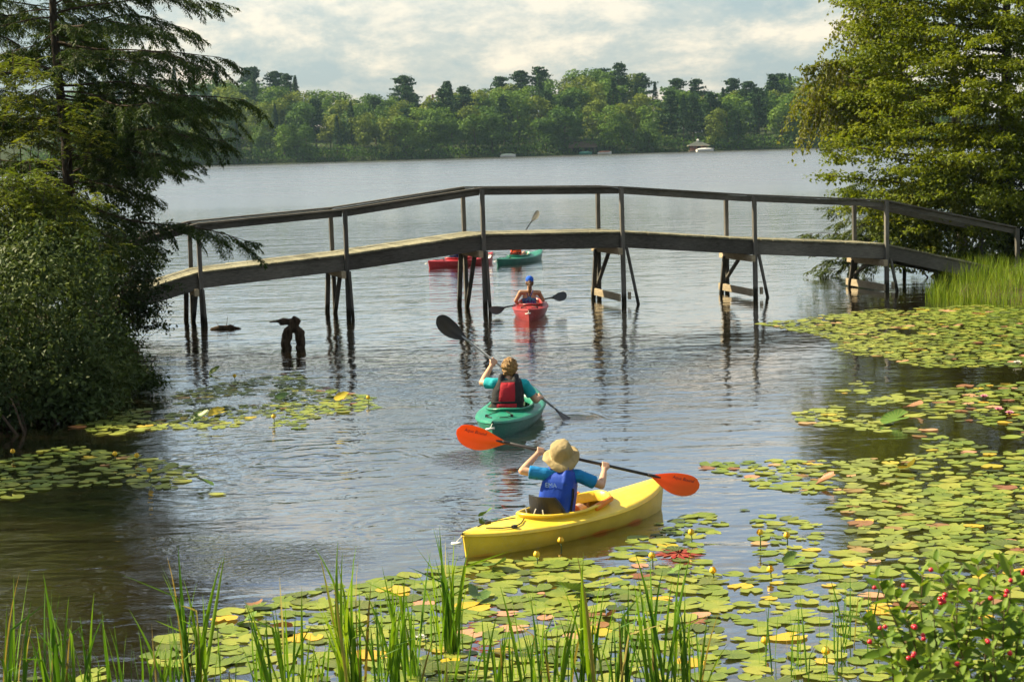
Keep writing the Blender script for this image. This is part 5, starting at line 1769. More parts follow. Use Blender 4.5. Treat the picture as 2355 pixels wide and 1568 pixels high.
# sun hat: crown, band crease and a drooping brim
def sun_hat(body, c, hfr, k, mat):
    r_, f, u = hfr
    u2 = (u - f * 0.62 + r_ * 0.02).normalized(); f2 = r_.cross(u2) * -1
    f2 = u2.cross(r_).normalized()
    b_ = MB(); rows = []
    prof = [(0.0, 0.118), (0.035, 0.116), (0.062, 0.110), (0.082, 0.103), (0.090, 0.109), (0.094, 0.104), (0.040 - 0.0, 0.0)]
    prof = [(0.128, 0.001), (0.126, 0.045), (0.116, 0.075), (0.095, 0.093), (0.06, 0.101), (0.02, 0.106), (0.0, 0.108), (-0.004, 0.116), (-0.010, 0.135), (-0.022, 0.155), (-0.038, 0.170), (-0.041, 0.170), (-0.026, 0.155), (-0.016, 0.135), (-0.012, 0.112), (0.0, 0.103), (0.06, 0.097), (0.11, 0.06), (0.118, 0.001)]
    n = 44
    for z, rr in prof:
        row = []
        for i in range(n):
            a = 2 * PI * i / n
            br_ = max(0, (rr - 0.108) / 0.062)
            wob = br_ * (0.018 * math.sin(2 * a + 0.7) + 0.010 * math.sin(5 * a + 1) + 0.006 * math.sin(9 * a))
            cw_ = 0.004 * math.sin(3 * a + z * 40) + 0.003 * math.sin(7 * a - z * 60)
            R_ = (rr + (cw_ if rr > 0.03 else 0)) * k
            side = 0.012 * br_ * math.cos(a) ** 2
            row.append(c + r_ * (math.cos(a) * R_ * 0.97) + f2 * (math.sin(a) * R_ * 1.05) + u2 * ((z + wob + side) * k))
        rows.append(row)
    b_.grid(rows, close_u=True)
    return link('sun_hat', b_.mesh('hat'), mat, body, True, smooth=True)
M_HAT = cloth('khaki_cotton', (0.36, 0.28, 0.145), 0.012, 16, 0.9)
sun_hat(kid, J['head'] - hfr[1] * 0.004 + hfr[2] * 0.020, hfr, 1.04, M_HAT)
pj = MB()
for s_ in (1, -1):
    hip = J['pelvis'] + fr[0] * 0.085 * 0.8 * s_
    kn = hip + fr[1] * 0.32 + fr[0] * 0.04 * s_ + Vector((0, 0, 0.06))
    pj.capsule(hip, hip.lerp(kn, 0.8), 0.08, 0.064)
pj.ball(J['pelvis'], (0.14, 0.105, 0.095), Matrix(fr).transposed())
piece('shorts', pj, cloth('orange_shorts', (0.55, 0.12, 0.02)), kid)

# ---------------------------------------------------------------- paddler in the green kayak
KD = kpt(KG, -0.34, 0, 0)
fw = (kpt(KG, 1, 0, 0) - kpt(KG, 0, 0, 0)).normalized()
D0 = KD.y
pA, pB = A(1006, 729, D0 + 0.30), A(1345, 992, D0 + 0.42)
pad2, ax2 = paddle('black-bladed paddle held high by the paddler in the green kayak', pA, pB, M_BLADE, M_ALU, (-0.25, -1, 0.2), (0.5, -0.5, 1.2), (0.50, 0.22))
gL, gR = on_shaft(pA, pB, 1136), on_shaft(pA, pB, 1242)
J = {'pelvis': KD + Vector((0, 0, 0.17)), 'hk': 1.08, 'knee': 0.05}
J['chest'] = A(1168, 905, D0 + 0.02); J['neck'] = A(1170, 868, D0 + 0.04); J['head'] = A(1172, 846, D0 + 0.07)
J['shL'] = A(1136, 882, D0); J['shR'] = A(1206, 884, D0 + 0.03)
J['elL'] = A(1109, 880, D0 + 0.12); J['elR'] = A(1232, 920, D0 + 0.10)
J['wrL'] = gL + (J['elL'] - gL).normalized() * 0.075; J['wrR'] = gR + (Vector((0.02, -0.25, 0.02)) + (J['elR'] - gR)).normalized() * 0.07
lady, fr, hfr = person('paddler with curly blond hair and red and black life vest', J, 1.08, M_SKIN, (fw + Vector((-0.08, 0, 0))), Vector((0.05, 1, -0.02)), [(gL, ax2), (gR, ax2)], 0.0075)
shirt(lady, J, 1.08, fr, cloth('turquoise_shirt', (0.015, 0.36, 0.42)), 0.62)
M_BLKV = cloth('black_vest_fabric', (0.022, 0.022, 0.026), 0.012, 10, 0.75)
M_REDV = cloth('red_vest_fabric', (0.42, 0.015, 0.030), 0.012, 9, 0.7)
vo = vest(lady, J, 1.08, fr, M_BLKV, 1.05, panels=[(-0.50, 0.50, 0.36, 0.90, M_REDV, 'red_panel'), (-0.62, 0.62, 0.17, 0.29, M_REDV, 'red_panel')], belts=(0.33, 0.13))
hb = MB()
hb.ball(J['head'] + hfr[2] * 0.022 - hfr[1] * 0.012, (0.104, 0.112, 0.116), Matrix(hfr).transposed())
hb.ball(J['head'] - hfr[2] * 0.045 - hfr[1] * 0.045, (0.080, 0.060, 0.066), Matrix(hfr).transposed())
def curls(co, no):
    v = mnoise.noise(co * 34.0) * 0.020 + mnoise.noise(co * 75.0) * 0.008
    return co + no * v
def hairmat(name, a, b):
    mm, t, out = newmat(name)
    n_ = noise(t, 45, 6, 0.7, dist=1.2, mapscale=(1, 1, 0.6))
    principled(t, out, ramp(t, n_, [(0.35, a), (0.65, b)]), 0.5, 0.4, bump(t, n_, 0.012))
    return mm
piece('hair', hb, hairmat('blond_hair', (0.10, 0.045, 0.014), (0.46, 0.27, 0.09)), lady, 0.006, 1, curls)
pj = MB()
for s_ in (1, -1):
    hip = J['pelvis'] + fr[0] * 0.085 * s_
    kn = hip + fr[1] * 0.40 + fr[0] * 0.05 * s_ + Vector((0, 0, 0.05))
    pj.capsule(hip, hip.lerp(kn, 0.75), 0.092, 0.072)
pj.ball(J['pelvis'], (0.165, 0.125, 0.105), Matrix(fr).transposed())
piece('shorts', pj, cloth('dark_shorts', (0.03, 0.03, 0.04)), lady)

# ---------------------------------------------------------------- paddler in the dark red kayak
KD = kpt(KR, -0.36, 0, 0)
fw = (kpt(KR, 1, 0, 0) - kpt(KR, 0, 0, 0)).normalized()
D0 = KD.y
pA, pB = A(1126, 714, D0 + 0.05), A(1303, 677, D0 + 1.15)
pad3, ax3 = paddle('black-bladed paddle held low by the paddler in the blue cap', pA, pB, M_BLADE, M_CARB, (-0.2, -1, 0.3), (0.1, -1, 0.2), (0.40, 0.19))
gL, gR = on_shaft(pA, pB, 1193), on_shaft(pA, pB, 1246)
J = {'pelvis': KD + Vector((0, 0, 0.17)), 'hk': 1.0, 'knee': 0.05}
J['chest'] = A(1217, 686, D0 + 0.02); J['neck'] = A(1218, 668, D0 + 0.04); J['head'] = A(1218, 648, D0 + 0.06)
J['shL'] = A(1197, 673, D0); J['shR'] = A(1239, 673, D0 + 0.03)
J['elL'] = A(1186, 692, D0 + 0.02); J['elR'] = A(1249, 690, D0 + 0.12)
J['wrL'] = gL + (J['elL'] - gL).normalized() * 0.07; J['wrR'] = gR + (J['elR'] - gR).normalized() * 0.07
girl, fr, hfr = person('bare-shouldered paddler with blue cap and ponytail in the dark red kayak', J, 0.95, M_SKINT, fw, Vector((0.0, 1, 0)), [(gL, ax3), (gR, ax3)], 0.0085)
tb = MB()
M3 = Matrix(fr).transposed()
tb.ball(J['pelvis'] + fr[2] * 0.03, (0.158, 0.122, 0.10), M3); tb.ball(J['pelvis'].lerp(J['chest'], 0.5), (0.143, 0.106, 0.13), M3)
tb.ball(J['chest'] - fr[2] * 0.035, (0.158, 0.118, 0.095), M3)
for s_ in (1, -1):
    tb.capsule(J['chest'] - fr[1] * 0.102 - fr[2] * 0.02, J['neck'] + fr[0] * 0.065 * s_ - fr[1] * 0.05 - fr[2] * 0.01, 0.022, 0.018)
    tb.capsule(J['neck'] + fr[0] * 0.065 * s_ - fr[1] * 0.05 - fr[2] * 0.01, J['chest'] + fr[0] * 0.07 * s_ + fr[1] * 0.09, 0.020, 0.02)
mm, t, out = newmat('patterned_top')
principled(t, out, ramp(t, noise(t, 22, 3, 0.6, dist=1), [(0.38, (0.025, 0.05, 0.16)), (0.5, (0.10, 0.03, 0.16)), (0.64, (0.03, 0.24, 0.34))]), 0.8, 0.2)
piece('tank_top', tb, mm, girl, 0.009, 2)
cb = MB(); cb.ball(J['head'] + hfr[2] * 0.038, (0.086, 0.104, 0.092), Matrix(hfr).transposed())
cb.ball(J['head'] + hfr[2] * 0.03 + hfr[1] * 0.13, (0.070, 0.07, 0.012), Matrix(hfr).transposed())
piece('cap', cb, cloth('blue_cap', (0.012, 0.10, 0.55)), girl, 0.007, 1)
hb = MB(); hb.ball(J['head'] - hfr[2] * 0.020 - hfr[1] * 0.022, (0.080, 0.084, 0.075), Matrix(hfr).transposed())
pts = [J['head'] - hfr[1] * 0.10 + hfr[2] * 0.015, J['head'] - hfr[1] * 0.135 - hfr[2] * 0.04, J['neck'] - hfr[1] * 0.12 - hfr[2] * 0.01, J['neck'] - hfr[1] * 0.115 - hfr[2] * 0.10]
for p, q, ra, rb in zip(pts, pts[1:], (0.022, 0.034, 0.030), (0.034, 0.030, 0.010)): hb.capsule(p, q, ra, rb, 10)
piece('hair', hb, hairmat('brown_hair', (0.05, 0.024, 0.012), (0.20, 0.10, 0.045)), girl, 0.007, 1, curls)

# ---------------------------------------------------------------- two paddlers far out
def far_paddler(K, label, kk, topmat, vmat, lean, hairc, pa, pb, blademat, plabel):
    KD = kpt(K, -0.26, 0, 0)
    fw = (kpt(K, 1, 0, 0) - kpt(K, 0, 0, 0)).normalized()
    rt = fw.cross(Vector((0, 0, 1)))
    J = {'pelvis': KD + Vector((0, 0, 0.16)), 'hk': 0.95, 'knee': 0.14}
    up = (Vector((0, 0, 1)) + fw * lean).normalized()
    pl = J['pelvis']
    J['chest'] = pl + up * 0.30 * kk; J['neck'] = pl + up * 0.47 * kk; J['head'] = pl + up * 0.60 * kk + fw * 0.02
    J['shL'] = pl + up * 0.42 * kk - rt * 0.16 * kk; J['shR'] = pl + up * 0.42 * kk + rt * 0.16 * kk
    pd, ax = paddle(plabel, pa, pb, blademat, M_CARB, (-0.3, -1, 0.1), (0.3, -1, 0.3), (0.42, 0.17))
    mid = Vector(pa).lerp(Vector(pb), 0.5)
    g1 = mid - ax * 0.28; g2 = mid + ax * 0.28
    gl, gr = (g1, g2) if (g1 - pl).dot(rt) < (g2 - pl).dot(rt) else (g2, g1)
    for s_, g, sh in (('L', gl, J['shL']), ('R', gr, J['shR'])):
        J['wr' + s_] = g + (sh - g).normalized() * 0.07
        J['el' + s_] = sh.lerp(g, 0.5) - Vector((0, 0, 0.07))
    o, fr, hfr = person(label, J, 0.92 * kk, M_SKIN, fw + Vector((0, 0, 0)), fw, [(gl, ax), (gr, ax)], 0.011)
    shirt(o, J, 0.92 * kk, fr, topmat, 0.6)
    if vmat: vest(o, J, 0.92 * kk, fr, vmat, 1.0, belts=(0.35, 0.6))
    hb = MB(); hb.ball(J['head'] + hfr[2] * 0.025 - hfr[1] * 0.01, (0.084, 0.096, 0.092), Matrix(hfr).transposed())
    piece('hair', hb, hairc, o, 0.009, 1, curls)
    return o
HB = hairmat('dark_hair', (0.03, 0.018, 0.010), (0.10, 0.06, 0.03))
c = kpt(KR2, 0.10, 0, 0.38)
far_paddler(KR2, 'paddler in dark blue top aboard the far red kayak, head behind the bridge', 0.92, cloth('navy_top', (0.02, 0.035, 0.16)), cloth('blue_vest', (0.02, 0.04, 0.20)), 0.10, HB,
            c + Vector((-0.95, 0.55, 0.06)), c + Vector((0.85, -0.55, -0.10)), M_BLADE, 'paddle held by the paddler in the far red kayak')
a_ = A(1238, 485, 59.2); g_ = A(1192, 556, 58.9)
b__ = a_ + (g_ - a_).normalized() * 2.1
far_paddler(KG2, 'paddler in orange vest aboard the far green kayak, head behind the bridge', 0.92, cloth('orange_top', (0.55, 0.14, 0.05)), cloth('orange_vest', (0.80, 0.085, 0.020)), 0.05, HB,
            a_, b__, M_TAN, 'tan-bladed paddle raised above the bridge deck from the far green kayak')

# ================================================================== lily pads
def padmat(name, stops, sheen=0.33, rim=None):
    mm, t, out = newmat(name)
    oi = N(t, 'ShaderNodeObjectInfo'); g = N(t, 'ShaderNodeNewGeometry')
    rnd = math_(t, 'FRACT', math_(t, 'ADD', oi.outputs['Random'], g.outputs['Random Per Island']))
    n_ = noise(t, 5.0, 4, 0.6, vec=g.outputs['Position'])
    f = math_(t, 'ADD', math_(t, 'MULTIPLY', rnd, 0.75), math_(t, 'SUBTRACT', math_(t, 'MULTIPLY', n_, 0.9), 0.33), True)
    c = ramp(t, f, stops)
    sp = noise(t, 38.0, 3, 0.65, vec=g.outputs['Position'])
    c = mixc(t, math_(t, 'MULTIPLY', math_(t, 'SUBTRACT', sp, 0.63, True), 3.5, True), c, (0.30, 0.17, 0.04))
    tcn = N(t, 'ShaderNodeTexCoord'); so = N(t, 'ShaderNodeSeparateXYZ'); t.links.new(tcn.outputs['Object'], so.inputs['Vector'])
    ang = math_(t, 'ARCTAN2', so.outputs['Y'], so.outputs['X'])
    vein = math_(t, 'POWER', math_(t, 'ABSOLUTE', math_(t, 'COSINE', math_(t, 'MULTIPLY', ang, 9.0))), 14.0)
    c = mixc(t, math_(t, 'MULTIPLY', vein, 0.30), c, (0.42, 0.44, 0.12))
    p = principled(t, None, c, math_(t, 'ADD', 0.36, math_(t, 'MULTIPLY', n_, 0.25)), 0.35, bump(t, noise(t, 9, 3, 0.5, vec=g.outputs['Position']), 0.010))
    tr = N(t, 'ShaderNodeBsdfTranslucent'); t.links.new(c, tr.inputs['Color'])
    ms = N(t, 'ShaderNodeMixShader'); ms.inputs['Fac'].default_value = 0.15
    t.links.new(p.outputs[0], ms.inputs[1]); t.links.new(tr.outputs[0], ms.inputs[2]); t.links.new(ms.outputs[0], out.inputs['Surface'])
    return mm
M_PADG = padmat('lily_pad_green', ramp4([(0.075, 0.125, 0.018), (0.145, 0.210, 0.024), (0.225, 0.275, 0.036), (0.310, 0.310, 0.050)]))
M_PADY = padmat('lily_pad_yellow', ramp4([(0.36, 0.33, 0.03), (0.52, 0.38, 0.03), (0.62, 0.36, 0.03)]))
M_PADR = padmat('lily_pad_rusty', ramp4([(0.16, 0.050, 0.025), (0.24, 0.10, 0.045), (0.28, 0.14, 0.08)]))
M_PADP = padmat('lily_pad_pinkish', ramp4([(0.48, 0.22, 0.13), (0.52, 0.28, 0.17), (0.45, 0.30, 0.12)]))
M_PADO = padmat('lily_pad_olive', ramp4([(0.050, 0.075, 0.018), (0.085, 0.120, 0.022), (0.14, 0.165, 0.030)]))
M_PADD = padmat('lily_leaf_dark', ramp4([(0.05, 0.12, 0.018), (0.08, 0.17, 0.022), (0.12, 0.20, 0.03)]))
def pad_shape(seed):
    """notched round leaf, rim a little turned up; returns verts, faces (unit radius)"""
    rs = random.Random(seed)
    n = 18
    notch = 0.22 + 0.1 * rs.random()
    ph = rs.uniform(0, 6.28); el = rs.uniform(0.84, 1.0)
    tear = rs.randrange(40)
    v = [Vector((0.06, 0, 0.0))]
    for ringi, (rad, z) in enumerate(((0.55, 0.0), (0.92, 0.012), (1.0, 0.035))):
        for i in range(n):
            a = notch + (2 * PI - 2 * notch) * i / (n - 1)
            w_ = 1 + 0.040 * math.sin(3 * a + ph) + 0.030 * math.sin(7 * a + 2 * ph) + (rs.uniform(-0.05, 0.03) if rad > 0.9 else 0) - (0.16 if (rad > 0.9 and i == tear) else 0)
            zz = z * (0.2 + 0.8 * math.sin(2 * a + ph) ** 4) + 0.010 * rad * math.sin(3 * a + ph)
            if i in (0, n - 1): zz += 0.02 * rs.random()
            v.append(Vector((rad * w_ * math.cos(a), el * rad * w_ * math.sin(a), max(-0.012, zz))))
    f = [(0, 1 + i, 2 + i) for i in range(n - 1)]
    for k in range(2):
        o_ = 1 + k * n
        f += [(o_ + i, o_ + n + i, o_ + n + i + 1, o_ + i + 1) for i in range(n - 1)]
    return v, f
PADS = [pad_shape(i) for i in range(16)]
def curled(seed):
    """pad standing on edge out of the water, rolled along its middle"""
    v, f = pad_shape(seed)
    out_ = []
    for p in v:
        a = p.y * 1.25
        out_.append(Vector((p.x, math.sin(a) * 0.8, 0.42 * (1 - math.cos(a)) + p.z)))
    return out_, f
# regions in the picture: polygon, coverage (0-1), radius range
REG = [
    ('fg', [(640, 1568), (300, 1520), (540, 1400), (760, 1350), (1010, 1310), (1100, 1290), (1300, 1280), (1480, 1310), (1640, 1320), (1680, 1420), (1640, 1500), (1700, 1620), (200, 1640), (120, 1600)], 1.0, (0.10, 0.19)),
    ('fgr', [(1640, 1320), (1900, 1290), (2720, 1251), (2720, 1631), (1700, 1640), (1640, 1500)], 0.80, (0.10, 0.165)),
    ('mid', [(1480, 1230), (1530, 1190), (1700, 1170), (1880, 1200), (1900, 1300), (1700, 1330), (1560, 1310), (1340, 1290)], 0.55, (0.08, 0.14)),
    ('mid2', [(1250, 1262), (1480, 1215), (1560, 1260), (1400, 1290), (1250, 1300)], 0.35, (0.08, 0.13)),
    ('right', [(1900, 1160), (2020, 1130), (2720, 1071), (2720, 1291), (1880, 1300), (1990, 1240)], 0.95, (0.09, 0.16)),
    ('right2', [(1580, 1070), (1640, 1062), (1780, 1058), (1960, 1060), (2150, 1040), (2720, 1031), (2720, 1121), (1980, 1145), (1760, 1125), (1700, 1095)], 0.80, (0.09, 0.155)),
    ('sparse', [(1540, 1140), (1800, 1120), (1990, 1150), (1930, 1210), (1700, 1200)], 0.12, (0.08, 0.13)),
    ('rmid', [(1830, 950), (1960, 925), (2120, 895), (2720, 851), (2720, 991), (2160, 1015), (1990, 990), (1850, 975)], 0.60, (0.085, 0.17)),
    ('rmid2', [(2080, 1020), (2720, 976), (2720, 1051), (2180, 1050)], 0.28, (0.12, 0.2)),
    ('rmid2', [(1930, 800), (2720, 791), (2720, 1071), (1860, 1080), (1840, 960)], 0.16, (0.07, 0.14)),
    ('rfar', [(1740, 745), (1880, 730), (2100, 715), (2720, 691), (2720, 841), (2120, 845), (1960, 805), (1880, 770)], 0.80, (0.08, 0.15)),
    ('rfar2', [(1860, 790), (2000, 800), (2200, 850), (2060, 850), (1950, 830)], 0.35, (0.08, 0.14)),
    ('rfar3', [(1850, 720), (2720, 681), (2720, 711), (1950, 735)], 0.45, (0.08, 0.13)),
    ('la', [(400, 905), (520, 880), (690, 855), (700, 880), (860, 915), (870, 940), (740, 955), (700, 985), (450, 985), (380, 960)], 0.66, (0.07, 0.12)),
    ('lb', [(160, 985), (300, 940), (420, 945), (420, 985), (250, 1000)], 0.75, (0.08, 0.14)),
    ('lc', [(0, 1060), (150, 1025), (340, 1050), (480, 1085), (400, 1125), (280, 1115), (150, 1120), (0, 1150), (-40, 1100)], 0.72, (0.09, 0.155)),
    ('ld', [(280, 1060), (430, 1080), (520, 1140), (350, 1140)], 0.40, (0.07, 0.12)),
    ('le', [(0, 1480), (240, 1470), (230, 1560), (150, 1640), (-40, 1640)], 0.45, (0.10, 0.16)),
    ('wake', [(700, 1180), (1000, 1200), (1080, 1230), (900, 1260)], 0.05, (0.08, 0.12)),
]
def inpoly(x, y, poly):
    c = False; j = len(poly) - 1
    for i in range(len(poly)):
        xi, yi = poly[i]; xj, yj = poly[j]
        if (yi > y) != (yj > y) and x < (xj - xi) * (y - yi) / (yj - yi) + xi: c = not c
        j = i
    return c
# hulls and shafts that pads must not cut through
KAY = [(k, k['L']) for k in (KY, KG, KR)]
def hits_kayak(p, r):
    for k, L in KAY:
        q = k.matrix_basis.inverted() @ Vector((p.x, p.y, 0))
        if abs(q.x) < L / 2 + r * 0.6:
            w_ = 0.36 * (1 - min(1, abs(q.x) / (L / 2)) ** 2.3) ** 0.8
            if abs(q.y) < w_ + r * 0.85: return True
    return False
random.seed(61)
pads = []
CELL = 0.4
gridd = {}
for (nm, poly, cov, (r0, r1)) in REG:
    wp = [W(x, y) for x, y in poly]
    xs_ = [p.x for p in wp]; ys_ = [p.y for p in wp]
    area = (max(xs_) - min(xs_)) * (max(ys_) - min(ys_))
    tries = int(area * 190)
    wpoly = [(p.x, p.y) for p in wp]
    for _ in range(tries):
        x = random.uniform(min(xs_), max(xs_)); y = random.uniform(min(ys_), max(ys_))
        if not inpoly(x, y, wpoly): continue
        dens = mnoise.noise(Vector((x * 0.9, y * 0.45, 3.1))) * 0.55 + mnoise.noise(Vector((x * 2.3, y * 1.2, 7.7))) * 0.35 + 0.5
        if dens > cov * 1.02 + 0.02: continue
        if random.random() > cov + 0.25: continue
        r = 0.92 * random.uniform(r0, r1) * random.choice((0.55, 0.75, 0.9, 1, 1, 1.08))
        ok = True
        ci, cj = int(x / CELL), int(y / CELL)
        pack = 0.66 if cov > 0.9 else 0.80
        for di in (-1, 0, 1):
            for dj in (-1, 0, 1):
                for (qx, qy, qr) in gridd.get((ci + di, cj + dj), ()):
                    if (qx - x) ** 2 + (qy - y) ** 2 < ((qr + r) * pack) ** 2: ok = False; break
                if not ok: break
            if not ok: break
        if not ok: continue
        if hits_kayak(Vector((x, y, 0)), r): continue
        if y > 38 and hr(x, y) > -0.1: continue
        if x < 0 and hl(x, y) > -0.05: continue
        gridd.setdefault((ci, cj), []).append((x, y, r))
        pads.append((x, y, r, nm))
# largest in the picture first
def seen(p):
    px, py, zf = proj((p[0], p[1], 0))
    vis = -60 < px < 2415 and py < 1600
    return (p[2] / zf) if vis else 0
pads.sort(key=seen, reverse=True)
PLACE = {'fg': 'among the reeds in the foreground', 'fgr': 'near the berry shrub in the right foreground', 'mid': 'on open water right of the yellow kayak', 'mid2': 'close beside the yellow kayak hull',
         'right': 'in the dense mat at the right edge', 'right2': 'in the right-hand mat beyond the orange blade', 'sparse': 'scattered on open water right of the yellow bow', 'rmid': 'in the middle drift of pads at right',
         'rmid2': 'loose between two drifts of pads at right', 'rfar': 'in the far mat by the right reeds', 'rfar2': 'in the far mat by the right reeds', 'rfar3': 'in the far mat by the right reeds',
         'la': 'in the thin drift below the driftwood stump', 'lb': 'beside the rounded left shrub', 'lc': 'in the shaded drift at the left edge', 'ld': 'in the shaded drift at the left edge', 'le': 'under the reeds at lower left', 'wake': 'alone on open water left of the yellow kayak'}
_pm = {}
def pad_mesh(i, mat):
    if (i, mat.name) not in _pm:
        v, f = PADS[i]
        me = mesh_py('lily_pad', v, f); me.materials.append(mat)
        me.polygons.foreach_set('use_smooth', [True] * len(me.polygons)); _pm[(i, mat.name)] = me
    return _pm[(i, mat.name)]
rest = {}; PADO = []
LIM = 300
for idx, (x, y, r, nm) in enumerate(pads):
    u = random.random()
    warm = 0.062 if nm in ('fg', 'fgr', 'mid') else (0.06 if nm in ('rmid', 'right2') else 0.04)
    rust = 0.055 if nm in ('right', 'right2', 'rmid', 'rmid2') else 0.02
    if u < warm * 0.6: mat, cn = M_PADY, 'yellow'
    elif u < warm: mat, cn = M_PADP, 'pinkish'
    elif u < warm + rust: mat, cn = M_PADR, 'rusty brown'
    elif u > 0.86: mat, cn = M_PADO, 'dull olive'
    else: mat, cn = M_PADG, 'green'
    i = random.randrange(16); rz = random.uniform(0, 6.28)
    z = 0.003 + 0.007 * random.random()
    tx, ty = random.gauss(0, 0.03), random.gauss(0, 0.03)
    if idx < LIM and seen((x, y, r)) > 0:
        o = bpy.data.objects.new('lily_pad', pad_mesh(i, mat)); COL.objects.link(o)
        o.location = (x, y, z + 0.002); o.scale = (r, r, r); o.rotation_euler = (tx, ty, rz)
        PADO.append((o, cn, nm, r)); tag(o, 'round %s lily pad %s' % (cn, PLACE[nm]), 'lily pad', 'lily pads ' + PLACE[nm])
    else:
        rest.setdefault(mat.name, []).append((i, x, y, r, rz, z, tx, ty))
for mn, lst in rest.items():
    b_ = MB(); vs = []; fs = []; n0 = 0
    for (i, x, y, r, rz, z, tx, ty) in lst:
        v, f = PADS[i]
        Mx = Matrix.Translation((x, y, z)) @ Matrix.Rotation(rz, 4, 'Z') @ Matrix.Rotation(tx, 4, 'X') @ Matrix.Rotation(ty, 4, 'Y') @ Matrix.Scale(r, 4)
        vs += [Mx @ p for p in v]; fs += [tuple(q + n0 for q in k_) for k_ in f]; n0 += len(v)
    me = mesh_py('pads', vs, fs); me.polygons.foreach_set('use_smooth', [True] * len(me.polygons))
    cn = {'lily_pad_green': 'green', 'lily_pad_olive': 'dull olive', 'lily_pad_yellow': 'yellow', 'lily_pad_rusty': 'rusty brown', 'lily_pad_pinkish': 'pinkish'}[mn]
    tag(link('distant_lily_pads', me, bpy.data.materials[mn]), 'mass of small %s lily pads floating farther off' % cn, 'lily pads', kind='stuff')
# curled and standing leaves
for k, (px, py, r, mat, lab) in enumerate([
        (1140, 1312, 0.13, M_PADD, 'dark green lily leaf folded up right of the stern reeds'), (1100, 1380, 0.13, M_PADD, 'dark lily leaf rolled edge-up among the foreground reeds'),
        (1310, 1370, 0.15, M_PADD, 'crumpled green lily leaf standing behind the middle reeds'), (1825, 1300, 0.11, M_PADD, 'bright green leaf standing on edge right of the reeds'),
        (2100, 945, 0.16, M_PADR, 'rusty curled lily leaf in the middle right drift'), (2060, 975, 0.18, M_PADD, 'green curled lily leaf before the rusty curled leaf'),
        (655, 922, 0.15, M_PADD, 'dark green leaf standing in the thin drift left of the green kayak'), (790, 922, 0.14, M_PADY, 'yellowing leaf standing in the thin drift left of the green kayak'),
        (460, 970, 0.15, M_PADD, 'upright green leaf at the near side of the thin drift'), (500, 958, 0.13, M_PADY, 'upright yellow-green leaf at the near side of the thin drift'),
        (470, 1118, 0.12, M_PADD, 'dark curled leaf alone at the end of the shaded drift'), (585, 1402, 0.10, M_PADR, 'rusty red curled leaf left of the foreground reeds'),
        (645, 1455, 0.10, M_PADR, 'orange-brown leaf standing among the left foreground reeds'), (2085, 1085, 0.15, M_PADY, 'yellow-brown folded leaf in the right-hand mat'),
        (1900, 1115, 0.13, M_PADR, 'brown crumpled leaf in the right-hand mat'), (1117, 1190, 0.09, M_PADD, 'small dark leaf standing by the rear deck of the yellow kayak'),
        (1395, 1428, 0.10, M_PADR, 'brown curled leaf under the middle reeds'), (570, 1440, 0.11, M_PADD, 'dark folded leaf at the left end of the foreground mat'),
        (495, 860, 0.12, M_PADD, 'small dark leaf at the far edge of the thin drift'), (1550, 1325, 0.09, M_PADD, 'small dark leaf at the right end of the reeds')]):
    v, f = curled(k + 20)
    me = mesh_py('curled', v, f); me.polygons.foreach_set('use_smooth', [True] * len(me.polygons))
    o = link('lily_leaf', me, mat)
    p = W(px, py)
    o.location = (p.x, p.y, 0.012); o.scale = (r, r, r)
    o.rotation_euler = (random.uniform(0.1, 0.5), random.uniform(-0.5, -0.1), random.uniform(0, 6.28))
    o.location.z = 0.02 + r * 0.28
    tag(o, lab, 'lily leaf')

# ---- flowers
M_FLY = plain('yellow_petal', (0.80, 0.50, 0.015), 0.5)
M_FLP = plain('pink_petal', (0.75, 0.30, 0.42), 0.55)
M_FLW = plain('white_petal', (0.80, 0.78, 0.70), 0.5)
M_STALK = plain('green_stalk', (0.07, 0.12, 0.025), 0.55)
def pond_flower(px, py, h, label, size=0.030):
    p = W(px, py)
    r = empty('pond_lily_flower', p)
    b_ = MB(); b_.tube([(0, 0, -0.1), (0.005, 0, h * 0.5), (0.0, 0.004, h)], [0.006, 0.006, 0.007], 6); b_.build('stalk', M_STALK, r, smooth=True)
    for k in range(5):
        a = 2 * PI * k / 5 + random.random()
        b_ = MB(); rows = []
        for i in range(5):
            th = -0.1 + 1.75 * i / 4
            rows.append([Vector((math.cos(a + d) * math.cos(th - 0.6) * size * (1 if i else 0.2), math.sin(a + d) * math.cos(th - 0.6) * size * (1 if i else 0.2), h + size * (0.1 + 0.45 * i))) for d in (-0.62, -0.2, 0.2, 0.62)])
        b_.grid(rows); b_.build('petal', M_FLY, r, smooth=True)
    b_ = MB(); b_.ball((0, 0, h + size * 0.55), (size * 0.6, size * 0.6, size * 0.6), None, 10, 6); b_.build('flower_centre', M_FLY, r, smooth=True)
    tag(r, label, 'flower', 'yellow pond lilies')
random.seed(71)
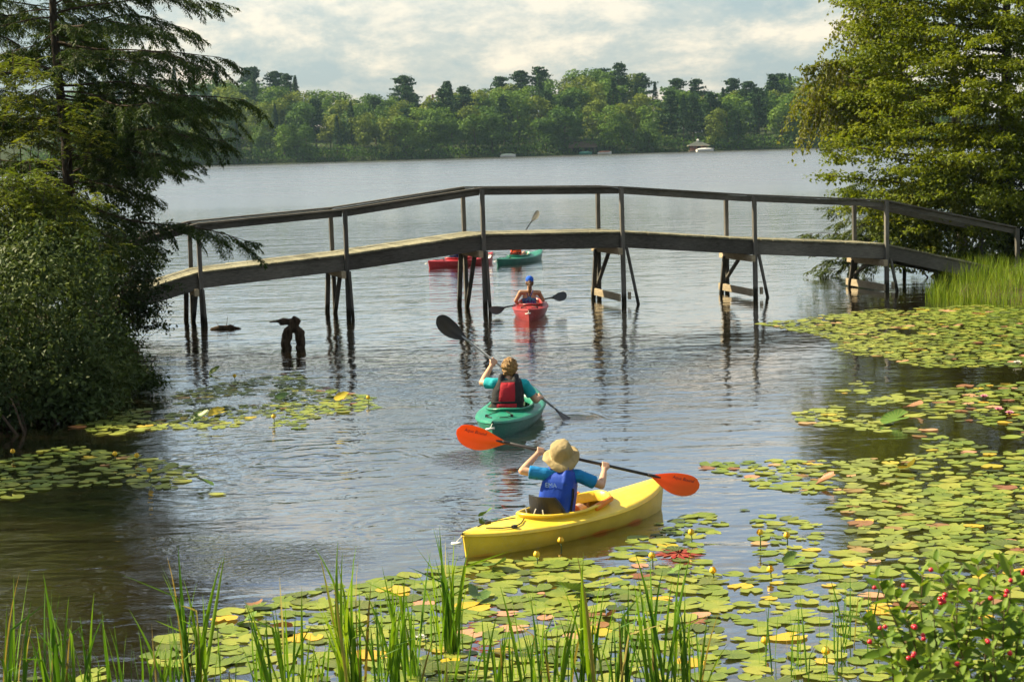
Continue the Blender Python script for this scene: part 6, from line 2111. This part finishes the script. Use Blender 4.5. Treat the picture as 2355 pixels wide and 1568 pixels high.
for (px, py, h, lab) in [(1748, 1262, 0.12, 'yellow flower on the tallest stalk, right of the yellow bow'), (1590, 1248, 0.07, 'yellow flower above the red leaf beside the kayak'), (1463, 1196, 0.06, 'yellow flower touching the yellow hull near its bow'),
                         (1772, 1330, 0.05, 'yellow flower on pads above the thin rushes'), (1640, 1330, 0.04, 'yellow flower at the right end of the reeds'), (1235, 1300, 0.07, 'yellow flower between kayak stern and reeds'),
                         (1290, 1262, 0.05, 'yellow flower at the middle of the near hull side'), (847, 928, 0.06, 'yellow flower at the right end of the thin drift'), (630, 976, 0.08, 'yellow flower on a stalk in the thin drift'),
                         (345, 1108, 0.10, 'yellow flower in the shaded drift at left'), (265, 1058, 0.05, 'yellow bud at the far side of the shaded drift'), (315, 1062, 0.05, 'yellow bud between shaded drift and thin drift'), (30, 1052, 0.05, 'yellow flower at the left picture edge'),
                         (540, 880, 0.08, 'yellow flower nearest the left bridge posts'), (1760, 1500, 0.06, 'yellow flower low among the thin rushes'), (1900, 1525, 0.06, 'yellow flower left of the berry shrub'), (1500, 1300, 0.06, 'yellow bud between the reed tops'), (1810, 1250, 0.05, 'yellow flower in the pads above the berry shrub')]:
    pond_flower(px, py, h, lab)
def water_lily(px, py, mat, label, size=0.07):
    p = W(px, py)
    r = empty('water_lily', p)
    for ringn, (n_, tilt, sc) in enumerate(((9, 0.5, 1.0), (8, 0.95, 0.85), (5, 1.3, 0.65))):
        for k in range(n_):
            a = 2 * PI * k / n_ + ringn * 0.4
            d = Vector((math.cos(a) * math.cos(tilt), math.sin(a) * math.cos(tilt), math.sin(tilt)))
            lat = Vector((-math.sin(a), math.cos(a), 0))
            up = d.cross(lat) * -1
            b_ = MB(); rows = []
            for i in range(5):
                q = i / 4; w_ = 0.26 * math.sin(PI * (0.12 + 0.88 * q) ** 0.9) ** 0.8 + 0.01
                rows.append([Vector((0, 0, 0.02)) + (d * q + lat * (w_ * s_) - up * (0.12 * (1 - s_ * s_) * math.sin(PI * q)) ) * size * sc for s_ in (-1, -.4, .4, 1)])
            b_.grid(rows); b_.build('petal', mat, r, smooth=True)
    b_ = MB(); b_.ball((0, 0, 0.03), (0.012, 0.012, 0.014), None, 8, 5); b_.build('flower_centre', M_FLY, r)
    tag(r, label, 'flower')
water_lily(2263, 918, M_FLP, 'pink water lily farthest back in the right drift')
water_lily(2297, 948, M_FLP, 'pink water lily nearest the middle of the right drift')
water_lily(2322, 956, M_FLP, 'pink water lily close to the right picture edge')
water_lily(2340, 840, M_FLW, 'white water lily at the right picture edge', 0.08)
water_lily(968, 1475, M_FLW, 'white lily bud open among the left foreground reeds', 0.05)
# red underwater leaf cluster by the kayak
M_REDL = padmat('red_leaf', ramp4([(0.22, 0.010, 0.012), (0.30, 0.018, 0.015), (0.36, 0.03, 0.02)]))
rt = W(1562, 1272)
rl = empty('red_leaf_cluster', rt)
for k in range(15):
    a = 2 * PI * k / 15 + random.uniform(-.2, .2); L_ = random.uniform(0.16, 0.24)
    b_ = MB(); rows = []
    for i in range(4):
        q = i / 3; w_ = 0.030 * math.sin(PI * (0.1 + 0.85 * q))
        c = Vector((math.cos(a + q * 0.3), math.sin(a + q * 0.3), 0)) * (0.03 + L_ * q); lat = Vector((-math.sin(a), math.cos(a), 0))
        rows.append([c - lat * w_ + Vector((0, 0, 0.006)), c + lat * w_ + Vector((0, 0, 0.006))])
    b_.grid(rows); b_.build('leaf', M_REDL, rl)
tag(rl, 'dark red leaf rosette at the surface right of the yellow kayak', 'water plant')

# ================================================================== reeds in the foreground
M_REED = leafmat('reed_blade', ramp4([(0.085, 0.20, 0.014), (0.15, 0.29, 0.020), (0.25, 0.37, 0.034)]), 0.36, 0.4, 0.4, tint=(1.3, 1.25, 0.4), objvar=0.9)
M_REEDD = leafmat('reed_blade_deep', ramp4([(0.045, 0.13, 0.014), (0.08, 0.19, 0.018), (0.14, 0.27, 0.026)]), 0.32, 0.4, 0.4, tint=(1.3, 1.25, 0.4), objvar=0.9)
M_REEDB = leafmat('dry_reed_blade', ramp4([(0.20, 0.15, 0.05), (0.30, 0.24, 0.07), (0.36, 0.32, 0.10)]), 0.3, 0.5, 0.3, objvar=0.9)
def blade_mesh(seed, bend, w=0.027):
    """channelled grass blade of unit length, base at the origin, leaning towards +x"""
    rs = random.Random(seed); rows = []; n = 9
    tw = rs.uniform(-0.9, 0.9); ph = rs.uniform(0, 6.28)
    kink = rs.random() < 0.16
    x = z = 0.0; ang = rs.uniform(0.0, 0.06)
    for i in range(n + 1):
        q = i / n
        wq = w * (0.75 + 0.25 * math.sin(PI * min(1, q * 1.2))) * (1 - max(0, (q - 0.55) / 0.46) ** 1.6)
        wq = max(wq, 0.0006)
        a = ph + tw * q
        lat = Vector((math.cos(a) * math.cos(ang), math.sin(a), -math.sin(ang) * math.cos(a)))
        c = Vector((x, 0, z))
        nrm = Vector((math.sin(a), -math.cos(a), 0.0))
        rows.append([c - lat * wq * 0.5, c + nrm * wq * 0.22, c + lat * wq * 0.5])
        ang += bend * (q ** 1.5) * 1.6 / n
        if kink and abs(q - 0.7) < 0.06: ang += 1.0
        x += math.sin(ang) / n; z += math.cos(ang) / n
    b_ = MB(); b_.grid(rows)
    return b_.mesh('blade')
BL = []
for s_ in range(16):
    BL.append(blade_mesh(s_, [0.05, 0.12, 0.2, 0.3, 0.45, 0.1, 0.15, 0.7][s_ % 8]))
_bm = {}
def blade_variant(i, mat):
    if (i, mat.name) not in _bm:
        me = BL[i].copy(); me.materials.clear(); me.materials.append(mat)
        me.polygons.foreach_set('use_smooth', [True] * len(me.polygons)); _bm[(i, mat.name)] = me
    return _bm[(i, mat.name)]
def reed_clump(px, py, top, n_, label, spread=0.05, mat=None, lean=0.0, thick=1.0, name='reed_clump', splay=0.12):
    p = W(px, py); p.z = -0.05
    D = p.y
    H = (A(px, top, D).z + 0.05) * (0.92 if px < 300 else 1.07)
    n_ = int(n_ * (1.25 if px < 300 else 1.7))
    r = empty(name, p)
    for k in range(n_):
        i = random.randrange(16)
        me = blade_variant(i, (M_REEDB if random.random() < 0.06 else mat) or random.choice((M_REED, M_REED, M_REEDD)) if random.random() < 0.97 else M_REEDB)
        o = bpy.data.objects.new('blade', me); COL.objects.link(o); o.parent = r
        h = H * (1.0 if k == 0 else random.uniform(0.52, 1.0))
        o.scale = (h, h, h) if thick == 1 else (h * thick, h * thick, h)
        o.location = (random.gauss(0, spread), random.gauss(0, spread), 0)
        a = random.uniform(0, 6.28)
        tl = abs(random.gauss(0, splay))
        o.rotation_euler = Quaternion((math.cos(a + PI / 2), math.sin(a + PI / 2), 0), tl).to_matrix().to_4x4().to_euler() if False else (0, 0, a)
        q = Quaternion((0, 1, 0), lean) @ Quaternion(Vector((-math.sin(a), math.cos(a), 0)), tl) @ Quaternion((0, 0, 1), a)
        o.rotation_mode = 'QUATERNION'; o.rotation_quaternion = q
    tag(r, label, 'reeds', 'reed clumps in the foreground')
    return r
random.seed(81)
for (px, py, top, n_, lab, sp, md, ln) in [
    (30, 1640, 1285, 13, 'dark reed clump at the lower left corner', .07, M_REEDD, 0.02), (140, 1650, 1262, 14, 'tall dark reed clump second from the left edge', .06, M_REEDD, 0.0), (205, 1630, 1330, 9, 'dark reed clump third from the left edge', .05, M_REEDD, -0.05), (95, 1600, 1400, 7, 'short reeds between the two leftmost tall clumps', .06, M_REEDD, 0),
    (285, 1640, 1375, 9, 'curving reeds left of the brown cattail head', .06, M_REEDD, -0.1), (365, 1630, 1450, 8, 'short curved reeds just left of the brown cattail head', .07, None, 0.15), (455, 1620, 1255, 15, 'tall reeds right beside the brown cattail head', .055, None, 0.03), (410, 1640, 1400, 9, 'broad reeds around the foot of the brown cattail', .06, M_REEDD, -0.15), (520, 1620, 1480, 4, 'sparse low reeds right of the brown cattail', .05, None, 0),
    (600, 1600, 1385, 7, 'leaning reeds near the rusty red curled leaf', .05, M_REEDD, -0.12), (665, 1590, 1345, 8, 'upright reeds in line with the left end of the mat', .045, None, 0.0), (705, 1600, 1450, 5, 'short reeds left of the tall leaning clump', .05, None, 0.1),
    (815, 1590, 1262, 16, 'tall reed clump leaning left, left of the kayak stern', .05, None, -0.10), (890, 1580, 1330, 12, 'dense reed clump right of the tall leaning clump', .05, None, -0.02), (940, 1560, 1285, 10, 'slim reeds halfway between leaning clump and stern', .045, None, -0.03), (865, 1620, 1400, 7, 'low reeds before the dense clump', .06, M_REEDD, 0.05),
    (1042, 1500, 1212, 17, 'tallest reed clump just before the yellow kayak stern', .04, None, -0.04), (1010, 1500, 1330, 5, 'thin reeds left of the tallest clump', .04, None, 0), (1060, 1610, 1430, 7, 'arching reeds below the tallest clump', .06, None, 0.12), (1150, 1610, 1400, 9, 'dark reeds fanning out right of the tallest clump', .05, M_REEDD, 0.03),
    (1245, 1610, 1330, 11, 'reed clump below the middle of the kayak hull', .05, None, -0.05), (1300, 1600, 1370, 8, 'reeds right of the clump below the hull', .05, None, 0.03), (1362, 1600, 1285, 11, 'tall reeds with an arched tip right of the hull middle', .05, None, -0.06), (1432, 1620, 1330, 11, 'dark upright reeds centre right', .045, M_REEDD, 0.02),
    (1515, 1620, 1278, 10, 'tall thin reeds in the right part of the reed row', .045, None, -0.02), (1572, 1610, 1345, 11, 'dense reeds near the right end of the reed row', .045, None, 0.03), (1610, 1600, 1400, 6, 'last reeds at the right end of the reed row', .04, None, 0.05), (1200, 1560, 1440, 6, 'low sparse reeds below the folded green leaf', .09, None, 0), (750, 1570, 1430, 6, 'low sparse reeds between upright and leaning clumps', .08, None, 0), (980, 1590, 1450, 6, 'low sparse reeds left of the arching reeds', .09, None, 0)]:
    reed_clump(px, py, top, n_, lab, sp, md, ln)
for (px, py, top, n_, lab) in [(1800, 1530, 1375, 5, 'thin dark rushes left of the berry shrub, leftmost'), (1860, 1560, 1340, 4, 'thin dark rushes in the gap before the berry shrub'), (1935, 1480, 1310, 6, 'thin dark rushes touching the berry shrub'), (1905, 1590, 1400, 4, 'bent thin rush below the yellow flower'), (1985, 1500, 1330, 4, 'thin rushes behind the left side of the berry shrub')]:
    reed_clump(px, py, top, n_, lab, 0.10, M_REEDD, 0.0, 0.75, 'rush_clump', 0.10)
# cattail
cp = W(432, 1600); cp.z = -0.05
ct = empty('cattail', cp)
zt = A(432, 1400, cp.y).z; z0 = A(432, 1512, cp.y).z; z1 = A(432, 1418, cp.y).z
b_ = MB(); b_.tube([(0, 0, 0), (0.004, 0, (z0 + 0.05) * 0.5), (0, 0, zt + 0.06)], [0.006, 0.005, 0.002], 7); b_.build('stem', M_REEDD, ct, smooth=True)
b_ = MB(); b_.capsule((0, 0, z0 + 0.05), (0, 0, z1 + 0.05), 0.014, 0.013, 12); b_.build('seed_head', plain('cattail_brown', (0.055, 0.026, 0.012), 0.95, 0.1, 0.25, 60, 0.003, 200), ct, smooth=True)
tag(ct, 'brown cattail head on a straight stem among the left reeds', 'cattail')

# reed grass by the right end of the bridge: nobody could count it
n = 5200
pb = [W(2135, 690), W(2150, 660), W(2120, 640), W(2400, 610), W(2400, 700)]
vs = []; fs = []
random.seed(91)
wpoly = [(p.x, p.y) for p in [W(2125, 690), W(2160, 648), W(2250, 628), W(2420, 618), W(2700, 612), W(2700, 705), W(2420, 712), W(2260, 706)]]
xs_ = [p[0] for p in wpoly]; ys_ = [p[1] for p in wpoly]
cnt = 0
while cnt < 6200:
    x = random.uniform(min(xs_), max(xs_)); y = random.uniform(min(ys_), max(ys_))
    if not inpoly(x, y, wpoly): continue
    cnt += 1
    h = random.uniform(0.25, 0.62) * (1.15 if random.random() < 0.1 else 1); a = random.uniform(0, 6.28); ln = random.gauss(0, 0.12); ln2 = ln + random.gauss(0, 0.15)
    w_ = 0.007; z = max(-0.1, min(0.2, hr(x, y)))
    lx, ly = math.cos(a) * w_, math.sin(a) * w_
    m0 = (x + h * 0.5 * ln, y, z + h * 0.55); tp_ = (x + h * ln2, y + h * random.gauss(0, .1), z + h)
    k0 = len(vs)
    vs += [(x - lx, y - ly, z), (x + lx, y + ly, z), (m0[0] + lx * .8, m0[1] + ly * .8, m0[2]), (m0[0] - lx * .8, m0[1] - ly * .8, m0[2]), tp_]
    fs += [(k0, k0 + 1, k0 + 2, k0 + 3), (k0 + 3, k0 + 2, k0 + 4)]
tag(link('reed_grass', mesh_py('reed_grass', vs, fs), leafmat('marsh_grass', ramp4([(0.08, 0.15, 0.012), (0.14, 0.22, 0.018), (0.22, 0.28, 0.03)]), 0.35, 0.45, 0.3)), 'bright green reed grass at the right end of the bridge', 'grass', kind='stuff')

# ================================================================== berry shrub, close to the camera
random.seed(101)
M_HON = leafmat('honeysuckle_leaf', ramp4([(0.075, 0.15, 0.016), (0.13, 0.22, 0.024), (0.20, 0.28, 0.036)]), 0.34, 0.45, 0.4, objvar=0.9)
M_BERRY = plain('red_berry', (0.52, 0.012, 0.030), 0.25, 0.5, 0.15, 30)
SB = 7.3
base = Vector((A(2230, 1568, SB).x, SB + 0.1, 0.75))
sh = empty('berry_shrub', base)
tag(sh, 'leafy shrub with red berries in the near right corner', 'shrub')
lv = []
for s_ in range(4):
    rows = []
    rs = random.Random(s_)
    for i in range(6):
        q = i / 5; w_ = 0.5 * (0.40 + 0.05 * rs.random()) * math.sin(PI * (0.06 + 0.92 * q) ** 0.85) ** 0.8
        rows.append([Vector((q, s2 * w_, abs(s2) * 0.10 * (1 - q * .5) - 0.16 * q * q + 0.02 * math.sin(6 * q + s2))) for s2 in (-1, 0, 1)])
    b_ = MB(); b_.grid(rows); me = b_.mesh('leaf'); me.materials.append(M_HON)
    me.polygons.foreach_set('use_smooth', [True] * len(me.polygons)); lv.append(me)
bq = MB(); bq.ball((0, 0, 0), 1.0, None, 12, 8); bme = bq.mesh('berry'); bme.materials.append(M_BERRY)
bme.polygons.foreach_set('use_smooth', [True] * len(bme.polygons))
nleaf = 0
def sleaf(p, d, size):
    global nleaf
    nleaf += 1
    o = bpy.data.objects.new('leaf', random.choice(lv)); COL.objects.link(o); o.parent = sh
    d = Vector(d).normalized()
    yv = Vector((0, 0, 1)).cross(d)
    if yv.length < 1e-3: yv = Vector((0, 1, 0))
    yv.normalize()
    q = Matrix((d, yv, d.cross(yv))).transposed().to_quaternion() @ Quaternion((1, 0, 0), random.gauss(0, 0.5))
    o.rotation_mode = 'QUATERNION'; o.rotation_quaternion = q; o.scale = (size,) * 3
    o.location = Vector(p) - base
def sberry(p, r):
    o = bpy.data.objects.new('berry', bme); COL.objects.link(o); o.parent = sh
    o.location = Vector(p) - base; o.scale = (r, r, r * 0.95)
tips = [(2010, 1330, -.1), (2055, 1352, .1), (2110, 1320, -.05), (2160, 1292, .15), (2200, 1330, -.2), (2245, 1300, .0), (2290, 1290, .1), (2335, 1300, -.1), (2365, 1340, .1), (1985, 1410, .0), (2030, 1450, -.25), (2085, 1420, -.15), (2140, 1400, -.25), (2190, 1430, -.3), (2250, 1390, -.25), (2310, 1400, -.3), (2350, 1440, -.3),
        (2060, 1520, -.35), (2130, 1510, -.4), (2210, 1520, -.4), (2280, 1490, -.4), (2340, 1540, -.4), (2400, 1400, 0.1), (2420, 1480, -.2)]
stm = MB(); XC = []; XT = []; XL = []
for (px, py, dd) in tips:
    tip = A(px, py, SB + dd)
    b0 = base + Vector((random.uniform(-.18, .18), random.uniform(-.15, .15), 0))
    pts = []
    for i in range(7):
        q = i / 6
        pts.append(b0.lerp(tip, q) + Vector((0, 0, 0.10 * math.sin(PI * q))) + Vector((random.gauss(0, .008), random.gauss(0, .008), 0)))
    stm.tube(pts, [0.007 - 0.0009 * i for i in range(7)], 5)
    ln = (tip - b0).length
    d = (pts[-1] - pts[-3]).normalized()
    side0 = d.orthogonal().normalized()
    for k in range(12):
        q = 1.0 - 0.055 * k
        i = min(5, int(q * 6)); f = q * 6 - i
        p = pts[i].lerp(pts[i + 1], f)
        sd_ = Quaternion(d, k * PI / 2 + random.uniform(-.3, .3)) @ side0
        size = random.uniform(0.072, 0.108) * (0.6 if k == 0 else 1)
        if k >= 6:
            for s3 in (1, -1):
                XC.append(tuple(p)); XT.append(tuple(d * 0.55 + sd_ * 0.9 * s3 + Vector((0, 0, 0.1)))); XL.append(size)
        elif nleaf < 300:
            sleaf(p, d * (0.9 if k < 2 else 0.55) + sd_ * 0.9 + Vector((0, 0, 0.1)), size)
            if nleaf < 300 and k < 8: sleaf(p, d * (0.9 if k < 2 else 0.55) - sd_ * 0.9 + Vector((0, 0, 0.1)), size * random.uniform(.85, 1.1))
for (px, py, n_) in [(2032, 1441, 2), (2105, 1442, 3), (2000, 1470, 1), (2123, 1462, 2), (2060, 1402, 0), (2165, 1383, 3), (2175, 1372, 2), (2315, 1363, 2), (2143, 1310, 1), (2098, 1508, 2), (2345, 1318, 2), (2285, 1380, 1), (2196, 1530, 2), (2070, 1352, 1), (2330, 1335, 1), (2240, 1352, 1), (2020, 1350, 1), (2265, 1470, 2), (2085, 1510, 1), (2330, 1500, 1)]:
    for k in range(n_):
        sberry(A(px + random.uniform(-9, 9), py + random.uniform(-7, 7), SB - 0.42 + random.uniform(-.02, .02)), random.uniform(0.0075, 0.0100))
XC = np.array(XC)
tag(link('inner_leaves', leaf_mesh('inner_leaves', XC, np.array(XT), unit(np.array([0, 0, 1.0]) + RNG.normal(size=XC.shape) * 0.5), np.array(XL), np.array(XL) * 0.45, 0.12), M_HON, sh, True), kind='stuff')
stm.build('stem', plain('brown_stem', (0.12, 0.085, 0.045), 0.8, 0.2), sh, True, True)
# every single pad is told by the landmark it lies nearest to
LAND = [((1064, 1284), 'the stern of the yellow kayak'), ((1300, 1245), 'the middle of the yellow hull'), ((1526, 1166), 'the bow of the yellow kayak'), ((432, 1560), 'the brown cattail'), ((1748, 1262), 'the tallest yellow flower'),
        ((1590, 1260), 'the red leaf rosette'), ((1042, 1490), 'the tallest reed clump'), ((815, 1560), 'the tall leaning reed clump'), ((1610, 1560), 'the right end of the reed row'), ((1970, 1450), 'the left side of the berry shrub'), ((2250, 1300), 'the top of the berry shrub'),
        ((1140, 1312), 'the folded dark green leaf'), ((1310, 1370), 'the crumpled green leaf'), ((585, 1402), 'the rusty red curled leaf'), ((1825, 1300), 'the bright green upright leaf'), ((1608, 1118), 'the right orange blade'), ((645, 1455), 'the orange-brown upright leaf'),
        ((2085, 1085), 'the yellow-brown folded leaf'), ((1900, 1115), 'the brown crumpled leaf'), ((120, 1560), 'the dark reeds at lower left'), ((968, 1475), 'the white lily bud'), ((1800, 1520), 'the leftmost thin rushes'), ((1935, 1400), 'the thin rushes touching the berry shrub'),
        ((1772, 1330), 'the yellow flower above the rushes'), ((2355, 1160), 'the right picture edge'), ((2060, 975), 'the green curled leaf at right'), ((2100, 1200), 'the middle of the right mat'), ((1362, 1560), 'the arched reeds right of the hull middle'), ((1245, 1560), 'the reeds below the hull middle'),
        ((1515, 1560), 'the tall thin reeds'), ((345, 1108), 'the yellow flower in the shaded drift'), ((890, 1520), 'the dense reeds beside the leaning clump'), ((665, 1560), 'the upright reeds at the left end'), ((1760, 1500), 'the low yellow flower among rushes'), ((1395, 1428), 'the brown curled leaf')]
pp_ = [proj(o.location)[:2] for o, _, _, _ in PADO]
rank = {}
for li, ((lx, ly), _) in enumerate(LAND):
    for j, i in enumerate(sorted(range(len(PADO)), key=lambda i: (pp_[i][0] - lx) ** 2 + (2.2 * (pp_[i][1] - ly)) ** 2)):
        rank[(li, i)] = j + 1
for i, (o, cn, nm, r) in enumerate(PADO):
    li = min(range(len(LAND)), key=lambda l: rank[(l, i)] * 1000 + (pp_[i][0] - LAND[l][0][0]) ** 2 * 1e-6)
    j = rank[(li, i)]
    o['label'] = '%s %s lily pad, %s %s' % ('large' if r > 0.165 else ('small' if r < 0.115 else 'round'), cn, ('closest to' if j == 1 else ordn(j) + ' closest to'), LAND[li][1])
for o in bpy.data.objects:
    for q in ('L', 'hk'):
        if q in o.keys(): del o[q]
